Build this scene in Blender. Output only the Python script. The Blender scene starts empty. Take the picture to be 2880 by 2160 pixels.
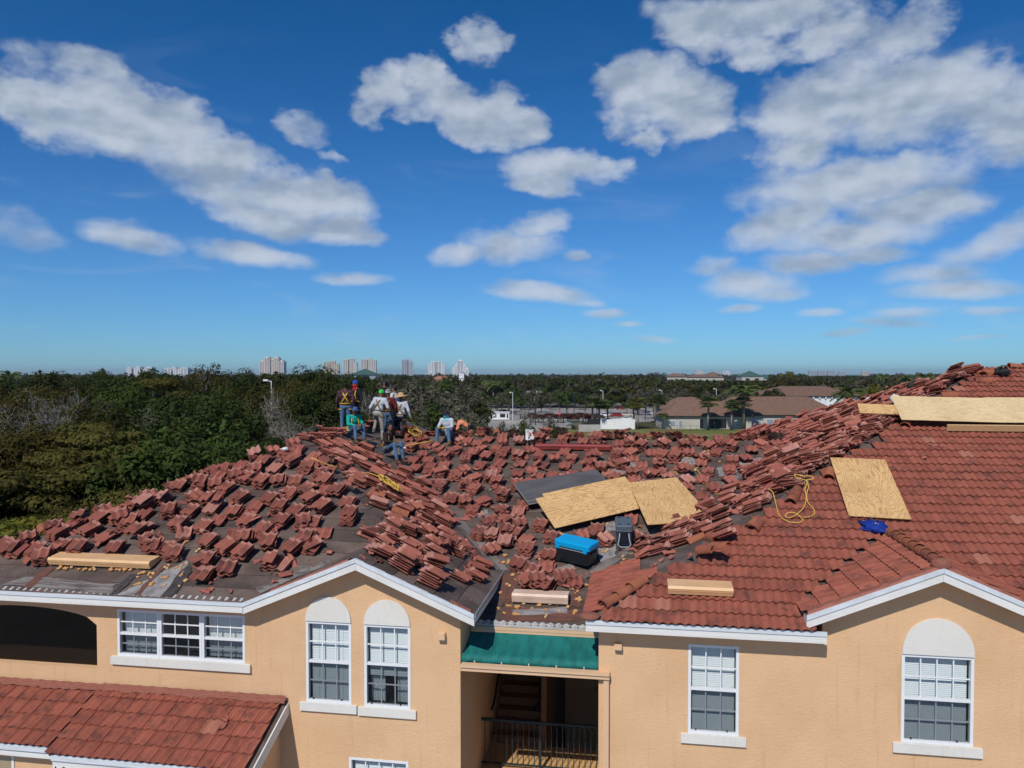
import bpy, bmesh, math, random
from mathutils import Vector, Matrix, noise
R = math.radians
rnd = random.Random(7)
SC = bpy.context.scene
COL = SC.collection

# ------------------------------------------------------------------ camera
ZC = 18.0                       # camera height above the ground (m)
YAW, PITCH, F = R(9.1), R(1.5), 2163.0     # F in photo pixels (2880 wide)
cam_d = bpy.data.cameras.new('camera')
cam = bpy.data.objects.new('camera', cam_d); COL.objects.link(cam)
cam.location = (0, 0, ZC); cam.rotation_euler = (R(90) - PITCH, 0, YAW)
cam_d.sensor_width = 36; cam_d.lens = F / 2880 * 36
PPY = 1052 + F * math.tan(PITCH)           # photo row of the principal point
cam_d.shift_y = (PPY - 1080) / 2880
cam_d.clip_end = 30000; cam_d.clip_start = 0.1
SC.camera = cam
cy_, sy_ = math.cos(YAW), math.sin(YAW)
RIGHT = Vector((cy_, sy_, 0)); FWD0 = Vector((-sy_, cy_, 0)); ZUP = Vector((0, 0, 1))
FWD = FWD0 * math.cos(PITCH) - ZUP * math.sin(PITCH)
UPV = FWD0 * math.sin(PITCH) + ZUP * math.cos(PITCH)
CAM = Vector((0, 0, ZC))
def ray(x, y): return (RIGHT * ((x - 1440) / F) + UPV * ((PPY - y) / F) + FWD).normalized()
def on_plane(x, y, co, no):                # photo pixel -> point on a plane
    d = ray(x, y); return CAM + d * ((Vector(co) - CAM).dot(no) / d.dot(no))
def on_ground(x, y, z=0.0): return on_plane(x, y, (0, 0, z), ZUP)
def at_dist(x, D, z=0.0):                  # point at horizontal depth D, image column x
    p = RIGHT * ((x - 1440) / F * D) + FWD0 * D; p.z = z; return p
def z_at(D, y): return ZC - (y - 1052) / F * D

# ------------------------------------------------------------------ sun, sky
SUN_EL, SUN_AZ = R(46), R(13)               # the sun stands behind the camera, a little to the left
sd = bpy.data.lights.new('sun', 'SUN'); sun = bpy.data.objects.new('sun', sd); COL.objects.link(sun)
to_sun = Vector((-math.sin(SUN_AZ) * math.cos(SUN_EL), -math.cos(SUN_AZ) * math.cos(SUN_EL), math.sin(SUN_EL)))
sun.rotation_euler = to_sun.to_track_quat('Z', 'Y').to_euler()
sun.location = (-10, -20, 60)
sd.energy = 3.7; sd.angle = R(0.53); sd.color = (1.0, 0.95, 0.87)
W = bpy.data.worlds.new('World'); SC.world = W; W.use_nodes = True
EXPOSURE = 0.0
vs = SC.view_settings; vs.view_transform = 'Standard'; vs.look = 'None'; vs.gamma = 1; vs.exposure = EXPOSURE
SC.display_settings.display_device = 'sRGB'
SC.render.engine = 'CYCLES'
cyc = SC.cycles
cyc.use_denoising = True; cyc.use_adaptive_sampling = True; cyc.adaptive_threshold = .02; cyc.adaptive_min_samples = 12
cyc.max_bounces = 6; cyc.diffuse_bounces = 3; cyc.glossy_bounces = 2; cyc.transmission_bounces = 4
cyc.transparent_max_bounces = 12; cyc.caustics_reflective = False; cyc.caustics_refractive = False
cyc.sample_clamp_indirect = 5

class NT:                                  # tiny node-tree builder
    def __init__(s, t): s.t = t; s.n = t.nodes; s.l = t.links; s.n.clear()
    def add(s, ty, **kw):
        nd = s.n.new(ty)
        for k, v in kw.items(): setattr(nd, k, v)
        return nd
    def put(s, sock, v):
        if isinstance(v, bpy.types.NodeSocket): s.l.new(v, sock)
        elif v is not None: sock.default_value = v
    def m(s, op, a, b=None, c=None, clamp=False):
        nd = s.add('ShaderNodeMath', operation=op, use_clamp=clamp)
        s.put(nd.inputs[0], a); s.put(nd.inputs[1], b) if b is not None else 0
        if c is not None: s.put(nd.inputs[2], c)
        return nd.outputs[0]
    def vm(s, op, a, b=None, out=0):
        nd = s.add('ShaderNodeVectorMath', operation=op)
        s.put(nd.inputs[0], a)
        if b is not None: s.put(nd.inputs[1 if op != 'SCALE' else 3], b)
        return nd.outputs[out]
    def mix(s, f, a, b, mode='MIX'):
        nd = s.add('ShaderNodeMix', data_type='RGBA', blend_type=mode)
        s.put(nd.inputs[0], f); s.put(nd.inputs[6], a); s.put(nd.inputs[7], b); return nd.outputs[2]
    def noise(s, vec, scale, detail=3, rough=0.55, dist=0, dim='3D'):
        nd = s.add('ShaderNodeTexNoise', noise_dimensions=dim)
        s.put(nd.inputs['Vector'], vec); s.put(nd.inputs['Scale'], scale); nd.inputs['Detail'].default_value = detail
        nd.inputs['Roughness'].default_value = rough; nd.inputs['Distortion'].default_value = dist
        return nd.outputs[0]
    def ss(s, x, a, b, lo=0.0, hi=1.0):
        nd = s.add('ShaderNodeMapRange', interpolation_type='SMOOTHSTEP')
        for i, v in enumerate((x, a, b, lo, hi)): s.put(nd.inputs[i], v)
        return nd.outputs[0]
def c4(c): return (c[0], c[1], c[2], 1)

# clouds: (photo column, photo row, half width, half height, tilt in degrees, weight); turned into sky directions
CLOUDS = [
 (330,330,230,110,22,1.0),(560,420,260,90,24,1.0),(90,300,150,60,8,.9),(240,245,90,80,30,.9),(640,520,180,80,8,.8),
 (850,560,220,75,10,1.0),(760,610,180,55,8,.9),(980,650,120,42,0,.95),(900,520,70,40,10,.8),
 (370,665,130,38,8,.75),(720,722,160,36,4,.85),(990,785,100,18,2,.6),
 (1090,250,90,75,-15,.9),(1190,235,95,60,12,.9),(1290,325,180,65,14,1.0),(1430,330,90,65,0,.9),(860,350,70,40,25,.45),(940,440,60,22,28,.4),
 (1345,115,75,70,20,.75),(1560,460,190,68,5,1.0),(1550,520,130,45,4,.95),(1650,455,110,45,4,.85),
 (1500,640,110,34,-3,.75),(1420,690,150,48,2,.75),(1290,715,85,30,-3,.7),(1610,715,50,18,-6,.6),
 (1520,825,170,30,7,.75),(1480,800,90,22,6,.7),(1705,882,75,16,0,.55),(1640,850,70,14,4,.5),
 (1880,270,165,115,6,1.0),(1800,215,90,75,0,.9),(1960,330,110,60,0,.9),(1840,390,60,40,-30,.7),
 (2010,60,170,75,8,.9),(2180,40,260,60,0,.8),(2130,140,90,50,20,.7),(2330,110,150,65,-4,.85),(2520,90,130,60,-10,.75),
 (2520,270,300,130,0,1.0),(2700,240,200,110,10,1.0),(2300,310,190,95,0,1.0),(2850,330,140,120,0,.9),(2220,420,130,60,0,.9),
 (2400,520,310,75,0,1.0),(2560,590,180,50,-5,.9),(2200,620,170,60,-12,.95),(2380,660,220,45,0,.9),(2290,735,130,38,0,.85),(2440,710,110,34,6,.8),
 (2000,740,90,26,-4,.5),(2120,800,150,48,2,.7),(2060,780,80,40,4,.6),(2080,872,60,14,0,.5),(2180,830,110,26,0,.6),
 (2640,770,130,32,0,.6),(2700,815,150,28,0,.75),(2780,690,150,40,-10,.6),(2860,640,90,40,-20,.55),(2550,885,90,18,0,.5),(2310,884,65,13,0,.5),
 (2380,935,75,12,-3,.45),(2780,872,80,14,0,.5),(1840,955,60,12,5,.45),(1770,912,45,8,0,.4),(2500,910,110,14,4,.45),(2740,950,70,9,-4,.4),
 (40,640,110,45,15,.3),(20,180,60,60,0,.4)]
def build_world():
    t = NT(W.node_tree)
    sky = t.add('ShaderNodeTexSky', sky_type='NISHITA'); sky.sun_disc = False
    sky.sun_elevation = SUN_EL; sky.sun_rotation = R(180) + SUN_AZ; sky.altitude = 100
    sky.air_density = 1.0; sky.dust_density = 0.0; sky.ozone_density = 1.5
    co = t.add('ShaderNodeTexCoord').outputs['Generated']
    d = t.vm('NORMALIZE', co)
    sp = t.add('ShaderNodeSeparateXYZ'); t.put(sp.inputs[0], d)
    dx, dy, dz = sp.outputs
    az = t.m('ARCTAN2', dx, dy); el = t.m('ARCSINE', dz)          # a map of the sky by compass angle and height
    cmb = t.add('ShaderNodeCombineXYZ'); t.put(cmb.inputs[0], az); t.put(cmb.inputs[1], el); v0 = cmb.outputs[0]
    # ragged outlines: warp the map with noise before measuring the distance to each cloud
    def field(vec, cheap=False):
        st = t.vm('MULTIPLY', vec, (1.0, 1.6, 1.0))
        n1 = t.add('ShaderNodeTexNoise', noise_dimensions='2D'); t.put(n1.inputs['Vector'], st); n1.inputs['Scale'].default_value = 9
        n1.inputs['Detail'].default_value = 5; n1.inputs['Roughness'].default_value = .58
        wv = t.vm('MULTIPLY', t.vm('SUBTRACT', n1.outputs['Color'], (.5, .5, .5)), (.14, .075, 0))
        wv = t.vm('SCALE', wv, t.ss(el, .03, .32, .12, 1.0))
        w = t.vm('ADD', vec, wv)
        acc = None; BINS = (-16, -4, 0, 5, 9, 14, 24); rot = {}
        for bt in BINS:                            # the warped map turned to each tilt once
            c_, s_ = math.cos(R(bt)), math.sin(R(bt)); cb = t.add('ShaderNodeCombineXYZ')
            t.put(cb.inputs[0], t.vm('DOT_PRODUCT', w, (c_, -s_, 0), out=1)); t.put(cb.inputs[1], t.vm('DOT_PRODUCT', w, (s_, c_, 0), out=1)); rot[bt] = (cb.outputs[0], c_, s_)
        last = None
        for bt in BINS:
            src, c_, s_ = rot[bt]; k_in = 0
            for (x, y, hw, hh, tilt, wt) in CLOUDS:
                if min(BINS, key=lambda q: abs(q - tilt)) != bt: continue
                r = ray(x, y); a = math.atan2(r.x, r.y); e = math.asin(r.z)
                sx = F / (hw * 1.06 * math.cos(e)); sy2 = F / (hh * 1.10 * math.cos(e))
                sx *= math.cos(e)
                ca, ce = a * c_ - e * s_, a * s_ + e * c_
                if acc is not None and k_in % 10 == 0:     # chained in groups so that they run one after the other
                    ch = t.add('ShaderNodeVectorMath', operation='MULTIPLY_ADD'); t.put(ch.inputs[0], acc)
                    ch.inputs[1].default_value = (1e-9,) * 3; t.put(ch.inputs[2], src); src = ch.outputs[0]
                k_in += 1
                q = t.add('ShaderNodeVectorMath', operation='MULTIPLY_ADD'); t.put(q.inputs[0], src)
                q.inputs[1].default_value = (sx, sy2, 0); q.inputs[2].default_value = (-ca * sx, -ce * sy2, 0)
                dd = t.vm('DOT_PRODUCT', q.outputs[0], q.outputs[0], out=1)
                b = t.m('MULTIPLY_ADD', dd, -(wt * .62 + .10), wt * .64 + .05)
                acc = b if acc is None else t.m('SMOOTH_MAX', acc, b, .10)
        # the same kind of sky goes on outside the frame: scattered clouds everywhere else
        inside = t.m('MULTIPLY', t.ss(t.m('ABSOLUTE', t.m('ADD', az, YAW)), .66, .80), 1.0)
        inside = t.m('MAXIMUM', inside, t.ss(el, .56, .66))
        pl = t.vm('DIVIDE', d, t.vm('ADD', t.m('ABSOLUTE', dz), (.12, .12, .12)))
        sc_ = t.m('MULTIPLY', t.m('SUBTRACT', t.noise(pl, 1.3, 3, .55), .53), 2.6)
        acc = t.m('MAXIMUM', acc, t.m('ADD', sc_, t.m('MULTIPLY', t.m('SUBTRACT', inside, 1.0), 3.0)))
        fine = t.noise(st, 26, 6, .62, dim='2D')
        return t.m('ADD', acc, t.m('MULTIPLY', t.m('SUBTRACT', fine, .5), t.ss(el, .04, .3, .30, .60)))
    f0 = field(v0)
    dens = t.ss(f0, -.10, .62)
    wisps = t.m('MULTIPLY', t.ss(t.noise(t.vm('MULTIPLY', v0, (2.0, 9.0, 1)), 2.4, 5, .6, .6, dim='2D'), .52, .86), t.ss(el, .5, .05, .0, .22))
    alpha = t.m('MAXIMUM', t.m('MULTIPLY', dens, .90), wisps)
    alpha = t.m('MULTIPLY', alpha, t.ss(el, .0, .05))
    # lumps: noise compared with itself a little nearer the light; thick parts are greyer, rims brighter
    st = t.vm('MULTIPLY', v0, (1.0, 1.9, 1.0))
    na = t.noise(st, 11, 4, .5, dim='2D'); nb = t.noise(t.vm('ADD', st, (-.008, .03, 0)), 11, 4, .5, dim='2D')
    lit = t.ss(t.m('ADD', t.m('SUBTRACT', na, nb), t.m('MULTIPLY', t.m('SUBTRACT', f0, .42), -.16)), -.30, .22)
    cloud = t.mix(lit, (3.0, 3.75, 4.8, 1), (5.6, 6.2, 7.1, 1))
    tint = t.mix(t.ss(el, .0, .5), (.27, .57, .98, 1), (.062, .43, .80, 1))
    clear = t.mix(1.0, sky.outputs[0], tint, 'MULTIPLY')      # the deep saturated blue of the photograph
    colr = t.mix(alpha, clear, cloud)
    bg = t.add('ShaderNodeBackground'); t.put(bg.inputs[0], colr); bg.inputs[1].default_value = 0.10
    out = t.add('ShaderNodeOutputWorld'); t.l.new(bg.outputs[0], out.inputs[0])
    W.cycles.sampling_method = 'MANUAL'; W.cycles.sample_map_resolution = 512
build_world()

# ------------------------------------------------------------------ helpers
def tag(o, label=None, cat=None, group=None, kind=None):
    if label: o['label'] = label
    if cat: o['category'] = cat
    if group: o['group'] = group
    if kind: o['kind'] = kind
    return o
class MB:
    """collects boxes, prisms, tubes and sheets; build() links them as one mesh object"""
    def __init__(s): s.v = []; s.f = []; s.mi = []
    def add(s, vs, fs, mi=0):
        b = len(s.v); s.v += [tuple(p) for p in vs]
        for f in fs: s.f.append(tuple(i + b for i in f)); s.mi.append(mi)
        return s
    def box(s, x0, x1, y0, y1, z0, z1, mi=0):
        vs = [(x, y, z) for z in (z0, z1) for y in (y0, y1) for x in (x0, x1)]
        return s.add(vs, [(0,2,3,1),(4,5,7,6),(0,1,5,4),(2,6,7,3),(0,4,6,2),(1,3,7,5)], mi)
    def obox(s, c, a, b, n, ha, hb, hn, mi=0):     # oriented box: centre, axes, half sizes
        c = Vector(c)
        vs = [c + a * (i * ha) + b * (j * hb) + n * (k * hn) for k in (-1, 1) for j in (-1, 1) for i in (-1, 1)]
        return s.add(vs, [(0,2,3,1),(4,5,7,6),(0,1,5,4),(2,6,7,3),(0,4,6,2),(1,3,7,5)], mi)
    def prism(s, pts, d, mi=0):                    # polygon (3D points) extruded by vector d
        n = len(pts); d = Vector(d); pts = [Vector(p) for p in pts]
        vs = pts + [p + d for p in pts]
        fs = [tuple(range(n))[::-1], tuple(range(n, 2 * n))] + [(i, (i + 1) % n, (i + 1) % n + n, i + n) for i in range(n)]
        return s.add(vs, fs, mi)
    def tube(s, pts, rad, k=6, mi=0, cap=True):
        pts = [Vector(p) for p in pts]; n = len(pts)
        rads = rad if isinstance(rad, (list, tuple)) else [rad] * n
        vs = []; ref = None
        for i, p in enumerate(pts):
            t = (pts[min(i + 1, n - 1)] - pts[max(i - 1, 0)])
            t = t.normalized() if t.length > 1e-9 else Vector((0, 0, 1))
            if ref is None: ref = t.orthogonal().normalized()
            ref = ref - t * ref.dot(t)
            ref = ref.normalized() if ref.length > 1e-6 else t.orthogonal().normalized()
            b = t.cross(ref)
            for j in range(k):
                a = 2 * math.pi * j / k
                vs.append(p + (ref * math.cos(a) + b * math.sin(a)) * rads[i])
        fs = [(i * k + j, i * k + (j + 1) % k, (i + 1) * k + (j + 1) % k, (i + 1) * k + j) for i in range(n - 1) for j in range(k)]
        if cap: fs += [tuple(range(k))[::-1], tuple(range((n - 1) * k, n * k))]
        return s.add(vs, fs, mi)
    def ball(s, c, r, seg=8, rings=6, mi=0, rot=None):
        c = Vector(c); r = Vector((r, r, r)) if not hasattr(r, '__len__') else Vector(r)
        vs = []
        for i in range(1, rings):
            ph = math.pi * i / rings
            for j in range(seg):
                a = 2 * math.pi * j / seg
                p = Vector((r.x * math.sin(ph) * math.cos(a), r.y * math.sin(ph) * math.sin(a), r.z * math.cos(ph)))
                vs.append(c + (rot @ p if rot else p))
        t = Vector((0, 0, r.z)); t = rot @ t if rot else t
        vs += [c + t, c - t]; nt = len(vs) - 2
        fs = [(i * seg + j, i * seg + seg + j, i * seg + seg + (j + 1) % seg, i * seg + (j + 1) % seg) for i in range(rings - 2) for j in range(seg)]
        fs += [(nt, j, (j + 1) % seg) for j in range(seg)] + [(nt + 1, (rings - 2) * seg + (j + 1) % seg, (rings - 2) * seg + j) for j in range(seg)]
        return s.add(vs, fs, mi)
    def mesh(s, name, mats, smooth=False):
        me = bpy.data.meshes.new(name); me.from_pydata(s.v, [], s.f)
        for m in (mats if isinstance(mats, (list, tuple)) else [mats]): me.materials.append(m)
        if any(s.mi): me.polygons.foreach_set('material_index', s.mi)
        if smooth: me.polygons.foreach_set('use_smooth', [True] * len(s.f))
        me.update(); return me
    def build(s, name, mats, parent=None, smooth=False):
        return link(name, s.mesh(name, mats, smooth), parent)
def link(name, me, parent=None, loc=None):
    o = bpy.data.objects.new(name, me); COL.objects.link(o)
    if loc is not None: o.location = loc
    if parent is not None: o.parent = parent; o.matrix_parent_inverse = PINV.get(parent.name, Matrix.Identity(4))
    return o
PINV = {}
def empty(name, loc, rz=0.0, local=False):
    """root of a thing; with local=True its parts are built around the origin, otherwise in world coordinates"""
    o = bpy.data.objects.new(name, None); COL.objects.link(o); o.empty_display_size = .2
    o.location = loc; o.rotation_euler = (0, 0, rz)
    mw = Matrix.Translation(Vector(loc)) @ Matrix.Rotation(rz, 4, 'Z')
    PINV[o.name] = Matrix.Identity(4) if local else mw.inverted()
    return o
def copy_tree(o, parent=None):
    c = o.copy(); COL.objects.link(c)
    if parent is not None: c.parent = parent; c.matrix_parent_inverse = o.matrix_parent_inverse.copy()
    for ch in list(o.children): copy_tree(ch, c)
    return c
def clip_poly(poly, lines):
    """convex clip of 2D points by half planes (a,b,c): keep a*x+b*y+c>=0"""
    for (a, b, c) in lines:
        out = []
        for i, p in enumerate(poly):
            q = poly[(i + 1) % len(poly)]
            dp = a * p[0] + b * p[1] + c; dq = a * q[0] + b * q[1] + c
            if dp >= 0: out.append(p)
            if dp * dq < 0:
                t = dp / (dp - dq); out.append((p[0] + (q[0] - p[0]) * t, p[1] + (q[1] - p[1]) * t))
        poly = out
        if len(poly) < 3: return []
    return poly
def inside(poly, x, y):
    r = False
    for i in range(len(poly)):
        (x1, y1), (x2, y2) = poly[i], poly[i - 1]
        if (y1 > y) != (y2 > y) and x < (x2 - x1) * (y - y1) / (y2 - y1) + x1: r = not r
    return r

# ------------------------------------------------------------------ materials
def new_mat(name):
    m = bpy.data.materials.new(name); m.use_nodes = True; t = NT(m.node_tree)
    out = t.add('ShaderNodeOutputMaterial'); p = t.add('ShaderNodeBsdfPrincipled'); t.l.new(p.outputs[0], out.inputs[0])
    return m, t, p
def mat(name, c, rough=.7, c2=None, scale=4.0, detail=4, vary=0.0, bump=0.0, bscale=None, metal=0.0, stretch=None, spec=.35, obj=True):
    """plain surface: two tones mixed by noise, a value shift per object / island, optional fine relief"""
    m, t, p = new_mat(name)
    co = t.add('ShaderNodeTexCoord').outputs['Object' if obj else 'Generated']
    if stretch: co = t.vm('MULTIPLY', co, stretch)
    col = c4(c)
    if c2: col = t.mix(t.ss(t.noise(co, scale, detail), .35, .68), c4(c), c4(c2))
    if vary:
        r1 = t.add('ShaderNodeObjectInfo').outputs['Random']; r2 = t.add('ShaderNodeNewGeometry').outputs['Random Per Island']
        rr = t.m('FRACT', t.m('ADD', r1, r2))
        hv = t.add('ShaderNodeHueSaturation'); t.put(hv.inputs['Color'], col); t.put(hv.inputs['Value'], t.m('MULTIPLY_ADD', rr, 2 * vary, 1 - vary))
        col = hv.outputs[0]
    t.put(p.inputs['Base Color'], col); p.inputs['Roughness'].default_value = rough; p.inputs['Metallic'].default_value = metal
    p.inputs['Specular IOR Level'].default_value = spec
    if bump:
        b = t.add('ShaderNodeBump'); b.inputs['Strength'].default_value = min(1, bump); b.inputs['Distance'].default_value = .02 * max(1, bump)
        t.put(b.inputs['Height'], t.noise(co, bscale or scale * 6, 4)); t.l.new(b.outputs[0], p.inputs['Normal'])
    return m
M = {}
def tile_mat(name, ca, cb, dark, pale, headlap=False, odd_at=.93):
    m, t, p = new_mat(name)
    co = t.add('ShaderNodeTexCoord').outputs['Object']; geo = t.add('ShaderNodeNewGeometry')
    oi = t.add('ShaderNodeObjectInfo')
    rr = t.m('FRACT', t.m('ADD', oi.outputs['Random'], geo.outputs['Random Per Island']))
    col = t.mix(rr, c4(ca), c4(cb))
    off = t.vm('ADD', t.vm('MULTIPLY', geo.outputs['Position'], (1, 1, 1)), t.vm('SCALE', (7.1, 3.3, 5.7), rr))
    grime = t.ss(t.noise(off, 3.2, 5, .62), .46, .72)
    col = t.mix(t.m('MULTIPLY', grime, .75), col, c4(dark))
    chalk = t.ss(t.noise(off, 21, 4, .6), .55, .8)
    col = t.mix(t.m('MULTIPLY', chalk, .45), col, c4(pale))
    if headlap:                                      # the strip that lay under the next course has kept its pale colour
        sp = t.add('ShaderNodeSeparateXYZ'); t.put(sp.inputs[0], co)
        hl = t.ss(t.m('ADD', sp.outputs[1], t.m('MULTIPLY', t.noise(off, 16, 3), .05)), .145, .175)
        col = t.mix(t.m('MULTIPLY', hl, .6), col, c4(pale))
    odd = t.m('GREATER_THAN', t.m('FRACT', t.m('MULTIPLY', rr, 17.0)), odd_at)      # a few newer, paler tiles
    col = t.mix(t.m('MULTIPLY', odd, .55), col, c4(pale))
    t.put(p.inputs['Base Color'], col); p.inputs['Roughness'].default_value = .86; p.inputs['Specular IOR Level'].default_value = .25
    b = t.add('ShaderNodeBump'); b.inputs['Strength'].default_value = .5; b.inputs['Distance'].default_value = .01
    t.put(b.inputs['Height'], t.noise(off, 40, 3)); t.l.new(b.outputs[0], p.inputs['Normal'])
    return m
M['tile'] = tile_mat('terracotta_concrete', (.385, .132, .094), (.285, .088, .066), (.11, .050, .042), (.50, .235, .18))
M['tile_loose'] = tile_mat('loose_terracotta', (.345, .118, .082), (.235, .076, .056), (.085, .042, .036), (.52, .27, .215), True)
M['tile_old'] = tile_mat('weathered_terracotta', (.345, .108, .070), (.275, .082, .054), (.095, .044, .038), (.46, .21, .145), odd_at=.975)
M['tile_under'] = tile_mat('tile_dark_face', (.13, .07, .055), (.10, .06, .05), (.05, .04, .04), (.22, .13, .10))
M['cap'] = tile_mat('cap_tile_clay', (.36, .125, .062), (.27, .085, .050), (.12, .05, .04), (.42, .18, .11))
M['mortar'] = mat('red_mortar', (.42, .16, .11), .95, (.30, .11, .08), 9, bump=1, bscale=60, obj=False)
def stucco(name, c, c2, relief=.3):
    m, t, p = new_mat(name)
    geo = t.add('ShaderNodeNewGeometry'); pos = geo.outputs['Position']
    col = t.mix(t.ss(t.noise(pos, .9, 4), .35, .7), c4(c), c4(c2))
    drip = t.noise(t.vm('MULTIPLY', pos, (5.5, 5.5, .35)), 1.6, 5, .65)
    col = t.mix(t.m('MULTIPLY', t.ss(drip, .55, .80), .38), col, c4((c[0] * .55, c[1] * .52, c[2] * .5)))
    t.put(p.inputs['Base Color'], col); p.inputs['Roughness'].default_value = .93; p.inputs['Specular IOR Level'].default_value = .15
    n1 = t.noise(t.vm('MULTIPLY', pos, (1, 1, 1.5)), 17, 3, .5, .9)
    h = t.ss(n1, .44, .6)                                    # knocked-down trowel patches
    h = t.m('ADD', h, t.m('MULTIPLY', t.noise(pos, 70, 3), .35))
    b = t.add('ShaderNodeBump'); b.inputs['Strength'].default_value = relief; b.inputs['Distance'].default_value = .012
    t.put(b.inputs['Height'], h); t.l.new(b.outputs[0], p.inputs['Normal'])
    return m
M['stucco'] = stucco('tan_stucco', (.70, .452, .262), (.65, .41, .228), .25)
M['stucco_white'] = stucco('white_stucco', (.70, .68, .63), (.66, .64, .59), .10)
M['white'] = mat('white_paint', (.74, .73, .70), .6, (.66, .65, .62), 3, obj=False)
M['metal_white'] = mat('white_drip_metal', (.66, .71, .76), .38, (.55, .58, .60), 6, spec=.5, obj=False)
M['vinyl'] = mat('white_window_frame', (.74, .76, .78), .45, spec=.4)
def felt():
    m, t, p = new_mat('roof_underlayment')
    pos = t.add('ShaderNodeNewGeometry').outputs['Position']; rr = t.add('ShaderNodeObjectInfo').outputs['Random']
    off = t.vm('ADD', pos, t.vm('SCALE', (3.1, 9.7, 1.3), rr))
    col = t.mix(t.ss(t.noise(off, 1.1, 6, .6), .34, .66), (.066, .046, .038, 1), (.140, .100, .083, 1))
    rust = t.ss(t.noise(t.vm('ADD', pos, (5, 5, 5)), .8, 5, .6, .4), .55, .72)
    col = t.mix(t.m('MULTIPLY', rust, .8), col, (.13, .058, .042, 1))
    chalk = t.ss(t.noise(pos, 2.3, 7, .68), .60, .78)
    col = t.mix(t.m('MULTIPLY', chalk, .60), col, (.30, .265, .245, 1))
    speck = t.ss(t.noise(pos, 46, 3, .6), .68, .80)
    col = t.mix(t.m('MULTIPLY', speck, .6), col, (.36, .22, .17, 1))
    hv = t.add('ShaderNodeHueSaturation'); t.put(hv.inputs['Color'], col); t.put(hv.inputs['Value'], t.m('MULTIPLY_ADD', rr, .35, .82))
    t.put(p.inputs['Base Color'], hv.outputs[0]); p.inputs['Roughness'].default_value = .8
    b = t.add('ShaderNodeBump'); b.inputs['Strength'].default_value = .5; b.inputs['Distance'].default_value = .012
    t.put(b.inputs['Height'], t.noise(pos, 18, 5, .6)); t.l.new(b.outputs[0], p.inputs['Normal'])
    return m
M['felt'] = felt()
M['patch_grey'] = mat('pale_felt_patch', (.30, .28, .275), .85, (.17, .16, .155), 5, bump=.6, obj=False)
M['patch_dark'] = mat('dark_felt_patch', (.035, .031, .033), .8, (.07, .06, .06), 5, obj=False)
M['patch_pale'] = mat('weathered_white', (.52, .52, .51), .7, (.33, .32, .31), 5, obj=False)
M['flash'] = mat('galvanised_valley', (.26, .235, .215), .6, (.10, .075, .065), 5, 6, metal=.2, obj=False)
M['rust'] = mat('rust_stain_sheet', (.16, .065, .045), .85, (.10, .05, .04), 6, obj=False)
M['foam'] = mat('yellow_tile_foam', (.66, .36, .13), .8, (.45, .20, .075), 22, bump=.8, bscale=60)
M['foam_pale'] = mat('pale_tile_foam', (.72, .48, .24), .8, (.5, .25, .10), 22, bump=.8, bscale=60)
M['rope'] = mat('yellow_rope', (.74, .48, .09), .75, (.55, .34, .07), 60)
M['tanmetal'] = mat('tan_vent_metal', (.72, .44, .22), .42, (.66, .40, .20), 3, spec=.5)
M['pinkmetal'] = mat('pale_tan_vent_metal', (.76, .56, .43), .42, (.66, .47, .36), 3, spec=.5)
M['galv'] = mat('galvanised_grey', (.46, .46, .46), .45, (.34, .34, .35), 8, metal=.4)
M['redmetal'] = mat('red_vent_metal', (.30, .052, .046), .42, (.24, .045, .04), 4, spec=.5)
M['black'] = mat('black_cloth', (.012, .012, .014), .8, (.03, .03, .032), 9)
M['dark_iron'] = mat('blue_black_iron', (.018, .03, .036), .45)
M['green'] = mat('green_canvas', (.008, .165, .150), .75, (.005, .110, .100), 2.5, stretch=(9, .3, 1), bump=.2, bscale=40, obj=False)
M['beam'] = mat('tan_gutter_metal', (.70, .47, .29), .5, (.66, .44, .27), 3, obj=False)
M['slab'] = mat('concrete_landing', (.55, .34, .15), .85, (.45, .27, .12), 3, obj=False)
M['stair'] = mat('brown_stair_shade', (.24, .115, .055), .85, (.18, .085, .04), 3, obj=False)
M['dirtwood'] = mat('pine_lumber', (.62, .40, .20), .8, (.52, .32, .15), 9, stretch=(.3, 4, 4))
M['blind'] = mat('white_blind', (.78, .80, .80), .6)
M['cloth_dark'] = mat('room_dark', (.03, .028, .028), .9)  # near-black colour stands for the shade in rooms and lower stairwell
def plywood(name, c, c2, dirt=.0):
    m, t, p = new_mat(name)
    co = t.add('ShaderNodeTexCoord').outputs['Object']; rr = t.add('ShaderNodeObjectInfo').outputs['Random']
    off = t.vm('ADD', co, t.vm('SCALE', (13.0, 5.0, 0), rr))
    w = t.noise(t.vm('MULTIPLY', off, (1.5, .30, 1)), 2.4, 2, .5, .4)
    ring = t.m('ABSOLUTE', t.m('SINE', t.m('MULTIPLY', w, 52.0)))
    line = t.ss(ring, .05, .75)
    col = t.mix(line, c4(c2), c4(c))
    blot = t.ss(t.noise(off, 1.4, 4, .6), .42, .68)
    col = t.mix(t.m('MULTIPLY', blot, .28 + dirt), col, c4((c2[0] * .72, c2[1] * .66, c2[2] * .6)))
    streak = t.ss(t.noise(t.vm('MULTIPLY', off, (22, 1.2, 1)), 1.5, 4, .6), .55, .75)
    col = t.mix(t.m('MULTIPLY', streak, .3), col, c4((c2[0] * .8, c2[1] * .75, c2[2] * .7)))
    t.put(p.inputs['Base Color'], col); p.inputs['Roughness'].default_value = .75; p.inputs['Specular IOR Level'].default_value = .25
    return m
M['ply'] = plywood('plywood_grain', (.66, .42, .195), (.45, .25, .095))
M['ply_pale'] = plywood('pale_plywood', (.70, .53, .30), (.58, .41, .21))
M['greyboard'] = mat('grey_board_face', (.105, .10, .105), .85, (.075, .07, .075), 3, bump=.3, obj=False)
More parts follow.
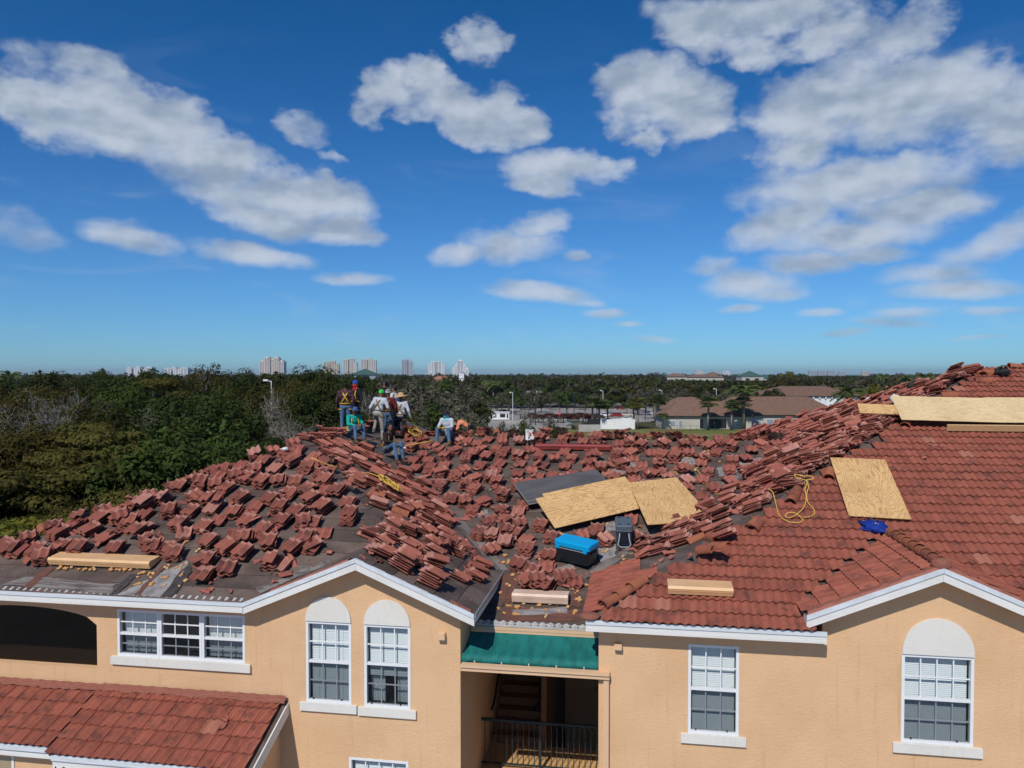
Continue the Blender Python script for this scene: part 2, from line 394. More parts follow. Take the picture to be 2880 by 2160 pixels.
M['greyedge'] = mat('grey_board_edge', (.42, .43, .40), .8, (.33, .34, .32), 8)
def glass(name, tint, f=.5):
    m = bpy.data.materials.new(name); m.use_nodes = True; t = NT(m.node_tree)
    out = t.add('ShaderNodeOutputMaterial'); tr = t.add('ShaderNodeBsdfTransparent'); tr.inputs[0].default_value = c4(tint)
    gl = t.add('ShaderNodeBsdfGlossy'); gl.inputs['Roughness'].default_value = .02; gl.inputs[0].default_value = (.9, .95, 1, 1)
    lw = t.add('ShaderNodeLayerWeight'); lw.inputs[0].default_value = .5
    fac = t.m('MULTIPLY_ADD', t.m('POWER', lw.outputs['Facing'], 4.0), f * 1.2, .07 * f * 2)
    mx = t.add('ShaderNodeMixShader'); t.put(mx.inputs[0], fac); t.l.new(tr.outputs[0], mx.inputs[1]); t.l.new(gl.outputs[0], mx.inputs[2])
    t.l.new(mx.outputs[0], out.inputs[0]); return m
M['glass'] = glass('window_glass', (.90, .94, .94))
M['screen'] = glass('insect_screen', (.56, .58, .60), .1)
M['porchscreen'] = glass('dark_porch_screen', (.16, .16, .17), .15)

# ------------------------------------------------------------------ the apartment building
E = ZC - 4.48                    # height of the eaves
P, Q = .4167, .30                # roof pitches (rise per metre): wings, recessed middle
FY, WY = 13.90, 14.24            # eave line, wall face
house = empty('apartment_building', (-4, WY, 0))
tag(house, 'tan stucco apartment block with half stripped red tile roof in the foreground', 'building')
def hp(name, mb, m, parent=None, smooth=False): return mb.build(name, m, parent or house, smooth)

class Slope:
    def __init__(s, o, a, pitch):
        s.o = Vector(o); s.a = Vector(a).normalized()
        h = Vector((-s.a.y, s.a.x, 0)); c = 1 / math.hypot(1, pitch)
        s.u = Vector((h.x * c, h.y * c, pitch * c)); s.n = s.a.cross(s.u); s.pitch = pitch
    def to2(s, X, Y):
        d = Vector((X, Y, 0)) - Vector((s.o.x, s.o.y, 0)); h = Vector((s.u.x, s.u.y, 0))
        return d.dot(s.a), d.dot(h) / h.length_squared
    def at(s, a, u, h=0.0): return s.o + s.a * a + s.u * u + s.n * h
    def pix(s, x, y, h=0.0):                       # photo pixel -> (a, u) on the slope
        p = on_plane(x, y, s.o + s.n * h, s.n); d = p - s.o; return d.dot(s.a), d.dot(s.u)
S_LF = Slope((-15.34, FY, E), (1, 0, 0), P)
S_LR = Slope((-2.94, FY, E), (0, 1, 0), P)
S_LL = Slope((-15.34, 30, E), (0, -1, 0), P)
S_GL = Slope((-7.55, 20, E), (0, -1, 0), P)
S_C = Slope((-3.28, 17.05, E), (1, 0, 0), Q)
S_CB = Slope((8.45, 25.0 + (25 - 17.05), E), (-1, 0, 0), Q)
S_RF = Slope((-.87, FY, E), (1, 0, 0), P)
S_RL = Slope((-.87, 36, E), (0, -1, 0), P)
S_G2L = Slope((2.96, 20, E + .27), (0, -1, 0), P)
S_G2R = Slope((7.36, FY, E + .27), (0, 1, 0), P)
S_SH1 = Slope((-14.9, 12.87, ZC - 6.52 - (WY - 12.87) * P), (1, 0, 0), P)      # the low roof in front of the wall
S_SH2 = Slope((-10.8, 12.71, ZC - 6.50 - (WY - 12.71) * P), (1, 0, 0), P)
POLY = {  # outlines in plan
 'LF': [(-15.34, FY), (-7.55, FY), (-5.25, 16.2), (-9.14, 20.1)],
 'LR': [(-2.94, FY), (-2.94, 17.05), (-8.66, 25.0), (-5.06, 30), (-9.14, 30), (-9.14, 20.1), (-5.25, 16.21), (-5.25, FY)],
 'LL': [(-15.34, 30), (-15.34, FY), (-9.14, 20.1), (-9.14, 30)],
 'GL': [(-7.55, FY), (-5.25, FY), (-5.25, 16.2)],
 'C': [(-3.28, 15.14), (-.65, 15.14), (-.65, 16.9), (-.87, 17.05), (4.85, 25), (-8.66, 25), (-2.94, 17.05), (-3.28, 16.9)],
 'CB': [(-8.66, 25), (4.85, 25), (1.25, 30), (-5.06, 30)],
 'RF': [(-.87, FY), (2.96, FY), (2.96, 14.55), (5.16, 16.75), (7.36, 14.55), (7.36, FY), (14, FY), (14, 24.97), (10.2, 24.97)],
 'RL': [(-.87, FY), (10.2, 24.97), (1.25, 33.92), (1.25, 30), (4.85, 25), (-.87, 17.05)],
 'G2L': [(2.96, FY), (5.16, FY), (5.16, 16.75), (2.96, 14.55)],
 'G2R': [(5.16, FY), (7.36, FY), (7.36, 14.55), (5.16, 16.75)],
 'SH1': [(-14.9, 12.87), (-10.8, 12.87), (-10.8, WY), (-14.9, WY)],
 'SH2': [(-10.86, 12.71), (-6.8, 12.71), (-6.8, WY), (-10.86, WY)]}
SL = {'LF': S_LF, 'LR': S_LR, 'LL': S_LL, 'GL': S_GL, 'C': S_C, 'CB': S_CB, 'RF': S_RF, 'RL': S_RL, 'G2L': S_G2L, 'G2R': S_G2R, 'SH1': S_SH1, 'SH2': S_SH2}
P2 = {k: [SL[k].to2(*q) for q in v] for k, v in POLY.items()}
DECK = {}
NAMES = {'LF': 'roof_slope', 'LR': 'roof_slope', 'C': 'roof_slope', 'RL': 'roof_slope', 'RF': 'roof_slope'}
for k, poly in P2.items():
    s = SL[k]; mb = MB()
    pts = [s.at(a, u, -.004) for a, u in poly]
    mb.prism([p - s.n * .05 for p in pts], s.n * .05)
    DECK[k] = hp('roof_slope', mb, M['felt'])
# felt laid in lapped strips on the stripped slopes; each course a sheet of its own, its lower edge proud
for k, step in (('LF', .43), ('LR', .43), ('C', .45), ('RL', .43), ('GL', .43)):
    s = SL[k]; umax = max(u for a, u in P2[k]); umin = min(u for a, u in P2[k]); u = umin; i = 0
    while u < umax:
        poly = clip_poly(P2[k], [(0, 1, -u), (0, -1, u + step)])
        if len(poly) >= 3:
            mb = MB(); n = len(poly)
            lift = lambda q: .016 - .013 * (q[1] - u) / step
            top = [s.at(a, q, lift((a, q))) for a, q in poly]; bot = [s.at(a, q, -.002) for a, q in poly]
            mb.add(top + bot, [tuple(range(n))] + [(j, j + n, (j + 1) % n + n, (j + 1) % n) for j in range(n)])
            hp('felt_strip', mb, M['felt'], DECK[k])
        u += step; i += 1

# ---- walls
def wp(x, y): p = on_plane(x, y, (0, WY, 0), Vector((0, 1, 0))); return p.x, p.z
def wall_grid(mb, x0, x1, z0, z1, holes, y0=WY, th=.28):
    xs = sorted({x0, x1, *[h[0] for h in holes], *[h[1] for h in holes]}); zs = sorted({z0, z1, *[h[2] for h in holes], *[h[3] for h in holes]})
    xs = [x for x in xs if x0 <= x <= x1]; zs = [z for z in zs if z0 <= z <= z1]
    for i in range(len(xs) - 1):
        for j in range(len(zs) - 1):
            cx, cz = (xs[i] + xs[i + 1]) / 2, (zs[j] + zs[j + 1]) / 2
            if any(h[0] < cx < h[1] and h[2] < cz < h[3] for h in holes): continue
            mb.box(xs[i], xs[i + 1], y0, y0 + th, zs[j], zs[j + 1])
def rect(x0, y0, x1, y1, x2, y2, x3, y3):          # corners tl tr br bl in the photo -> X0 X1 Z0 Z1 on the wall
    a, b, c, d = wp(x0, y0), wp(x1, y1), wp(x2, y2), wp(x3, y3)
    return ((a[0] + d[0]) / 2, (b[0] + c[0]) / 2, (c[1] + d[1]) / 2, (a[1] + b[1]) / 2)
TRI = rect(329.4, 1712.8, 688.5, 1732, 689.5, 1869, 332, 1841)
WA = rect(861.6, 1745, 988.5, 1752, 987.5, 1981, 860.6, 1973)
WB = rect(1026, 1755, 1155.5, 1761.6, 1153, 1996, 1023.4, 1986)
WC = rect(1936, 1812, 2079, 1818, 2077, 2070, 1935, 2062)
WD = rect(2539.9, 1840.9, 2744, 1846, 2732.8, 2098.6, 2530, 2088.7)
LOW = rect(982.7, 2128.5, 1149, 2142.5, 1149, 2360, 982, 2350)
pr = wp(272, 1758); pb = wp(272, 1880); ap = wp(60, 1703)
PORCH = (2 * ap[0] - pr[0], pr[0], pb[1], pr[1]); PTOP = ap[1]
mb = MB()
phole = (PORCH[0], PORCH[1], PORCH[2], PTOP)
wall_grid(mb, -15.0, -3.28, 0, E - .19, [TRI, WA, WB, LOW, phole])
n = 16                                              # the spandrels that round the porch opening off
for side in (0, 1):
    xs = [PORCH[0] + (PORCH[1] - PORCH[0]) * (i / n) for i in range(n + 1)]
    xs = xs[:n // 2 + 1] if side == 0 else xs[n // 2:]
    cx = (PORCH[0] + PORCH[1]) / 2; hw = (PORCH[1] - PORCH[0]) / 2
    pts = [Vector((x, WY, PORCH[3] + (PTOP - PORCH[3]) * math.sqrt(max(0, 1 - ((x - cx) / hw) ** 2)))) for x in xs]
    corner = Vector((xs[0] if side == 0 else xs[-1], WY, PTOP + .002))
    mid = Vector((cx, WY, PTOP + .002))
    poly = pts + ([mid, corner] if side == 0 else [corner, mid])
    mb.prism(poly, (0, .28, 0))
# gable field above the eave line
gz = lambda x: E + (2.3 - abs(x + 5.25)) * P - .06
mb.prism([(-7.4, WY, E - .19), (-3.28, WY, E - .19), (-3.28, WY, gz(-3.28)), (-5.25, WY, gz(-5.25)), (-7.4, WY, gz(-7.4))], (0, .28, 0))
mb.box(-3.56, -3.28, WY + .281, 19.0, 0, E - .05)    # return wall beside the stair well
mb.box(-15.0, -14.7, WY + .281, 30, 0, E - .05)
hp('front_wall', mb, M['stucco'])
mb = MB()
wall_grid(mb, -.65, 14, 0, E - .19, [WC, WD])
g2 = lambda x: E + .27 + (2.2 - abs(x - 5.16)) * P - .06
mb.prism([(3.3, WY, E - .19), (7.02, WY, E - .19), (7.02, WY, g2(7.02)), (5.16, WY, g2(5.16)), (3.3, WY, g2(3.3))], (0, .28, 0))
mb.box(-.65, -.37, WY + .281, 19.0, 0, E - .05)
hp('front_wall', mb, M['stucco'])
mb = MB(); mb.box(-14.69, 13.7, 29.7, 29.95, 0, E - .06); mb.box(13.7, 14, WY + .29, 29.69, 0, E - .06)
hp('rear_wall', mb, M['stucco'])

# ---- fascias, soffits, drip metal
def board(p0, p1, zlo, zhi, y0, y1, m, name):
    (xa, za), (xb, zb) = p0, p1
    mb = MB(); mb.prism([(xa, y0, za + zlo), (xb, y0, zb + zlo), (xb, y0, zb + zhi), (xa, y0, za + zhi)], (0, y1 - y0, 0)); return hp(name, mb, m)
def eave(x0, x1, z=E, y=FY, soff=True):
    board((x0, z), (x1, z), -.195, -.065, y, y + .03, M['white'], 'fascia_board')
    board((x0, z), (x1, z), -.065, .012, y - .018, y + .02, M['metal_white'], 'drip_edge')
    if soff: mb = MB(); mb.box(x0, x1, y + .031, WY - .002, z - .185, z - .165); hp('soffit', mb, M['stucco'])
eave(-15.34, -7.55); eave(-.87, 3.3)
def rake(x0, z0, x1, z1, y=FY):
    board((x0, z0), (x1, z1), -.215, -.07, y, y + .03, M['white'], 'rake_board')
    board((x0, z0), (x1, z1), -.07, .015, y - .02, y + .025, M['metal_white'], 'drip_edge')
    board((x0, z0), (x1, z1), -.205, -.185, y + .031, WY - .002, M['stucco'], 'soffit')
gp = E + 2.3 * P
rake(-7.56, E, -5.252, gp); rake(-5.248, gp, -2.94, E)
rake(2.96, E + .27, 5.158, E + .27 + 2.2 * P); rake(5.162, E + .27 + 2.2 * P, 7.36, E + .27)
mb = MB(); mb.box(-2.97, -2.94, FY + .031, 17.05, E - .195, E - .07); hp('fascia_board', mb, M['white'])
mb = MB(); mb.box(-2.96, -2.915, FY + .03, 17.06, E - .068, E + .014); hp('drip_edge', mb, M['galv'])
mb = MB(); mb.box(-3.279, -2.972, WY + .0, 17.0, E - .19, E - .17); hp('soffit', mb, M['stucco'])
mb = MB(); mb.box(-.87, -.84, FY + .031, 17.0, E - .195, E - .005); hp('fascia_board', mb, M['white'])
mb = MB(); mb.box(2.96, 2.99, FY + .031, 14.5, E + .02, E + .26); hp('fascia_board', mb, M['white'])
# wavy closure strips at the stripped eaves
def wavy(x0, x1, y, z, amp, per, dy=.05):
    mb = MB(); n = int((x1 - x0) / per * 6); top = []; bot = []
    for i in range(n + 1):
        x = x0 + (x1 - x0) * i / n
        h = amp * (.5 + .5 * math.cos(2 * math.pi * (x - x0) / per)) + rnd.uniform(-.004, .004)
        top.append((x, y, z + h)); bot.append((x, y, z - .03))
    vs = top + bot + [(a, b + dy, c + dy * P) for a, b, c in top]; k = n + 1
    mb.add(vs, [(k + i, k + i + 1, i + 1, i) for i in range(n)] + [(i, i + 1, 2 * k + i + 1, 2 * k + i) for i in range(n)])
    return mb
hp('eave_closure', wavy(-15.3, -7.6, FY + .03, E + .010, .024, .16, .09), M['patch_pale'])
cez = S_C.at(0, S_C.to2(-3.28, 15.14)[1]).z
hp('eave_closure', wavy(-3.25, -.68, 15.12, cez + .0, .04, .16, .09), M['patch_pale'])
mb = MB(); mb.box(-3.26, -.66, 15.09, 15.12, cez - .09, cez - .035); hp('drip_edge', mb, M['beam'])
mb = MB(); mb.box(-3.26, -.66, 15.10, 15.14, cez - .30, cez - .092); hp('fascia_board', mb, M['beam'])

# ---- rake mortar on the gable edges
def mortar(s, x0, x1, z0, z1, name='rake_mortar', n=26, w=.11, h=.055):
    mb = MB(); vs = []; fs = []
    for i in range(n + 1):
        t = i / n; x = x0 + (x1 - x0) * t; z = z0 + (z1 - z0) * t
        j = rnd.uniform(.7, 1.25)
        for (dy, dz) in ((.0, .01), (.012, h * j), (w * .6, h * j * 1.1), (w * j, .012)): vs.append((x, FY + .01 + dy, z + dz))
    for i in range(n):
        for q in range(3): fs.append((i * 4 + q, i * 4 + q + 1, i * 4 + q + 5, i * 4 + q + 4))
    mb.add(vs, fs); return hp(name, mb, M['mortar'])
mortar(None, 2.98, 5.1, E + .28, E + .27 + 2.14 * P, w=.19, h=.07); mortar(None, 5.2, 7.3, E + .27 + 2.16 * P, E + .29, w=.19, h=.07)
mortar(None, -7.0, -5.4, E + .55 * P, E + 2.15 * P, w=.22, h=.04, n=20); mortar(None, -3.4, -3.0, E + .45 * P, E + .06 * P, w=.12, h=.05, n=6)
mb = MB(); mb.ball((5.16, FY + .12, E + .27 + 2.2 * P + .05), (.17, .15, .12), 10, 8); hp('ridge_end_mortar', mb, M['mortar'], smooth=True)

# ---- windows
def window(rc, cols, rows, split, blind, sill, arch=None, room=True, lab=None):
    X0, X1, Z0, Z1 = rc; y = WY; fw = .05
    mb = MB()
    mb.box(X0, X0 + fw, y - .005, y + .09, Z0, Z1); mb.box(X1 - fw, X1, y - .005, y + .09, Z0, Z1)
    mb.box(X0 + fw, X1 - fw, y - .004, y + .09, Z1 - fw, Z1); mb.box(X0 + fw, X1 - fw, y - .004, y + .09, Z0, Z0 + fw * 1.1)
    w = hp('window', mb, M['vinyl'])
    if lab: w['label'] = lab
    zm = Z0 + (Z1 - Z0) * split
    mb = MB(); mb.box(X0 + fw, X1 - fw, y + .01, y + .075, zm - .025, zm + .025); hp('meeting_rail', mb, M['vinyl'], w)
    ix0, ix1 = X0 + fw, X1 - fw
    for (za, zb, yy, nr) in ((zm + .025, Z1 - fw, .03, rows[0]), (Z0 + fw * 1.1, zm - .025, .055, rows[1])):
        for i in range(1, cols):
            x = ix0 + (ix1 - ix0) * i / cols
            mb = MB(); mb.box(x - .011, x + .011, y + yy, y + yy + .018, za, zb); hp('muntin', mb, M['vinyl'], w)
        for j in range(1, nr):
            z = za + (zb - za) * j / nr
            mb = MB(); mb.box(ix0, ix1, y + yy - .003, y + yy + .016, z - .011, z + .011); hp('muntin', mb, M['vinyl'], w)
        mb = MB(); mb.add([(ix0, y + yy + .02, za), (ix1, y + yy + .02, za), (ix1, y + yy + .02, zb), (ix0, y + yy + .02, zb)], [(0, 1, 2, 3)])
        hp('pane', mb, M['glass'], w)
    mb = MB(); mb.add([(ix0, y + .04, Z0 + fw), (ix1, y + .04, Z0 + fw), (ix1, y + .04, zm), (ix0, y + .04, zm)], [(0, 1, 2, 3)])
    hp('insect_screen', mb, M['screen'], w)
    if blind == 'slats':
        mb = MB(); z = Z0 + .04
        while z < Z1 - .05:
            mb.add([(ix0 + .015, y + .13, z), (ix1 - .015, y + .13, z), (ix1 - .015, y + .150, z + .036), (ix0 + .015, y + .150, z + .036)], [(0, 1, 2, 3)]); z += .0335
        for t in (.2, .8):
            x = ix0 + (ix1 - ix0) * t; mb.box(x - .003, x + .003, y + .126, y + .129, Z0 + .03, Z1 - .04)
        hp('blind', mb, M['blind'], w)
    elif blind == 'vertical':
        mb = MB(); x = ix0 + .02
        while x < ix1 - .03:
            mb.add([(x, y + .16, Z0 + .05), (x + .075, y + .19, Z0 + .05), (x + .075, y + .19, Z1 - .05), (x, y + .16, Z1 - .05)], [(0, 1, 2, 3)]); x += .085
        hp('blind', mb, M['blind'], w)
    elif blind == 'curtain':
        zt = Z0 + (Z1 - Z0) * .36
        mb = MB(); z = zt
        while z < Z1 - .05:
            mb.add([(ix0 + .015, y + .13, z), (ix1 - .015, y + .13, z), (ix1 - .015, y + .150, z + .036), (ix0 + .015, y + .150, z + .036)], [(0, 1, 2, 3)]); z += .0335
        hp('blind', mb, M['blind'], w)
        for (a, b) in ((.02, .36), (.66, .98)):
            mb = MB(); n = 12; pts = []
            for i in range(n + 1):
                t = a + (b - a) * i / n; pts.append((ix0 + (ix1 - ix0) * t, y + .24 + .025 * math.sin(i * 2.1), 0))
            vs = [(p[0], p[1], Z0 + .03) for p in pts] + [(p[0], p[1], Z1 - .05) for p in pts]
            mb.add(vs, [(i, i + 1, n + 2 + i, n + 1 + i) for i in range(n)]); hp('curtain', mb, M['blind'], w, True)
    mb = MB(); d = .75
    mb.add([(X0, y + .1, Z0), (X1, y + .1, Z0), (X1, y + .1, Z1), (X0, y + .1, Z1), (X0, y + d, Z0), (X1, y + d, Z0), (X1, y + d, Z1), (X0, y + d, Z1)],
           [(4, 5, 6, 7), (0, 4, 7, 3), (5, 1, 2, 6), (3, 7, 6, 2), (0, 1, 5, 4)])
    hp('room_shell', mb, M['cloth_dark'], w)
    if sill:
        a, b = sill; mb = MB(); mb.box(X0 - a, X1 + a, y - .055, y + .001, Z0 - b, Z0 - .004); hp('sill', mb, M['stucco_white'], w)
        for fx in (.1, .8):
            x = ix0 + (ix1 - ix0) * fx; mb = MB(); mb.box(x, x + .02, y - .002, y + .03, Z0 + fw * 1.1, Z0 + fw * 1.1 + .03); hp('sash_lock', mb, M['black'], w)
    if arch:
        cx = (X0 + X1) / 2; hw = (X1 - X0) / 2; mb = MB(); n = 28
        pts = [Vector((cx + hw * math.cos(math.pi * i / n), y - .03, Z1 + .003 + arch * math.sin(math.pi * i / n) ** .9)) for i in range(n + 1)]
        mb.prism(pts[::-1], (0, .031, 0)); hp('arch_panel', mb, M['stucco_white'], w)
    return w
tw = (TRI[1] - TRI[0]) / 3
for i in range(3):
    window((TRI[0] + i * tw + (.004 if i else 0), TRI[0] + (i + 1) * tw, TRI[2], TRI[3]), 3, (2, 2), .48, 'vertical' if i != 1 else None, None)
mb = MB(); mb.box(TRI[0] - .13, TRI[1] + .13, WY - .06, WY + .001, TRI[2] - .165, TRI[2] - .004); hp('window_sill', mb, M['stucco_white'])
aA = wp(928, 1678.6)[1] - WA[3]; aD = wp(2641, 1740)[1] - WD[3]
window(WA, 3, (2, 2), .50, 'slats', (.12, .165), aA)
window(WB, 3, (2, 2), .52, 'curtain', (.12, .165), aA)
window(WC, 3, (2, 2), .50, 'slats', (.13, .17))
window(WD, 4, (2, 2), .50, 'slats', (.14, .17), aD)
window(LOW, 4, (2, 2), .50, 'slats', (.12, .19))
# ---- screened porch behind the arch
mb = MB()
x0, x1, z0, z1 = PORCH[0] - .2, PORCH[1] + .2, PORCH[2] - .02, PTOP + .05
mb.add([(x0, WY + .29, z0), (x1, WY + .29, z0), (x1, WY + .29, z1), (x0, WY + .29, z1), (x0, WY + 2.6, z0), (x1, WY + 2.6, z0), (x1, WY + 2.6, z1), (x0, WY + 2.6, z1)],
       [(4, 5, 6, 7), (0, 4, 7, 3), (5, 1, 2, 6), (3, 7, 6, 2), (0, 1, 5, 4)])
hp('porch_room', mb, M['stucco'])
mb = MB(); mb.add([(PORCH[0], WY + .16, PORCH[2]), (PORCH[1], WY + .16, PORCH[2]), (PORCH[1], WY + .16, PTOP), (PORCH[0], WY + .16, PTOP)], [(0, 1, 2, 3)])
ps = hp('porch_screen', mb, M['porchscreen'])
mb = MB(); mb.box(PORCH[1] - .52, PORCH[1] - .1, WY + 2.4, WY + 2.55, PORCH[2], PORCH[2] + 1.6); hp('porch_door', mb, M['white'])
mb = MB(); mb.box(PORCH[1] - 1.5, PORCH[1] - .7, WY + 2.5, WY + 2.58, PORCH[2] + .4, PORCH[2] + 1.5); hp('porch_window', mb, M['glass'])
for (fx, fz) in ((.30, .12), (.22, .2)):
    mb = MB(); b0 = Vector((PORCH[1] - fx, WY + .75, PORCH[2] + .05))
    mb.tube([b0, b0 + Vector((.02, 0, .12)), b0 + Vector((-.09, 0, .24))], .018); mb.tube([b0 + Vector((0, 0, .1)), b0 + Vector((.13, .02, .22))], .016)
    mb.tube([b0 + Vector((-.12, .0, 0)), b0 + Vector((.16, .03, .1))], .02); hp('driftwood', mb, M['dirtwood'])

# ---- wall lamps, awning, gutter, stairs
for (xa, ya, xb, yb) in ((1234, 1776, 1254, 1796), (1728, 1808, 1749, 1824)):
    a = wp(xa, ya); b = wp(xb, yb); mb = MB()
    mb.prism([(a[0], WY - .11, a[1] - .01), (a[0], WY - .04, a[1]), (a[0], WY + .001, a[1]), (a[0], WY + .001, b[1]), (a[0], WY - .11, b[1])], (b[0] - a[0], 0, 0))
    l = hp('wall_lamp', mb, M['beam'])
    mb = MB(); mb.box(a[0] + .015, b[0] - .015, WY - .10, WY - .02, b[1] - .008, b[1] - .001); hp('lamp_opening', mb, M['black'], l)
def yplane(x, y, Y): return on_plane(x, y, (0, Y, 0), Vector((0, 1, 0)))
zt = cez - .14; zf = yplane(1500, 1853, 14.3).z; zv = yplane(1500, 1876, 14.27).z
mb = MB(); n, k = 24, 8; vs = []; xl, xr = -3.27, -.66
for j in range(k + 1):
    t = j / k
    for i in range(n + 1):
        s_ = i / n; x = xl + (xr - xl) * s_
        y = 15.08 + (14.30 - 15.08) * t; z = zt + (zf - zt) * t - .03 * math.sin(math.pi * t) + .010 * math.sin(s_ * 19 + t * 2) * t
        vs.append((x, y, z))
for j in range(1, 4):
    t = j / 3
    for i in range(n + 1):
        s_ = i / n; x = xl + (xr - xl) * s_
        sag = .05 * math.sin(math.pi * s_); lift = .05 * abs(math.sin(s_ * math.pi * 5)) ** 3
        vs.append((x, 14.30 - .03 * math.sin(math.pi * t) - .02 * t, zf + (zv - zf) * t - sag * (1 - t) * t * 2 + (lift * .6 if j == 3 else 0)))
w_ = n + 1
mb.add(vs, [(j * w_ + i, j * w_ + i + 1, j * w_ + w_ + i + 1, j * w_ + w_ + i) for j in range(k + 3) for i in range(n)])
aw = hp('awning', mb, M['green'], smooth=True); tag(aw, 'green canvas awning sagging over the stairwell')
for i in range(1, 6):
    x = xl + (xr - xl) * (i - .5) / 5; mb = MB(); mb.tube([(x, 14.27, zv - .03), (x, 14.26, zv + .06)], .012, 5); hp('awning_tie', mb, M['white'], aw)
gl_, gr_ = yplane(1295, 1872, 14.10), yplane(1714, 1903, 14.10)
gtop = yplane(1500, 1882, 14.10).z; gb = gtop - .125
mb = MB(); mb.prism([(gl_.x, 14.24, gtop), (gl_.x, 14.09, gtop), (gl_.x, 14.09, gtop - .05), (gl_.x, 14.12, gtop - .06), (gl_.x, 14.12, gb), (gl_.x, 14.24, gb)], (gr_.x - gl_.x, 0, 0))
hp('gutter', mb, M['beam'])
mb = MB(); dx = yplane(1697, 1950, WY - .08).x; mb.box(dx, dx + .10, WY - .085, WY - .002, .2, gb - .001); hp('downspout', mb, M['beam'])
RF_ = E - 4.07                                      # landing floor
mb = MB(); mb.box(-3.279, -.651, 15.6, 17.35, RF_ - .2, RF_); hp('landing', mb, M['slab'])
mb = MB(); mb.box(-3.279, -.651, 15.16, 22.2, cez - .36, cez - .31); mb.box(-3.279, -.651, 22.2, 22.4, RF_ - 3, cez - .31); hp('stairwell_ceiling', mb, M['stucco'])
mb = MB(); mb.box(-2.10, -1.98, 17.36, 22.2, RF_ - 3, E - .9); hp('stairwell_wall', mb, M['stair'])  # stucco wall in the stairs' dark brown: its shade put into the colour
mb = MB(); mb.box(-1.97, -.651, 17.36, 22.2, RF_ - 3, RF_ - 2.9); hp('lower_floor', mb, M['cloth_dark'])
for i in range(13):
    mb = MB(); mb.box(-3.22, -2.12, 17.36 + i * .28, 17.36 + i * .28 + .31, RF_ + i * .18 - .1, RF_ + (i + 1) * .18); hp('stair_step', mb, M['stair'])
rl = RF_ + 1.07; ry = 16.25
mb = MB(); mb.box(-3.279, -.651, ry - .03, ry + .03, rl - .05, rl); rail = hp('railing', mb, M['dark_iron'])
mb = MB(); mb.box(-3.279, -.651, ry - .015, ry + .015, RF_ + .08, RF_ + .11); hp('bottom_rail', mb, M['dark_iron'], rail)
nb = 21
for i in range(nb):
    x = -3.2 + i * .121; mb = MB(); h = .028 if i == 10 else .0085
    mb.box(x - h, x + h, ry - h, ry + h, RF_ + .001 if i == 10 else RF_ + .11, rl - .05); hp('baluster', mb, M['dark_iron'], rail)
for x in (-3.19, -2.16):
    mb = MB(); z0 = RF_ + .95
    mb.tube([(x, 17.0, z0 - .02), (x, 17.25, z0), (x, 17.4, z0 + .1)] + [(x, 17.4 + t, z0 + .1 + t * .643) for t in (.8, 1.8, 3.4)], .028, 6); hp('handrail', mb, M['dark_iron'], smooth=True)
# ---- front and side of the low wing under the small roof
mb = MB(); wy2 = 13.12
zt2 = S_SH1.o.z - .22
lw = wp(35, 2130)
mb.box(-14.9, -6.95, wy2, wy2 + .25, 0, zt2); mb.prism([(-7.2, wy2 + .251, 0), (-7.2, WY, 0), (-7.2, WY, ZC - 6.66), (-7.2, wy2 + .251, zt2 + .28)], (.25, 0, 0))
hp('porch_wall', mb, M['stucco'])
def low_eave(s, x0, x1):
    z = s.o.z; y = s.o.y
    board((x0, z), (x1, z), -.25 if s is S_SH1 else -.40, -.115, y + .03, y + .06, M['white'], 'fascia_board')
    board((x0, z), (x1, z), -.115, .0, y - .012, y + .05, M['metal_white'], 'drip_edge')
    mb = MB(); mb.box(x0, x1, y + .061, wy2 - .002, z - .22, z - .20); hp('soffit', mb, M['stucco'])
low_eave(S_SH1, -14.9, -10.803); low_eave(S_SH2, -10.80, -6.8)
mb = MB(); s = S_SH2
mb.prism([s.at(4.0, 0, -.02) , s.at(4.0, s.to2(-6.8, WY)[1] - .01, -.02), s.at(4.0, s.to2(-6.8, WY)[1] - .01, -.24), s.at(4.0, 0, -.24)], (.03, 0, 0)); hp('rake_board', mb, M['white'])
def number_text():                                  # the tops of the house number on the low fascia
    cu = bpy.data.curves.new('number', 'FONT'); cu.body = '104'; cu.size = .30; cu.space_character = 1.15; yy = S_SH2.o.y + .026
    o = bpy.data.objects.new('number', cu); COL.objects.link(o); me = bpy.data.meshes.new_from_object(o.evaluated_get(bpy.context.evaluated_depsgraph_get())); bpy.data.objects.remove(o)
    me.materials.append(M['black']); q = link('house_number', me, house); a = yplane(146, 2154, yy)
    q.matrix_basis = Matrix.Translation((a.x, yy, a.z - .21)) @ Matrix.Rotation(R(90), 4, 'X')
number_text()
cA, cB = yplane(-45, 2118, wy2), yplane(41, 2150, wy2)
window_x = (cA.x, cB.x)
mb = MB(); mb.box(cB.x - 1.0, cB.x - .05, wy2 - .012, wy2 - .002, cA.z - 1.1, cA.z - .05); w2 = hp('garage_window', mb, M['glass'])
mb = MB(); mb.box(cB.x - .05, cB.x, wy2 - .02, wy2 - .002, cA.z - 1.1, cA.z - .0); mb.box(cB.x - 1.05, cB.x - 1.0, wy2 - .02, wy2 - .002, cA.z - 1.1, cA.z)
mb.box(cB.x - 1.0, cB.x - .05, wy2 - .02, wy2 - .002, cA.z - .45, cA.z - .39); hp('window_frame', mb, M['vinyl'], w2)

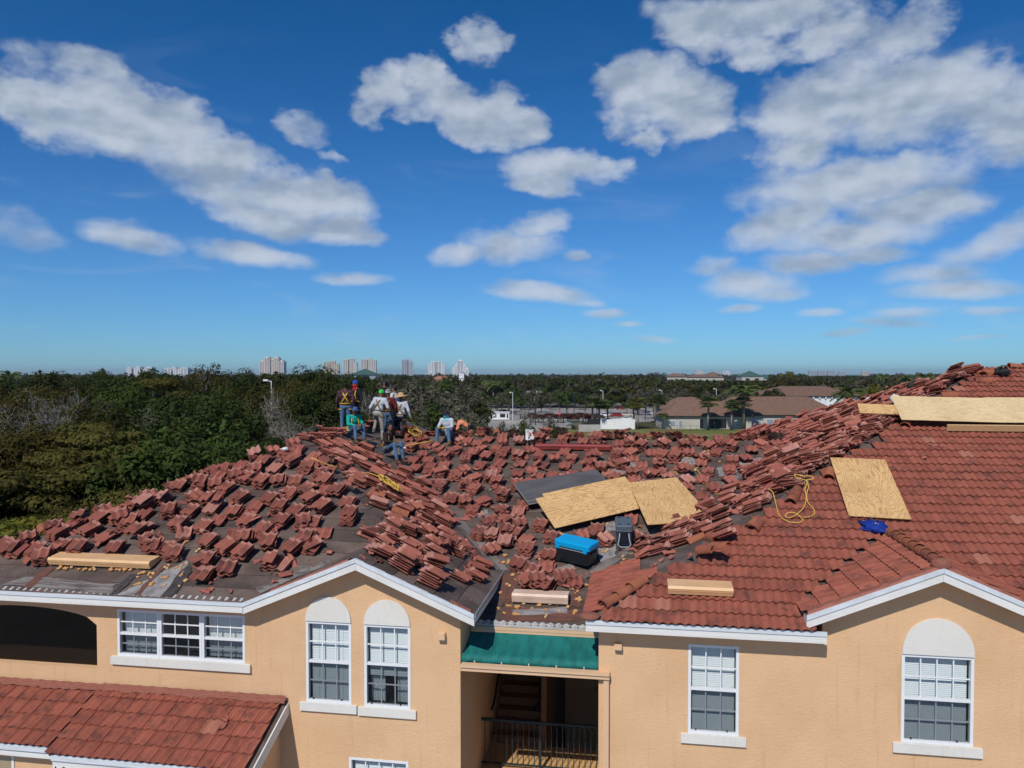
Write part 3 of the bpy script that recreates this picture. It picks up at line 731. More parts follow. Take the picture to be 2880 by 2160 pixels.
# ------------------------------------------------------------------ roof tiles
TW, TL, TH = .33, .42, .017
def tile_verts(w=TW, l=TL, np_=9, amp=.027):
    xs = [-w / 2 + w * i / (np_ - 1) for i in range(np_)]
    prof = [amp * math.cos(4 * math.pi * i / (np_ - 1)) + amp for i in range(np_)]
    vs = []
    for y in (-l / 2, l / 2):
        vs += [(x, y, z) for x, z in zip(xs, prof)] + [(x, y, z + TH) for x, z in zip(xs, prof)]
    n = np_; b = 2 * n; fs = []
    for i in range(n - 1):
        fs += [(n + i, n + i + 1, b + n + i + 1, b + n + i), (i + 1, i, b + i, b + i + 1), (i, i + 1, n + i + 1, n + i), (b + i + 1, b + i, b + n + i, b + n + i + 1)]
    fs += [(0, n, b + n, b), (n - 1, b + n - 1, b + 2 * n - 1, 2 * n - 1)]
    return vs, fs
TV, TF = tile_verts()
LV, LF_ = tile_verts(amp=.022)
def tmesh(name, m, v=None): mb = MB(); mb.add(v or TV, TF); return mb.mesh(name, m)
ME_LOOSE = tmesh('tile', M['tile_loose']); ME_TILE = tmesh('tile', M['tile']); ME_TILE_OLD = tmesh('tile', M['tile_old'], LV); ME_TILE_DARK = tmesh('tile', M['tile_under'])
def cut_mesh(me, planes, name):
    bm = bmesh.new(); bm.from_mesh(me)
    for co, no in planes:                          # keeps the side the normal points away from
        bmesh.ops.bisect_plane(bm, geom=bm.verts[:] + bm.edges[:] + bm.faces[:], plane_co=co, plane_no=no, clear_outer=True)
        ed = [e for e in bm.edges if len(e.link_faces) == 1]
        if ed: bmesh.ops.holes_fill(bm, edges=ed, sides=0)
    if not bm.faces: bm.free(); return None
    out = bpy.data.meshes.new(name); bm.to_mesh(out); bm.free()
    for m in me.materials: out.materials.append(m)
    return out
SHARDS = []
for i in range(7):
    a = rnd.uniform(0, 6.28); b = a + rnd.uniform(1.5, 2.6); c = rnd.uniform(.02, .10)
    planes = [((math.cos(q) * c, math.sin(q) * c, 0), (math.cos(q), math.sin(q), rnd.uniform(-.3, .3))) for q in (a, b)]
    if i > 2: q = b + rnd.uniform(1.5, 2.4); planes.append(((math.cos(q) * .07, math.sin(q) * .09, 0), (math.cos(q), math.sin(q), 0)))
    me = cut_mesh(ME_TILE, planes, 'tile_shard')
    if me: SHARDS.append(me)
def cap_mesh(m, l=.42, r0=.135, r1=.105, k=9):
    mb = MB(); vs = []
    for (y, r) in ((-l / 2, r0), (l / 2, r1)):
        for t in (0, .016):
            for i in range(k + 1):
                a = math.pi * i / k; vs.append((math.cos(a) * (r - t), y, math.sin(a) * (r - t) * .92))
    n = k + 1; fs = []
    for i in range(k):
        fs += [(i, i + 1, 2 * n + i + 1, 2 * n + i), (n + i + 1, n + i, 3 * n + i, 3 * n + i + 1), (i + 1, i, n + i, n + i + 1), (2 * n + i, 2 * n + i + 1, 3 * n + i + 1, 3 * n + i)]
    fs += [(0, 2 * n, 3 * n, n), (k, n + k, 3 * n + k, 2 * n + k)]
    mb.add(vs, fs); return mb.mesh('cap_tile', m)
ME_CAP = cap_mesh(M['cap'])
def frame_m(p, a, u, n):
    return Matrix(((a.x, u.x, n.x, p.x), (a.y, u.y, n.y, p.y), (a.z, u.z, n.z, p.z), (0, 0, 0, 1)))
def proj(p):
    d = Vector(p) - CAM; k = d.dot(FWD); return 1440 + F * d.dot(RIGHT) / k, PPY - F * d.dot(UPV) / k, k

# ---- tiles still in place: laid in courses, cut along hips and valleys
EXW, EXL = .305, .355
laid = []                                           # (size on screen, matrix, cut planes, mesh, slope)
def lay(key, me, test=None, x_off=0.0, lo=.0, cuts=()):
    s = SL[key]; poly = P2[key]; A0 = min(a for a, u in poly); A1 = max(a for a, u in poly); U1 = max(u for a, u in poly)
    rows = int(U1 / EXL) + 2; cols = int((A1 - A0) / EXW) + 3
    for j in range(rows):
        for i in range(cols):
            a = A0 + x_off + (i + .5) * EXW + rnd.uniform(-.004, .004); u = -.045 + j * EXL + TL / 2
            pts = [(a + da * .15, u + du * .19) for da in (-1, 0, 1) for du in (-1, 0, 1)]
            ins = [inside(poly, *q) for q in pts]
            if not inside(poly, a, max(u, .02)) and sum(ins) < 4: continue
            c = s.at(a, u, .03)
            if test and not test(c, a, u): continue
            tilt = math.asin(.044 / TL) + rnd.uniform(-.006, .006)
            uu = (s.u * math.cos(tilt) - s.n * math.sin(tilt)); yawj = rnd.uniform(-.012, .012)
            aa = (s.a * math.cos(yawj) + uu * math.sin(yawj)).normalized(); uu = (uu - aa * uu.dot(aa)).normalized(); nn = aa.cross(uu)
            m = frame_m(s.at(a, u, .022 + rnd.uniform(0, .005)), aa, uu, nn)
            cl = []
            for (co, no) in cuts:
                if (c - Vector(co)).dot(no) > -.34: cl.append((Vector(co), Vector(no)))
            x, y, k = proj(c); vis = -60 < x < 2940 and -60 < y < 2220
            laid.append(((TW * F / k) * (1 if vis else .01), m, cl, me, key))
v2 = lambda x, y: Vector((x, y, 0)).normalized()
hipR = ((-.87, FY, 0), v2(-1, 1)); gv_l = ((2.96, 14.55, 0), v2(1, -1)); 
def rf_test(c, a, u):
    if c.y - FY > c.x + .87 + .02 and c.x < 10.2: return False
    if 2.96 < c.x < 7.36 and c.y < 14.55 + (2.2 - abs(c.x - 5.16)): return False
    # ragged top edge where the crew has started on the hip
    return not (c.x < 9 and c.y - FY > c.x + .87 - .04 - .28 * (noise.noise(Vector((c.x * 1.3, 2, 0))) + .3))
lay('RF', ME_TILE_OLD, rf_test, cuts=(hipR,))
lay('RL', ME_TILE_OLD, lambda c, a, u: c.y < 17.0 and c.y - FY > c.x + .87 - .02 and u < 1.25 + .25 * math.sin(c.y * 3), cuts=(((-.87, FY, 0), v2(1, -1)), ((0, 17.05, 0), Vector((0, 1, 0)))))
lay('G2L', ME_TILE_OLD, cuts=(((2.96, 14.55, 0), v2(-1, 1)), ((0, FY + .14, 0), Vector((0, -1, 0))), ((5.16, 0, 0), Vector((1, 0, 0)))))
lay('G2R', ME_TILE_OLD, cuts=(((7.36, 14.55, 0), v2(1, 1)), ((0, FY + .14, 0), Vector((0, -1, 0))), ((5.16, 0, 0), Vector((-1, 0, 0)))))
lay('SH1', ME_TILE_OLD, cuts=(((0, WY - .01, 0), Vector((0, 1, 0))), ((-10.8, 0, 0), Vector((1, 0, 0)))))
lay('SH2', ME_TILE_OLD, cuts=(((0, WY - .01, 0), Vector((0, 1, 0))), ((-6.79, 0, 0), Vector((1, 0, 0)))))
laid.sort(key=lambda q: -q[0])
rest = {}
for i, (sz, m, cl, me, key) in enumerate(laid):
    if cl:
        inv = m.inverted(); me = cut_mesh(me, [(inv @ co, (inv.to_3x3() @ no)) for co, no in cl], 'tile')
        if me is None: continue
    if i < 300:
        o = bpy.data.objects.new('tile', me); COL.objects.link(o); o.parent = DECK[key]; o.matrix_world = m; o.matrix_parent_inverse = Matrix.Identity(4); o.matrix_basis = m
    else:
        mb = rest.setdefault((key, me.materials[0].name), MB())
        mb.add([m @ v.co for v in me.vertices], [tuple(p.vertices) for p in me.polygons])
allrest = MB()
mats_ = []
for (key, mn), mb in rest.items():
    if mn not in mats_: mats_.append(mn)
    allrest.add(mb.v, mb.f, mats_.index(mn))
o = allrest.build('laid_tiles', [bpy.data.materials[q] for q in mats_], house); tag(o, kind='stuff')
# top course flashing of the low roof against the wall
for s, x0, x1 in ((S_SH1, -14.9, -10.8), (S_SH2, -10.8, -6.8)):
    mb = MB(); n = 40; vs = []; fs = []
    ut = s.to2(0, WY)[1]
    for i in range(n + 1):
        a = (x1 - x0) * i / n
        for (du, h) in ((-.15 + rnd.uniform(-.03, .03), .085), (-.10, .105), (-.005, .14)): vs.append(s.at(a, ut + du, h + .012 * math.cos(a * 40)))
    for i in range(n):
        for q in range(2): fs.append((i * 3 + q, (i + 1) * 3 + q, (i + 1) * 3 + q + 1, i * 3 + q + 1))
    mb.add(vs, fs); hp('wall_flashing', mb, M['mortar'], smooth=True)
# caps left in place
def caps_along(p0, p1, n, h=.03, parent=None, up=None, r=1.0):
    p0, p1 = Vector(p0), Vector(p1); d = (p1 - p0).normalized(); a = d.cross(ZUP).normalized(); nn = a.cross(d)
    for i in range(n):
        q = p0 + (p1 - p0) * ((i + .5) / n)
        tl = R(3); dd = (d * math.cos(tl) - nn * math.sin(tl)).normalized(); n2 = a.cross(dd)
        m = frame_m(q + nn * (h + rnd.uniform(0, .01)), a, dd, n2)
        o = bpy.data.objects.new('cap_tile', ME_CAP); COL.objects.link(o); o.parent = parent or DECK['RF']; o.matrix_parent_inverse = Matrix.Identity(4); o.matrix_basis = m
caps_along((5.16, FY + .2, E + .27 + 2.2 * P + .02), (5.16, 16.7, E + .27 + 2.2 * P + .02), 8)
caps_along((-.55, FY + .32, E + .32 * P), (.20, FY + 1.07, E + 1.07 * P), 3, .05)
caps_along((11.0, 24.97, E + 11.07 * P + .03), (14, 24.97, E + 11.07 * P + .03), 8)
mb = MB(); mb.ball(Vector((-.80, FY + .10, E + .06)), (.20, .2, .06), 10, 6); hp('hip_end_mortar', mb, M['mortar'], smooth=True)

# ------------------------------------------------------------------ loose tiles
def Z1(x, y): return x / 3.072, 1200 + y / 3.072
def Z2(x, y): return 720 + x / 3.072, 1200 + y / 3.072
def Z3(x, y): return 1440 + x / 3.072, 1200 + y / 3.072
def Z4(x, y): return 2160 + x / 3.072, 1000 + y / 3.072
LFa = [(110,1060,4),(340,1080,3),(390,1140,5),(560,1040,3),(700,1060,4),(520,930,4),(640,850,2),(800,900,4),(1060,790,6),(1110,700,3),(1310,640,7),(1090,860,4),(1270,870,5),
 (1480,740,6),(1420,630,4),(1560,520,3),(1690,620,4),(1820,640,4),(1740,500,4),(1870,500,3),(1660,740,3),(1560,850,5),(1780,870,3),(1890,820,2),(2090,620,4),(2050,740,4),(2150,810,3),
 (2050,930,2),(2170,930,4),(1820,1000,4),(1970,1050,4),(2110,1100,5),(1520,1110,4),(1450,1060,3),(1350,1040,5),(1010,1060,4),(1290,1000,4),(1790,1170,4),(1810,1270,4),(1980,1250,3),
 (2040,430,4),(2160,450,4),(1900,440,2),(30,1040,3),(170,1090,2),(230,1000,2),(1960,360,3),(2110,350,3)]
LFb = [(180,370,3),(60,490,4),(220,460,4),(340,490,3),(415,370,4),(150,620,4),(280,600,3),(220,710,5),(490,630,6),(610,470,4),(540,440,4),(720,560,4),(240,830,4),(420,840,4),(490,850,3),
 (600,700,5),(820,650,4),(800,800,6),(40,930,4),(120,1010,4),(440,970,5),(350,1040,5),(500,1050,3),(150,1190,4),(240,1200,2),(90,290,3),(330,250,3),(270,240,3),(610,560,2),(380,200,3)]
LRb = [(1250,1200,7),(1330,1150,3),(1490,1190,6),(1530,1110,4),(1480,1340,6),(1500,1270,3),(1740,1310,2),(1870,1290,3),(1900,1240,2),(1940,1180,2),(1720,1070,7),(1770,1030,3),(1510,1030,5),
 (1610,940,4),(1450,920,5),(1310,1060,4),(1370,1040,2),(1600,830,4),(1450,820,4),(1020,1070,5),(1100,1020,3),(1190,970,4),(950,960,2),(1500,740,4),(1340,710,4),(1240,710,3),(1050,670,4),
 (1240,640,3),(1400,650,3),(1090,550,4),(970,490,4),(1200,480,4),(1330,510,3),(1250,440,3),(1030,430,3),(870,490,4),(860,410,2),(1080,360,4),(960,360,3),(870,290,4),(1010,270,3),(1180,300,4),
 (1150,340,3),(800,210,4),(680,170,3),(740,250,3),(560,150,3),(940,190,4),(1010,110,3),(620,230,3),(1380,560,3),(1150,410,3),(1060,250,3),(960,260,3),(860,210,3),(740,180,3),(1250,560,3),(1150,600,3),(1300,600,3),(1180,870,4),(1300,900,4),(1120,900,3),(1560,660,3)]
Cb = [(1400,360,3),(1500,370,3),(1630,340,3),(1600,410,4),(1580,540,4),(1640,260,4),(1720,440,3),(1790,380,3),(1800,510,4),(1810,280,4),(1900,450,3),(1890,550,3),(1880,230,4),(2000,250,4),
 (1950,340,2),(2030,440,5),(2100,330,2),(2080,480,5),(1810,650,5),(1970,660,3),(1870,740,3),(2140,600,5),(2130,730,4),(2020,830,3),(1930,940,4),(2040,940,4),(2170,910,4),(2040,1070,3),(1360,180,4),
 (1440,120,3),(1450,240,3),(1590,200,3),(1730,210,3),(1320,250,3),(1500,300,3),(1840,130,4),(1930,150,3),(2130,130,4),(2060,210,3),(2170,200,3)]
Cc = [(70,120,5),(230,110,5),(50,250,4),(240,260,3),(370,270,4),(450,230,2),(520,280,3),(70,330,2),(270,335,2),(460,340,3),(170,385,1),(60,410,3),(660,320,3),(780,350,5),(690,260,4),(890,270,5),
 (960,330,5),(920,160,3),(1010,150,5),(1120,170,5),(1300,150,5),(1300,240,3),(1200,230,2),(1420,240,2),(1480,160,5),(1710,170,4),(1900,180,4),(2070,190,4),(1600,130,3),(1530,230,3),(1660,270,3),
 (1640,320,2),(1480,360,4),(1900,300,4),(1500,470,4),(1180,410,3),(1290,400,3),(1350,420,3),(1690,400,2),(910,450,4),(1280,310,4),(730,110,4),(630,120,4),(430,120,4),(70,850,4),(30,930,3),
 (240,870,3),(340,970,4),(90,690,2),(60,740,2),(600,940,2),(730,900,3),(800,990,4),(1030,810,2),(110,1090,4),(60,1200,4),(330,1130,3),(480,1300,3),(540,1350,2),(300,1230,2),(140,1350,5),(225,1345,7),(310,1350,6),(410,1330,3),(180,1260,3)]
RLc = [(1400,870,3),(1160,1040,3),(1310,980,4),(1290,1080,3),(1150,1110,2),(1560,860,3),(1700,680,4),(1720,770,4),(1830,770,3),(1620,800,3),(1480,1000,3),(1830,870,3),(1850,940,2),(1940,630,4),
 (2070,530,4),(1920,530,3),(1870,600,3),(2010,660,4),(2140,620,3),(2100,440,3),(2120,390,3),(1740,900,2),(1450,960,3),(1390,960,3),(1650,880,3)]
stacks = []                                         # (zone, origin, frame axes, count, style, base height)
def place(zone, key, lst, Zf, jit=.16, h0=.02):
    s = SL[key]
    for (x, y, n) in lst:
        a, u = s.pix(*Zf(x, y + 6 * n), 0)
        stacks.append((zone, s.at(a, u, h0), s, rnd.gauss(0, jit), n, rnd.random()))
place('left front slope', 'LF', LFa, Z1); place('left front slope', 'LF', LFb, Z2)
place('slope behind the gable', 'LR', LRb, Z2, .09); place('middle slope', 'C', Cb, Z2); place('middle slope', 'C', Cc, Z3)
place("right wing's left slope", 'RL', RLc, Z3, .12)
# the crowded face of the right wing, tiles shoulder to shoulder down the slope
s = S_RL; a = .1
while a < 22:
    u = .6
    while u < 12:
        p = s.at(a + rnd.uniform(-.1, .1), u + rnd.uniform(-.12, .12), .02); x, y, k = proj(p)
        if inside(POLY['RL'], p.x, p.y) and p.y - FY > p.x + .87 + .16 and x > 2085 and p.y < 24.97 + (10.2 - p.x) - .1 and rnd.random() < .93:
            stacks.append(("right wing's left slope", p, s, rnd.gauss(0, .17), rnd.choice((1, 2, 2, 3, 3, 4, 4, 5, 6)), rnd.random()))
        u += .43
    a += .37
# piles along the back ridge, some showing their dark ends
for i in range(34):
    X = -8.2 + i * .385 + rnd.uniform(-.12, .12); n = rnd.choice((3, 4, 5, 6, 7))
    if -4.9 < X < -4.1: continue
    flat = Slope((X, 25.0 + rnd.uniform(-.12, .25), E + 2.37), (1, rnd.uniform(-.3, .3), 0), rnd.choice((-.25, -.1, .05)) )
    stacks.append(('back ridge', flat.o.copy(), flat, rnd.gauss(0, .25), n, rnd.random() * (.5 if i % 3 == 0 else 1)))
# and along the left hip silhouette
for i in range(17):
    t = (i + .5) / 17; p = Vector((-15.34 + 6.2 * t, FY + 6.2 * t, E + 6.2 * t * P + .02)); 
    if i % 5 == 3: continue
    flat = Slope((p.x, p.y, p.z), v2(1, .35), .22)
    stacks.append(('left hip', p, flat, rnd.gauss(.2, .3), rnd.choice((2, 3, 3, 4)), rnd.random()))
for i in range(11):
    t = (i + .5) / 11; p = Vector((-9.14 + rnd.uniform(-.15, .15), 20.3 + 6.5 * t, E + 6.2 * P + .02))
    flat = Slope((p.x, p.y, p.z), v2(rnd.uniform(-.4, .4), 1), .05); stacks.append(('left ridge', p, flat, rnd.gauss(0, .3), rnd.choice((2, 3, 4)), rnd.random()))
# fill the thinner places between the listed stacks
def crowd(zone, key, n, test, jit):
    s = SL[key]; poly = P2[key]; A = [q[0] for q in poly]; U = [q[1] for q in poly]; tries = 0
    while n and tries < 6000:
        tries += 1; a, u = rnd.uniform(min(A), max(A)), rnd.uniform(min(U), max(U)); p = s.at(a, u, .02)
        if not inside(poly, a, u) or not test(p) or any((p - q[1]).length < .43 for q in stacks): continue
        stacks.append((zone, p, s, rnd.gauss(0, jit), rnd.choice((1, 2, 2, 3, 3, 4)), rnd.random())); n -= 1
busy = [(-1.4, 20.4, 1.75), (.7, 20.0, 1.4), (-1.35, 17.1, .75), (-.35, 17.9, .5), (-1.9, 24.1, 1.4), (-1.9, 16.0, 1.0)]
crowd('middle slope', 'C', 85, lambda p: p.y > 17.6 and not any(math.hypot(p.x - a, p.y - b) < r_ for a, b, r_ in busy) and (p.y > 20.3 or rnd.random() < .5) and abs(p.x + 2.94 + (p.y - 17.05) / 1.389) > .3, .25)
crowd('left front slope', 'LF', 16, lambda p: p.y > 15.6 and p.x < -6.5, .2)
crowd('slope behind the gable', 'LR', 14, lambda p: 15 < p.y < 22 and p.x < -4.0, .15)
for i in range(26):                                  # heaped on the upper part of the right hip
    t = 4.2 + 6.7 * i / 25; p = Vector((-.87 + t + rnd.uniform(-.25, .05), FY + t + rnd.uniform(0, .3), E + t * P + .04)); flat = Slope(p, v2(-.55, -1), .22)
    stacks.append(("right wing's left slope", p, flat, rnd.gauss(0, .3), rnd.choice((1, 2, 3, 3, 4)), rnd.random()))
NUM = ['no', 'single', 'two', 'three', 'four', 'five', 'six', 'seven', 'eight', 'nine']
def ordinal(i):
    T = ['first','second','third','fourth','fifth','sixth','seventh','eighth','ninth','tenth','eleventh','twelfth','thirteenth','fourteenth','fifteenth','sixteenth','seventeenth','eighteenth','nineteenth','twentieth']
    if i <= 20: return T[i - 1]
    t = {2: 'twenty', 3: 'thirty', 4: 'forty', 5: 'fifty', 6: 'sixty', 7: 'seventy', 8: 'eighty', 9: 'ninety'}[i // 10]
    return t + '-' + T[i % 10 - 1] if i % 10 else t[:-1] + 'ieth'
# rows and places for the labels
KEEP_OUT = [(1062, 1262, 1150, 1322), (985, 1225, 1015, 1262), (1040, 1236, 1085, 1256), (1108, 1240, 1150, 1262), (1205, 1232, 1280, 1268), (1470, 1195, 1505, 1240)]   # where people sit and stand
stacks = [q for q in stacks if not any(a < proj(q[1])[0] < c and b < proj(q[1])[1] < d for a, b, c, d in KEEP_OUT)]
info = []
for st in stacks:
    x, y, k = proj(st[1]); info.append((x, y, st[4] ** .5 / k if -40 < x < 2920 else 0))
order = sorted(range(len(stacks)), key=lambda i: -info[i][2])
single = set(order[:300])
zones = {}
for i in single: zones.setdefault(stacks[i][0], []).append(i)
lab = {}
for z, ids in zones.items():
    ids.sort(key=lambda i: -info[i][1]); per = 9 if z.startswith('left front') or z.startswith('middle') else 12
    rows = [ids[q:q + per] for q in range(0, len(ids), per)] if z not in ('back ridge', 'left hip', 'left ridge') else [ids]
    for r_, row in enumerate(rows):
        row.sort(key=lambda i: info[i][0])
        for c_, i in enumerate(row):
            what = f"{NUM[stacks[i][4]]} stacked red tiles" if stacks[i][4] > 1 else 'single red tile'
            where = f"on the {z}, {ordinal(c_ + 1)} from left" if len(rows) == 1 else f"on the {z}, {ordinal(c_ + 1)} from left, {ordinal(r_ + 1)} row up"
            lab[i] = f"{what} {where}"
loose = MB()
jumble = MB()
def tile_mats(st):
    """matrices of the tiles of one stack; styles: neat, fanned, top one askew, slid"""
    z, p, s, yaw, n, q = st; out = []
    fan = rnd.uniform(-.12, .12) if q < .3 else 0; slide = rnd.uniform(-.07, .07) if q > .55 else 0
    h = 0.0; wob = rnd.uniform(0, .05)
    sc = (.96 + .06 * rnd.random())
    for i in range(n):
        yw = yaw + fan * i + rnd.gauss(0, .05); tip = rnd.gauss(0, .03); rol = rnd.gauss(0, .025)
        if i == n - 1 and .3 < q < .42: yw += rnd.choice((-1, 1)) * rnd.uniform(.3, .8); tip += .05; h += .01
        if i == n - 1 and .48 < q < .53: rol += rnd.choice((-1, 1)) * .28; h += .05
        rot = Matrix.Rotation(yw, 4, 'Z') @ Matrix.Rotation(tip, 4, 'X') @ Matrix.Rotation(rol, 4, 'Y')
        loc = Matrix.Translation((rnd.gauss(0, .014) + slide * .3 * i, rnd.gauss(0, .026) + slide * i, h + .002))
        out.append(loc @ rot); h += .036 + wob * .3
    return out
for i, st in enumerate(stacks):
    z, p, s, yaw, n, q = st
    base = frame_m(p, s.a, s.u, s.n); tm = tile_mats(st)
    me = ME_TILE_DARK if (z == 'back ridge' and q < .3) else ME_LOOSE
    for _ in range(2 if rnd.random() < .55 else 0):    # broken pieces lying on and against the stack
        sh = rnd.choice(SHARDS); hh = rnd.choice((.03, .03, n * .045 + .05))
        mm = base @ Matrix.Translation((rnd.uniform(-.3, .3), rnd.uniform(-.32, .32), hh)) @ Matrix.Rotation(rnd.uniform(0, 6.28), 4, 'Z') @ Matrix.Rotation(rnd.gauss(0, .35), 4, 'X') @ Matrix.Rotation(rnd.gauss(0, .25), 4, 'Y') @ Matrix.Scale(rnd.uniform(.45, 1.1), 4)
        jumble.add([mm @ v.co for v in sh.vertices], [tuple(f.vertices) for f in sh.polygons])
    if i in single:
        r = bpy.data.objects.new('tile_stack' if n > 1 else 'roof_tile', None if n > 1 else me); COL.objects.link(r)
        if n > 1:
            r.matrix_world = base; r.empty_display_size = .1
            for m in tm:
                o = bpy.data.objects.new('tile', me); COL.objects.link(o); o.parent = r; o.matrix_parent_inverse = Matrix.Identity(4); o.matrix_basis = m
        else: r.matrix_world = base @ tm[0]
        tag(r, lab[i], 'tile stack' if n > 1 else 'tile', f'loose tiles on the {z}')
    else:
        for m in tm:
            mm = base @ m; loose.add([mm @ Vector(v) for v in TV], TF)
o = jumble.build('broken_tiles', [M['tile']]); tag(o, 'countless broken red tile pieces lying among the stacks', 'rubble', kind='stuff')
if loose.v:
    o = loose.build('loose_tiles', [M['tile']]); tag(o, 'crowd of small loose red tiles packed far up the stripped roof', 'tiles', kind='stuff')
# loose cap tiles
CAPS = [('LF', Z1(380, 900), .9), ('LF', Z1(1540, 500), -.5), ('LF', Z1(1870, 390), -.6), ('LF', Z1(890, 770), -.7), ('LR', Z2(560, 300), .2), ('LR', Z2(740, 320), -.9), ('LR', Z2(590, 90), .1), ('LR', Z2(1050, 590), 0), ('LR', Z2(1180, 790), .1), ('LR', Z2(1240, 750), .2),
 ('LR', Z2(610, 210), .6), ('C', Z3(1190, 100), .1), ('C', Z3(480, 90), -.2), ('C', Z3(1100, 95), .5), ('C', Z2(1850, 70), 0), ('C', Z2(1960, 75), .1), ('C', Z2(2080, 60), .2), ('C', Z2(1300, 90), .9), ('RL', Z3(1590, 990), .4), ('RL', Z3(1750, 970), -1.2), ('RL', Z3(1690, 1080), -.9), ('RL', Z3(1810, 1050), -.8), ('RF', Z3(2090, 870), -.5), ('RF', Z3(2110, 880), -.52),
 ('RF', Z4(210, 1260), -.4), ('RF', Z4(235, 1215), -.42), ('RF', Z4(530, 1050), -.3), ('RF', Z4(1190, 610), -.45), ('RF', Z4(1850, 240), 1.5), ('RF', Z4(1900, 170), 1.5), ('RF', Z4(1560, 370), 1.5), ('RF', Z4(1825, 165), 0)]
for i, (k, (x, y), yw) in enumerate(CAPS):
    s = SL[k]; a, u = s.pix(x, y); o = link('cap_tile', ME_CAP)
    h = .02 if k != 'RF' else .075
    o.matrix_world = frame_m(s.at(a, u, h), s.a, s.u, s.n) @ Matrix.Rotation(yw, 4, 'Z') @ Matrix.Rotation(rnd.uniform(-.1, .1), 4, 'Y')
    zn = {'LF': 'left front slope', 'LR': 'slope behind the gable', 'C': 'middle slope', 'RL': "right wing's left slope", 'RF': 'tiled right slope'}[k]
    same = sorted([j for j, q in enumerate(CAPS) if q[0] == k], key=lambda j: CAPS[j][1][0])
    tag(o, f'curved clay ridge cap tile lying on the {zn}, {ordinal(same.index(i) + 1)} from left', 'cap tile', 'loose ridge cap tiles')
# shards and crumbs
SH = [('LF', Z1(240, 1210), 1.), ('LF', Z1(150, 1125), .6), ('LF', Z1(1925, 630), .7), ('LF', Z1(2010, 490), .5), ('LF', Z1(1770, 1430), .7), ('LF', Z1(2000, 1430), .6), ('LF', Z1(1650, 1310), .6), ('LF', Z1(650, 890), .8), ('LF', Z1(900, 800), .9), ('LF', Z2(220, 1290), 1.), ('LF', Z2(160, 1360), 1.), ('LF', Z2(630, 1090), .6), ('LF', Z2(490, 1210), .5), ('LF', Z2(300, 1200), .9),
 ('LR', Z2(930, 880), .8), ('LR', Z2(1040, 830), .7), ('LR', Z2(950, 690), .6), ('LR', Z2(860, 540), .9), ('LR', Z2(1000, 1110), 1.), ('LR', Z2(900, 1140), .8), ('LR', Z2(1070, 1170), .6), ('LR', Z2(1350, 1290), .6),
 ('C', Z2(1460, 440), .9), ('C', Z2(1480, 510), .5), ('C', Z2(1680, 580), .8), ('C', Z2(1630, 690), 1.), ('C', Z2(1790, 810), .9), ('C', Z2(1950, 1060), .8), ('C', Z2(2110, 1170), .6), ('C', Z3(1650, 560), .9), ('C', Z3(1770, 510), .8), ('C', Z3(1110, 880), 1.), ('C', Z3(90, 700), .8), ('C', Z3(1640, 580), .7), ('C', Z3(590, 1380), .8), ('C', Z3(130, 1500), .6), ('C', Z3(250, 1100), .7),
 ('RL', Z3(1240, 1210), .8), ('RL', Z3(1310, 1170), .9), ('RL', Z3(1390, 1160), .7), ('RL', Z3(1340, 1110), 1.), ('RL', Z3(1060, 1290), .6), ('RL', Z3(1020, 1280), .5), ('RL', Z3(1540, 1130), .8), ('RL', Z3(1990, 400), .8), ('RL', Z4(30, 750), 1.), ('RL', Z4(130, 700), 1.),
 ('RF', Z4(1410, 800), .5), ('RF', Z4(1350, 790), .4), ('RF', Z4(1470, 810), .4), ('RF', Z4(1330, 910), .4), ('RF', Z4(1210, 785), .4), ('SH2', (622, 2058), .6), ('SH2', (640, 2035), .4), ('SH2', (655, 2030), .35)]
ZN = {'LF': 'bare left slope', 'LR': 'slope behind the gable', 'C': 'bare middle slope', 'RL': "right wing's left slope", 'RF': 'tiled right slope', 'SH2': 'low tiled roof at lower left'}
for i, (k, (x, y), sc_) in enumerate(SH):
    s = SL[k]; a, u = s.pix(x, y); o = link('tile_shard', rnd.choice(SHARDS))
    h = .022 if k not in ('RF', 'SH2') else .085
    o.matrix_world = frame_m(s.at(a, u, h), s.a, s.u, s.n) @ Matrix.Rotation(rnd.uniform(0, 6.28), 4, 'Z') @ Matrix.Rotation(rnd.uniform(-.25, .25), 4, 'X') @ Matrix.Scale(sc_, 4)
    same = sorted([j for j, q in enumerate(SH) if q[0] == k], key=lambda j: SH[j][1][0])
    tag(o, f'broken red tile shard on the {ZN[k]}, {ordinal(same.index(i) + 1)} from left', 'tile shard', f'tile shards on the {ZN[k]}')
crumb = MB()
for k, n in (('LF', 520), ('LR', 300), ('C', 900), ('RL', 420), ('RF', 50)):
    s = SL[k]; poly = P2[k]; A = [q[0] for q in poly]; U = [q[1] for q in poly]; c = 0
    while c < n:
        a, u = rnd.uniform(min(A), max(A)), rnd.uniform(min(U), max(U))
        if not inside(poly, a, u): continue
        c += 1; z = rnd.choice((.012, .018, .025, .04)); p = s.at(a, u, .02 if k != 'RF' else .07)
        vs = [p + s.a * rnd.uniform(-z, z) + s.u * rnd.uniform(-z, z) + s.n * rnd.uniform(-.2 * z, .8 * z) for _ in range(4)]
        crumb.add(vs, [(0, 1, 2), (0, 2, 3), (0, 3, 1), (1, 3, 2)], 0 if rnd.random() < .7 else 1)
o = crumb.build('tile_crumbs', [M['tile'], M['patch_grey']]); tag(o, 'fine red and grey tile crumbs strewn over the bare roof', 'rubble', kind='stuff')

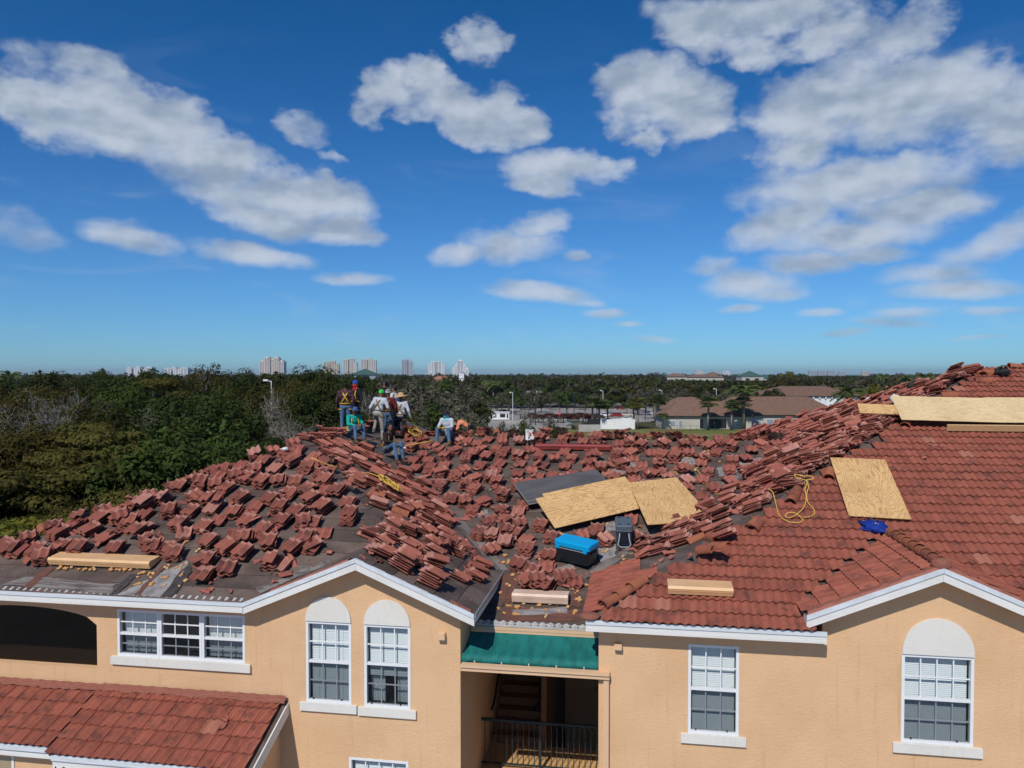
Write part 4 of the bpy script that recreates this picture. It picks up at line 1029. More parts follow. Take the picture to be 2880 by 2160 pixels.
# ------------------------------------------------------------------ patches, flashing, foam on the deck (parts of the roof)
def sheet_on(key, pts2, h, m, name, jag=0.0, n=8):
    """thin sheet on a slope from (a,u) corners, with a torn outline if jag > 0"""
    s = SL[key]; out = []
    for i, p in enumerate(pts2):
        q = pts2[(i + 1) % len(pts2)]
        for t in range(n if jag else 1):
            f = t / (n if jag else 1); out.append((p[0] + (q[0] - p[0]) * f + rnd.uniform(-jag, jag), p[1] + (q[1] - p[1]) * f + rnd.uniform(-jag, jag)))
    mb = MB(); mb.prism([s.at(a, u, h) for a, u in out], s.n * .005); return mb.build(name, m, DECK[key])
def px(key, Zf, *pts): return [SL[key].pix(*Zf(x, y)) for x, y in pts]
sheet_on('LF', px('LF', Z1, (1010, 1460), (1330, 1300), (1620, 1160), (1640, 1190), (1390, 1480)), .020, M['patch_grey'], 'felt_patch', .02)
sheet_on('LF', px('LF', Z1, (960, 1455), (1130, 1280), (1200, 1285), (1010, 1462)), .024, M['patch_dark'], 'felt_patch', .012)
sheet_on('LF', px('LF', Z1, (1400, 1478), (1560, 1260), (1640, 1200), (1660, 1260), (1500, 1478)), .027, M['patch_dark'], 'felt_patch', .012)
sheet_on('LF', px('LF', Z1, (1165, 1460), (1290, 1330), (1400, 1210), (1440, 1215), (1210, 1465)), .030, M['rust'], 'rust_streak', .02)
sheet_on('LF', px('LF', Z1, (200, 1400), (330, 1280), (440, 1210), (470, 1230), (270, 1400)), .022, M['rust'], 'rust_streak', .02)
sheet_on('LF', px('LF', Z1, (20, 1370), (230, 1300), (1000, 1370), (960, 1452)), .018, M['flash'], 'felt_patch', .03)
sheet_on('LF', px('LF', Z2, (0, 1400), (300, 1290), (640, 1140), (650, 1190), (300, 1330), (40, 1450)), .021, M['flash'], 'valley_flashing', .02)
for (k, Zf, pts) in (('C', Z3, ((830, 400), (930, 340), (1000, 380), (900, 480))), ('C', Z3, ((1030, 300), (1090, 290), (1060, 420), (990, 440))), ('C', Z3, ((740, 1060), (890, 1010), (900, 1120), (760, 1190))), ('C', Z3, ((800, 850), (890, 820), (900, 900), (810, 920))),
    ('C', Z3, ((380, 1230), (520, 1180), (560, 1240), (390, 1300))), ('C', Z3, ((10, 1590), (470, 1570), (490, 1620), (10, 1640))), ('C', Z3, ((1760, 360), (2140, 270), (2180, 330), (1800, 440))), ('C', Z2, ((1880, 770), (2000, 720), (2010, 760), (1900, 800))), ('C', Z3, ((1450, 280), (1560, 260), (1600, 330), (1500, 360)))):
    sheet_on(k, px(k, Zf, *pts), .020, M['patch_grey'], 'felt_patch', .03)
sheet_on('C', px('C', Z3, (1075, 300), (1110, 310), (1120, 430), (1070, 430)), .026, M['patch_dark'], 'felt_patch', .01)
sheet_on('C', px('C', Z3, (-60, 1640), (-40, 1560), (600, 1600), (590, 1690), (-50, 1690)), .019, M['rust'], 'rust_streak', .03)
sheet_on('C', px('C', Z3, (-100, 1300), (60, 1250), (20, 1500), (-90, 1560)), .019, M['rust'], 'rust_streak', .04)
sheet_on('C', px('C', Z3, (520, 1400), (600, 1330), (590, 1560), (510, 1560)), .019, M['rust'], 'rust_streak', .03)
# valley metal: two leaves folded along each valley line
def valley(p0, p1, sa, sb, w=.20):
    p0, p1 = Vector(p0), Vector(p1); mb = MB(); n = 14; vs = []
    d = (p1 - p0).normalized()
    for i in range(n + 1):
        c = p0 + (p1 - p0) * (i / n)
        for (s, sg) in ((sa, 1), (None, 0), (sb, 1)):
            if s is None: vs.append(c + Vector((0, 0, .024)))
            else:
                side = s.n.cross(d).normalized(); side = side if side.z > 0 else -side
                vs.append(c + side * (w * rnd.uniform(.8, 1.15)) + s.n * .022)
    mb.add(vs, [(i * 3 + q, i * 3 + q + 1, i * 3 + q + 4, i * 3 + q + 3) for i in range(n) for q in range(2)])
    return mb.build('valley_flashing', M['flash'], DECK['C'])
zz = lambda s, X, Y: s.at(*s.to2(X, Y))
valley(zz(S_C, -2.94, 17.05), zz(S_C, -8.5, 24.8), S_LR, S_C, .17)
valley(zz(S_C, -.87, 17.05), zz(S_C, 4.7, 24.8), S_RL, S_C, .17)
FOAM = []
for i in range(4):
    mb = MB(); k = rnd.randint(2, 4)
    for j in range(k): mb.ball((rnd.uniform(-.06, .06), rnd.uniform(-.05, .05), .022), (rnd.uniform(.035, .07), rnd.uniform(.03, .06), rnd.uniform(.02, .042)), 7, 5, rot=Matrix.Rotation(rnd.uniform(0, 3), 3, 'Z'))
    FOAM.append(mb.mesh('foam_dab', M['foam'] if i % 2 else M['foam_pale'], True))
FO = [('LF', Z1, (530,1225),(580,1235),(630,1220),(690,1240),(740,1240),(780,1245),(825,1240),(960,1245),(1010,1245),(1045,1245),(1090,1245),(1120,1255),(1185,1245),(1200,1300),(1235,1270),(1290,1280),(1300,1310),(1345,1275),(1200,1365),(1310,1370),(1430,1310),(1425,1370),(1430,1230),(1520,1225),(1570,1210),(1585,1150),(1610,1000),(1715,1075),(1575,1290),(1595,1335),(1540,1390),(1465,1205),(1560,1235),(1600,1195)),
 ('C', Z2, (2150,1125),(2190,1180),(2140,1190),(2190,1380),(2110,1450),(2180,1560),(2100,1580),(2150,1620)),
 ('C', Z3, (60,1265),(30,1330),(10,1300),(420,930),(430,945),(680,965),(720,1010),(790,1090),(820,1085),(740,1020),(240,1160),(270,1150),(570,1430),(570,1500),(590,1510),(640,1380),(500,1570),(540,1610),(45,1575),(170,1580),(300,1590),(420,1600),(340,1535),(380,1540),(240,1555),(90,1545),(30,1635),(290,1645),(700,1030),(520,1410),(1280,300),(1330,300),(1400,300),(1450,290),(1520,280),(1580,380),(1410,400),(1760,240),(1790,310),(1660,230),(1700,220),(1800,250),(2020,360),(870,190),(900,180),(930,170),(480,215),(1590,390),(1600,360),(1420,420),(600,540),(810,850)),
 ('RL', Z3, (960,1130),(960,1160),(1020,1170),(1020,1195),(985,1200),(1030,1110),(950,1190))]
for (k, Zf, *pts) in FO:
    for (x, y) in pts:
        s = SL[k]; a, u = s.pix(*Zf(x, y)); o = link('foam_dab', rnd.choice(FOAM), DECK[k])
        o.matrix_basis = frame_m(s.at(a, u, .018), s.a, s.u, s.n) @ Matrix.Rotation(rnd.uniform(0, 6.28), 4, 'Z') @ Matrix.Scale(rnd.uniform(.5, .95), 4)

# ------------------------------------------------------------------ vents (fixed to the roof)
def vent(key, Zf, p0, p1, m, mb_, depth=.40, h0=.02, lab=None, hf=.17):
    s = SL[key]; a0, u0 = s.pix(*Zf(*p0)); a1, u1 = s.pix(*Zf(*p1)); L = a1 - a0; u0 = (u0 + u1) / 2
    r = MB(); pr_ = [(0, h0 + .05), (0, h0 + hf), (.05, h0 + hf + .03), (depth, h0 + hf * .55), (depth, h0)]
    pts = [s.at(a0, u0 + du - .05, h) for du, h in pr_]; r.prism(pts, s.a * L)
    o = r.build('roof_vent', m, DECK[key]); 
    if lab: o['label'] = lab
    r = MB(); pts = [s.at(a0 + .03, u0 + du, h) for du, h in ((0, h0), (0, h0 + hf * .92), (depth - .12, h0 + hf * .5), (depth - .12, h0))]; r.prism(pts, s.a * (L - .06)); r.build('vent_body', mb_, o)
    r = MB(); pts = [s.at(a0 - .004, u0 + du - .054, h) for du, h in ((0, h0 + hf - .045), (0, h0 + hf - .035), (.012, h0 + hf - .035), (.012, h0 + hf - .045))]; r.prism(pts, s.a * (L + .008)); r.build('vent_lip', m, o)
    return o
vent('LF', Z1, (450, 1195), (1310, 1245), M['tanmetal'], M['cloth_dark'], lab='long tan metal roof vent on the bare left slope')
vent('C', Z3, (5, 1520), (485, 1555), M['pinkmetal'], M['galv'], lab='short pinkish metal roof vent above the green awning', hf=.2)
vent('RF', Z3, (1345, 1475), (1905, 1490), M['tanmetal'], M['cloth_dark'], h0=.06, lab='short tan metal roof vent among the laid tiles')
vent('C', Z3, (205, 205), (860, 220), M['redmetal'], M['black'], lab='long dark red metal roof vent near the back ridge')

# ------------------------------------------------------------------ plywood sheets
def board_thing(name, c, ang, slope, h, L, Wd, th, m, label, tip=0.0, roll=0.0, grp=None, edge=None):
    s = SL[slope]; p = s.at(*s.to2(c[0], c[1]), h)
    d = (Vector((math.cos(ang), math.sin(ang), 0))); d = (d - s.n * d.dot(s.n)).normalized(); b = s.n.cross(d)
    mb = MB(); mb.box(-L / 2, L / 2, -Wd / 2, Wd / 2, -th / 2, th / 2)
    if edge: mb.mi = [0, 0, 1, 1, 1, 1]
    # drawn along y so that the grain follows the long side
    mb.v = [(y, x, z) for x, y, z in mb.v]; mb.f = [tuple(reversed(f)) for f in mb.f]
    o = mb.build(name, [m, edge] if edge else m)
    o.matrix_world = frame_m(p, -b, d, s.n) @ Matrix.Rotation(tip, 4, 'Y') @ Matrix.Rotation(roll, 4, 'X')
    tag(o, label, 'board', grp); return o
G_ = 'plywood sheets on the roof'
board_thing('grey_board', (-1.90, 20.92), R(27), 'C', .24, 2.44, 1.22, .03, M['greyboard'], 'lower grey faced board under the grey board stack', grp=G_, edge=M['greyedge'])
board_thing('grey_board', (-1.93, 20.98), R(26), 'C', .285, 2.44, 1.22, .03, M['greyboard'], 'upper grey faced board behind the plywood on the middle slope', grp=G_, edge=M['greyedge'])
_c = S_C.at(*S_C.pix(1672, 1402, .34)); _d = S_C.at(*S_C.pix(1655, 1416, .36))
board_thing('plywood_sheet', (_c.x, _c.y), R(31), 'C', .335, 2.44, 1.22, .014, M['ply'], 'plywood sheet mostly hidden under the large plywood sheet', tip=.235, grp=G_)
board_thing('plywood_sheet', (_d.x, _d.y), R(31.5), 'C', .365, 2.44, 1.22, .014, M['ply'], 'large plywood sheet leaning over the grey boards, above the blue cooler', tip=.24, grp=G_)
board_thing('plywood_sheet', (.92, 20.28), R(-73), 'C', .30, 2.44, 1.22, .014, M['ply'], 'plywood sheet peeking out right under the crosswise sheet', grp=G_)
board_thing('plywood_sheet', (.66, 20.02), R(-79), 'C', .365, 2.44, 1.22, .014, M['ply'], 'plywood sheet lying crosswise, right end of the middle pile', grp=G_)
board_thing('plywood_sheet', (5.15, 18.25), R(-93), 'RF', .17, 2.44, 1.22, .014, M['ply'], 'single plywood sheet lying on the intact tiles beside the yellow rope', roll=-.03, grp=G_)
board_thing('plywood_sheet', (8.02, 21.72), R(-3), 'RF', .34, 2.44, 1.22, .014, M['ply_pale'], 'pale plywood sheet on lumber near the right ridge, left one', tip=.10, grp=G_)
board_thing('plywood_sheet', (10.35, 21.72), R(0), 'RF', .325, 2.44, 1.22, .014, M['ply_pale'], 'pale plywood sheet on lumber at the right picture edge', tip=.12, grp=G_)
board_thing('lumber_board', (9.8, 21.02), R(0), 'RF', .17, 4.0, .05, .16, M['dirtwood'], 'long lumber board propping the pale plywood sheets from below', grp=G_)
board_thing('lumber_board', (7.05, 21.9), R(-84), 'RF', .22, 1.0, .05, .14, M['dirtwood'], 'short lumber board under the left end of the pale plywood', grp=G_)
board_thing('plywood_offcut', (6.35, 21.75), R(-5), 'RF', .30, .95, .42, .03, M['ply'], 'small plywood offcut left of the pale sheets', tip=.2, grp=G_)

# ------------------------------------------------------------------ coolers
def bevel_box(mb, hx, hy, z0, z1, r, tx=1.0, ty=1.0, mi=0, k=3, top_r=0):
    """rounded upright box that may taper towards the bottom"""
    def ring(z, sx, sy, ins=0):
        out = []
        for (cx, cy, a0) in ((1, 1, 0), (-1, 1, 90), (-1, -1, 180), (1, -1, 270)):
            for i in range(k + 1):
                a = R(a0 + 90 * i / k); out.append(((cx * (hx * sx - r) + math.cos(a) * (r - ins)), (cy * (hy * sy - r) + math.sin(a) * (r - ins)), z))
        return out
    rings = [ring(z0, tx, ty), ring(z1 - top_r, 1, 1)] + ([ring(z1 - top_r * .3, 1, 1, top_r * .35), ring(z1, 1, 1, top_r)] if top_r else [])
    n = len(rings[0]); vs = [p for q in rings for p in q]
    fs = [(j * n + i, j * n + (i + 1) % n, (j + 1) * n + (i + 1) % n, (j + 1) * n + i) for j in range(len(rings) - 1) for i in range(n)]
    fs += [tuple(range(n))[::-1], tuple(range((len(rings) - 1) * n, len(rings) * n))]
    return mb.add(vs, fs, mi)
M['cool_blue'] = mat('bright_blue_lid', (.0, .33, .66), .35, spec=.5); M['cool_black'] = mat('black_plastic', (.012, .016, .022), .4, spec=.5)
M['cool_navy'] = mat('navy_plastic', (.02, .04, .075), .4, spec=.5); M['cool_grey'] = mat('slate_plastic', (.085, .11, .135), .42, spec=.5); M['cool_trim'] = mat('grey_plastic_trim', (.35, .38, .42), .4)
def cooler(loc, nrm, yaw, hx, hy, h, lid, body, label, style):
    r = empty('cooler', (0, 0, 0), local=True); tag(r, label, 'cooler', 'coolers on the roof')
    z = nrm.normalized(); x = Vector((math.cos(yaw), math.sin(yaw), 0)); x = (x - z * x.dot(z)).normalized(); y = z.cross(x)
    r.matrix_world = frame_m(loc, x, y, z)
    mb = MB(); bevel_box(mb, hx, hy, .03, h * .74, .04, .88, .88); mb.build('body', body, r)
    mb = MB(); bevel_box(mb, hx * 1.03, hy * 1.03, h * .752, h, .05, top_r=.03); l = mb.build('lid', lid, r)
    if style == 'blue':
        mb = MB(); mb.box(-hx * .8, hx * .8, -hy * 1.03, -hy * 1.005, h * .66, h * .69); mb.build('handle_bar', M['cool_trim'], r)
        for sx in (-.8, .8):
            mb = MB(); mb.box(hx * sx - .05, hx * sx + .05, -hy * 1.09, -hy * 1.032, h * .64, h * .80); mb.build('latch', lid, r)
        for sy in (-.8, .8):
            mb = MB(); mb.tube([(-hx * .82, hy * sy - .03, .07), (-hx * .82, hy * sy + .03, .07)], .07, 12); mb.build('wheel', M['black'], r)
        mb = MB(); mb.box(-hx * .7, hx * .62, -hy * .95, -hy * .915, h * .18, h * .34); mb.build('side_panel', body, r)
        mb = MB(); mb.box(hx * .97, hx * 1.05, -hy * .5, hy * .5, h * .52, h * .60); mb.build('end_grip', body, r)
    else:
        mb = MB(); bevel_box(mb, hx * 1.035, hy * 1.035, h * .735, h * .75, .05); mb.build('trim_band', M['cool_trim'], r)
        mb = MB(); mb.box(-hx * .5, hx * .5, -hy * 1.0, -hy * .93, h * .22, h * .66); mb.build('end_recess', M['cool_black'], r)
        mb = MB(); y0 = -hy * 1.03
        mb.tube([(-hx * .55, y0, h * .64), (-hx * .62, y0 - .05, h * .4), (-hx * .8, y0 - .09, h * .16), (-hx * .5, y0 - .12, h * .08), (hx * .5, y0 - .12, h * .08), (hx * .8, y0 - .09, h * .16), (hx * .62, y0 - .05, h * .4), (hx * .55, y0, h * .64)], .014, 6); mb.build('pull_handle', M['cool_trim'], r, True)
        for (sx, sy) in ((-.55, -.7), (.55, -.7), (-.55, .7), (.55, .7)):
            mb = MB(); mb.box(hx * sx - .035, hx * sx + .035, hy * sy - .018, hy * sy + .018, h - .003, h + .008); mb.build('lid_recess', M['cool_black'], l)
    return r
s = S_C; a, u = s.pix(*Z3(560, 1180)); cooler(s.at(a, u, .05), s.n + ZUP, R(-27), .45, .235, .52, M['cool_blue'], M['cool_black'], 'large wheeled cooler with bright blue lid and black body', 'blue')
a, u = s.pix(*Z3(965, 1010)); cooler(s.at(a, u, .05), s.n + ZUP, R(3), .19, .33, .52, M['cool_grey'], M['cool_navy'], 'dark grey cooler with pull handle beside the blue cooler', 'grey')

# ------------------------------------------------------------------ ropes, bags, cloths
def rope(pts, label, key=None, rad=.011, name='rope', m='rope', h=.05):
    P3 = []
    for q in pts:
        k = q[3] if len(q) > 3 else key; s = SL[k]; a, u = s.pix(q[0], q[1], q[2] if len(q) > 2 else h); P3.append(s.at(a, u, q[2] if len(q) > 2 else h))
    sm = []
    for i in range(len(P3) - 1):
        p0, p1, p2, p3 = P3[max(i - 1, 0)], P3[i], P3[i + 1], P3[min(i + 2, len(P3) - 1)]
        for t in (0, .2, .4, .6, .8):
            sm.append(.5 * ((2 * p1) + (p2 - p0) * t + (2 * p0 - 5 * p1 + 4 * p2 - p3) * t * t + (3 * p1 - p0 - 3 * p2 + p3) * t ** 3))
    sm.append(P3[-1]); mb = MB(); mb.tube(sm, rad, 6); o = mb.build(name, M[m], None, True); tag(o, label, name.replace('_', ' '), 'ropes on the roof'); return o
z4 = lambda *p: [Z4(x, y) + (h,) for x, y, h in p]
rope(z4((0,1150,.1),(40,1180,.12),(60,1250,.09),(90,1360,.09),(130,1410,.09),(200,1440,.09),(280,1440,.09),(295,1410,.10),(230,1360,.12),(170,1360,.10),(150,1390,.09),(190,1400,.09),(250,1370,.11),(310,1310,.12),(330,1230,.14),(320,1150,.2),(340,1090,.25),(300,1070,.28),(240,1050,.3),(235,1025,.3),(300,1040,.3),(370,1040,.28),(390,1065,.25),(330,1075,.25)), 'yellow rope looped over the intact tiles left of the plywood sheet', 'RF')
rope(z4((330,1080,.26),(350,1130,.2),(335,1200,.15),(345,1270,.1),(390,1320,.09),(400,1370,.09),(350,1395,.09),(300,1395,.09)), 'second strand of yellow rope hanging down to the intact tiles', 'RF')
def z2r(*p): return [Z2(x, y) + (h,) for x, y, h in p]
pts = []
for i in range(46):
    t = i / 45; cx = 1090 + 150 * t; cy = 440 + 95 * t; pts.append((cx + 45 * math.cos(i * 1.9) * (1 - .4 * t), cy + 34 * math.sin(i * 1.9 + .6), .34 + .04 * math.sin(i * 2.3)))
rope(z2r(*pts), 'coiled heap of yellow rope on the stacks beside the valley', 'LR', .013)
rope(z2r((480, 265, .3), (530, 290, .32), (600, 320, .3), (680, 345, .3), (745, 360, .25)), 'yellow rope stretched beside the ridge caps on the left', 'LR', .012)
rope(z2r((920, 395, .3), (990, 405, .33), (1070, 435, .36)), 'short yellow rope leading to the coiled heap', 'LR', .011)
rope([Z2(1260, 180) + (.35,), Z2(1330, 155) + (.35,), Z2(1430, 140) + (.4,), Z2(1520, 120) + (.45,)], 'yellow rope held between the two seated men', 'C', .012)
rope([Z3(1590, 360) + (.1,), Z3(1640, 430) + (.06,), Z3(1690, 510) + (.05,), Z3(1750, 580) + (.05,), Z3(1820, 570) + (.2,), Z3(1900, 590) + (.3,), Z3(2000, 590) + (.3,)], 'thin yellow rope running down to the right wing stacks', 'C', .011)
pts = [(1375 + (40 + 22 * math.sin(i * 2.7)) * math.cos(i * 1.3), 45 + (34 + 18 * math.cos(i * 1.9)) * math.sin(i * 1.3 + .4), .3 + .12 * math.sin(i * 1.7)) for i in range(20)]
rope(z2r(*pts), 'tangled yellow rope hanging at the ridge behind the standing men', 'C', .011)
pts = [(150 + 32 * math.cos(i * 2.1) + 8 * math.sin(i * .7), 70 + 48 * math.sin(i * 1.7), .2 + .16 * math.sin(i * .9)) for i in range(34)]
rope([Z3(x, y) + (h,) for x, y, h in pts], 'tangle of white cable on the back ridge', 'C', .017, 'cable_tangle', 'white')
def crumple(name, c, r, m, label, cat, axes, seed=1, k=5):
    """folded cloth: a lumpy sheet bunched on itself, with thickness"""
    rr = random.Random(seed); mb = MB(); nu, nv = 22, 12; vs = []
    a, u, n = axes
    for j in range(nv + 1):
        ph = math.pi * j / nv
        for i in range(nu):
            th = 2 * math.pi * i / nu
            d = Vector((math.sin(ph) * math.cos(th), math.sin(ph) * math.sin(th), math.cos(ph)))
            f = 1 + .5 * noise.noise(d * 2.1 + Vector((seed, 0, 0))) + .5 * noise.noise(d * 6.5 + Vector((0, seed, 0)))
            vs.append(c + (a * (d.x * r[0]) + u * (d.y * r[1]) + n * (max(d.z, -.15) * r[2])) * f)
    fs = [(j * nu + i, j * nu + nu + i, j * nu + nu + (i + 1) % nu, j * nu + (i + 1) % nu) for j in range(nv) for i in range(nu)]
    mb.add(vs, fs); o = mb.build(name, m, None, True); tag(o, label, cat); return o
ax = lambda k: (SL[k].a, SL[k].u, SL[k].n)
def spot(k, Zf, x, y, h): s = SL[k]; a, u = s.pix(*Zf(x, y)); return s.at(a, u, h)
M['cobalt'] = mat('cobalt_cloth', (.006, .035, .30), .8, (.004, .02, .17), 12); M['paper'] = mat('white_plastic_bag', (.72, .74, .76), .5, (.6, .62, .64), 9)
o = crumple('blue_cloth', spot('RF', Z4, 915, 1515, .085), (.25, .21, .07), M['cobalt'], 'crumpled cobalt blue cloth on the tiles below the plywood sheet', 'cloth', ax('RF'), 3)
crumple('work_gloves', spot('RF', Z4, 930, 1508, .135), (.07, .045, .03), M['ply_pale'], 'pale work gloves lying on the crumpled blue cloth', 'gloves', ax('RF'), 9)
crumple('black_jacket', spot('RL', Z4, 1270, 315, .18), (.17, .28, .13), M['black'], 'black jacket thrown over the stacks left of the right ridge', 'jacket', ax('RL'), 5)
crumple('white_bag', spot('RF', Z4, 1095, 410, .12), (.12, .12, .12), M['paper'], 'white plastic bag at the left end of the pale plywood', 'bag', ax('RF'), 7)
crumple('white_bag', spot('RL', Z4, 880, 410, .1), (.12, .10, .08), M['paper'], 'white plastic scrap among the far stacks of the right wing', 'bag', ax('RL'), 8)
bp = spot('RF', Z4, 2010, 185, .14)
b = empty('backpack', bp); tag(b, 'black backpack on the ridge at the right picture edge', 'backpack')
q = crumple('bag_body', bp, (.2, .15, .16), M['black'], None, None, ax('RF'), 12); q.parent = b; q.matrix_parent_inverse = PINV[b.name]
mb = MB(); mb.tube([bp + Vector((-.1, -.1, .1)), bp + Vector((-.05, -.14, .2)), bp + Vector((.05, -.14, .2)), bp + Vector((.1, -.1, .1))], .015); mb.build('strap', M['black'], b)
mb = MB(); mb.box(bp.x - .02, bp.x + .03, bp.y - .05, bp.y, bp.z + .12, bp.z + .22); mb.build('tool_handle', M['rope'], b)
crumple('paper_scrap', spot('LF', Z2, 265, 265, .25), (.09, .05, .05), M['paper'], 'white paper scrap on the left stacks near the ridge', 'paper', ax('LF'), 11)
crumple('paper_scrap', spot('C', Z2, 1290, 200, .06), (.1, .05, .04), M['paper'], 'white scrap lying at the boots of the waving man', 'paper', ax('C'), 13)

# ------------------------------------------------------------------ ground
def ground_mat(name, c, c2, scale, c3=None, s3=.02):
    m, t, p = new_mat(name); pos = t.add('ShaderNodeNewGeometry').outputs['Position']
    col = t.mix(t.ss(t.noise(pos, scale, 6, .6), .35, .65), c4(c), c4(c2))
    if c3: col = t.mix(t.m('MULTIPLY', t.ss(t.noise(pos, s3, 5, .6), .5, .62), .8), col, c4(c3))
    t.put(p.inputs['Base Color'], col); p.inputs['Roughness'].default_value = .95; p.inputs['Specular IOR Level'].default_value = .1
    return m
M['soil'] = ground_mat('scrub_ground', (.045, .05, .02), (.075, .07, .03), .08, (.03, .04, .018), .01)
M['lawn'] = ground_mat('mown_lawn', (.12, .15, .035), (.16, .165, .055), .25, (.20, .18, .08), .05)
M['asphalt'] = ground_mat('sun_bleached_asphalt', (.30, .28, .265), (.25, .235, .22), .3, (.36, .34, .32), .04)
M['pale'] = ground_mat('concrete_apron', (.42, .40, .38), (.36, .34, .32), .4)
def sheet(name, pts, z, m, kind='structure'):
    mb = MB(); mb.add([(p[0], p[1], z) for p in pts], [tuple(range(len(pts)))]); o = mb.build(name, m); o['kind'] = kind; return o
sheet('ground', [(-16000, -3000), (16000, -3000), (16000, 24000), (-16000, 24000)], 0, M['soil'])
g2d = lambda *pts: [on_ground(x, y) for x, y in pts]
sheet('lawn', g2d((1560, 1290), (2500, 1290), (2420, 1206), (1600, 1206)), .004, M['lawn'])
sheet('added_bounce_paving', [(-60, -60), (60, -60), (60, 11.5), (-60, 11.5)], .012, M['pale'])  # unseen pale paving, added to bounce light onto walls and soffits
sheet('car_park', g2d((1060, 1205), (1560, 1213), (1640, 1196), (2010, 1176), (1880, 1133), (1380, 1133), (1240, 1168)), .008, M['asphalt'])
sheet('sea', [(-16000, 24010), (16000, 24010), (16000, 60000), (-16000, 60000)], -.5, mat('sea_water', (.03, .10, .13), .2))
def gp_(x, y): return on_ground(x, y)
def strip(name, pts, w, h, m):                      # raised planting strip or kerb
    mb = MB()
    for i in range(len(pts) - 1):
        a, b = pts[i], pts[i + 1]; d = (b - a).normalized(); n = Vector((-d.y, d.x, 0))
        mb.prism([a + n * w / 2, a - n * w / 2, b - n * w / 2, b + n * w / 2], (0, 0, h))
    o = mb.build(name, m); o['kind'] = 'structure'; return o
strip('planting_strip', [gp_(1500, 1168), gp_(1690, 1170)], 5, .14, M['soil'])
strip('planting_strip', [gp_(1330, 1176), gp_(1400, 1178)], 4, .14, M['lawn'])
strip('planting_strip', [gp_(1540, 1183), gp_(1600, 1184)], 3, .14, M['lawn'])

# ------------------------------------------------------------------ foliage
def leaf_mat(name, c, c2, c3, trans=.25):
    m = bpy.data.materials.new(name); m.use_nodes = True; t = NT(m.node_tree); out = t.add('ShaderNodeOutputMaterial')
    geo = t.add('ShaderNodeNewGeometry'); oi = t.add('ShaderNodeObjectInfo').outputs['Random']
    co = t.add('ShaderNodeTexCoord').outputs['Object']
    col = t.mix(geo.outputs['Random Per Island'], c4(c), c4(c2))
    col = t.mix(t.m('MULTIPLY', t.ss(t.noise(co, .35, 3), .45, .65), .7), col, c4(c3))
    hv = t.add('ShaderNodeHueSaturation'); t.put(hv.inputs['Color'], col); t.put(hv.inputs['Value'], t.m('MULTIPLY_ADD', oi, .5, .75)); t.put(hv.inputs['Hue'], t.m('MULTIPLY_ADD', oi, .03, .485))
    d = t.add('ShaderNodeBsdfDiffuse'); t.put(d.inputs[0], hv.outputs[0]); tr = t.add('ShaderNodeBsdfTranslucent'); t.put(tr.inputs[0], hv.outputs[0])
    mx = t.add('ShaderNodeMixShader'); mx.inputs[0].default_value = trans; t.l.new(d.outputs[0], mx.inputs[1]); t.l.new(tr.outputs[0], mx.inputs[2]); t.l.new(mx.outputs[0], out.inputs[0])
    return m
M['leaf_dark'] = leaf_mat('dark_leaves', (.030, .044, .014), (.056, .068, .022), (.040, .046, .016))
M['leaf_olive'] = leaf_mat('olive_leaves', (.066, .062, .017), (.108, .092, .028), (.075, .054, .016))
M['leaf_green'] = leaf_mat('green_leaves', (.040, .066, .016), (.075, .100, .028), (.05, .066, .020))
M['leaf_yellow'] = leaf_mat('yellow_green_leaves', (.11, .115, .02), (.17, .15, .03), (.09, .10, .02))
M['leaf_grey'] = leaf_mat('grey_green_leaves', (.088, .090, .056), (.135, .125, .082), (.094, .080, .058))
M['leaf_red'] = leaf_mat('reddish_leaves', (.09, .035, .03), (.13, .06, .05), (.07, .04, .03))
M['palm'] = leaf_mat('palm_fronds', (.085, .12, .035), (.15, .18, .065), (.09, .115, .04))
M['palm_dry'] = leaf_mat('palm_fronds_gold', (.16, .13, .025), (.12, .13, .03), (.14, .10, .03))
M['bark'] = mat('grey_bark', (.17, .145, .12), .9, (.09, .075, .06), 3)
M['bark_pale'] = mat('pale_bark', (.30, .275, .25), .9, (.18, .16, .14), 3)
M['palm_bark'] = mat('palm_bark', (.30, .26, .22), .9, (.20, .17, .14), 5)
def rnd_dir(r):
    while True:
        v = Vector((r.uniform(-1, 1), r.uniform(-1, 1), r.uniform(-1, 1)))
        if .05 < v.length < 1: return v.normalized()
def leaf_quads(mb, c, rad, n, size, r, up=.35, flat=1.0):
    for _ in range(n):
        d = rnd_dir(r); rr = .55 + .45 * r.random() ** .5
        p = c + Vector((d.x * rad.x, d.y * rad.y, d.z * rad.z)) * rr
        nn = (d * 1.1 + rnd_dir(r) * .65 + ZUP * up).normalized(); a = nn.orthogonal().normalized(); b = nn.cross(a)
        th = r.uniform(0, 6.28); a, b = a * math.cos(th) + b * math.sin(th), b * math.cos(th) - a * math.sin(th)
        s = size * r.uniform(.6, 1.4); w = s * .55
        mb.add([p - a * s, p + b * w - nn * .12 * s, p + a * s, p - b * w - nn * .12 * s], [(0, 1, 2, 3)])
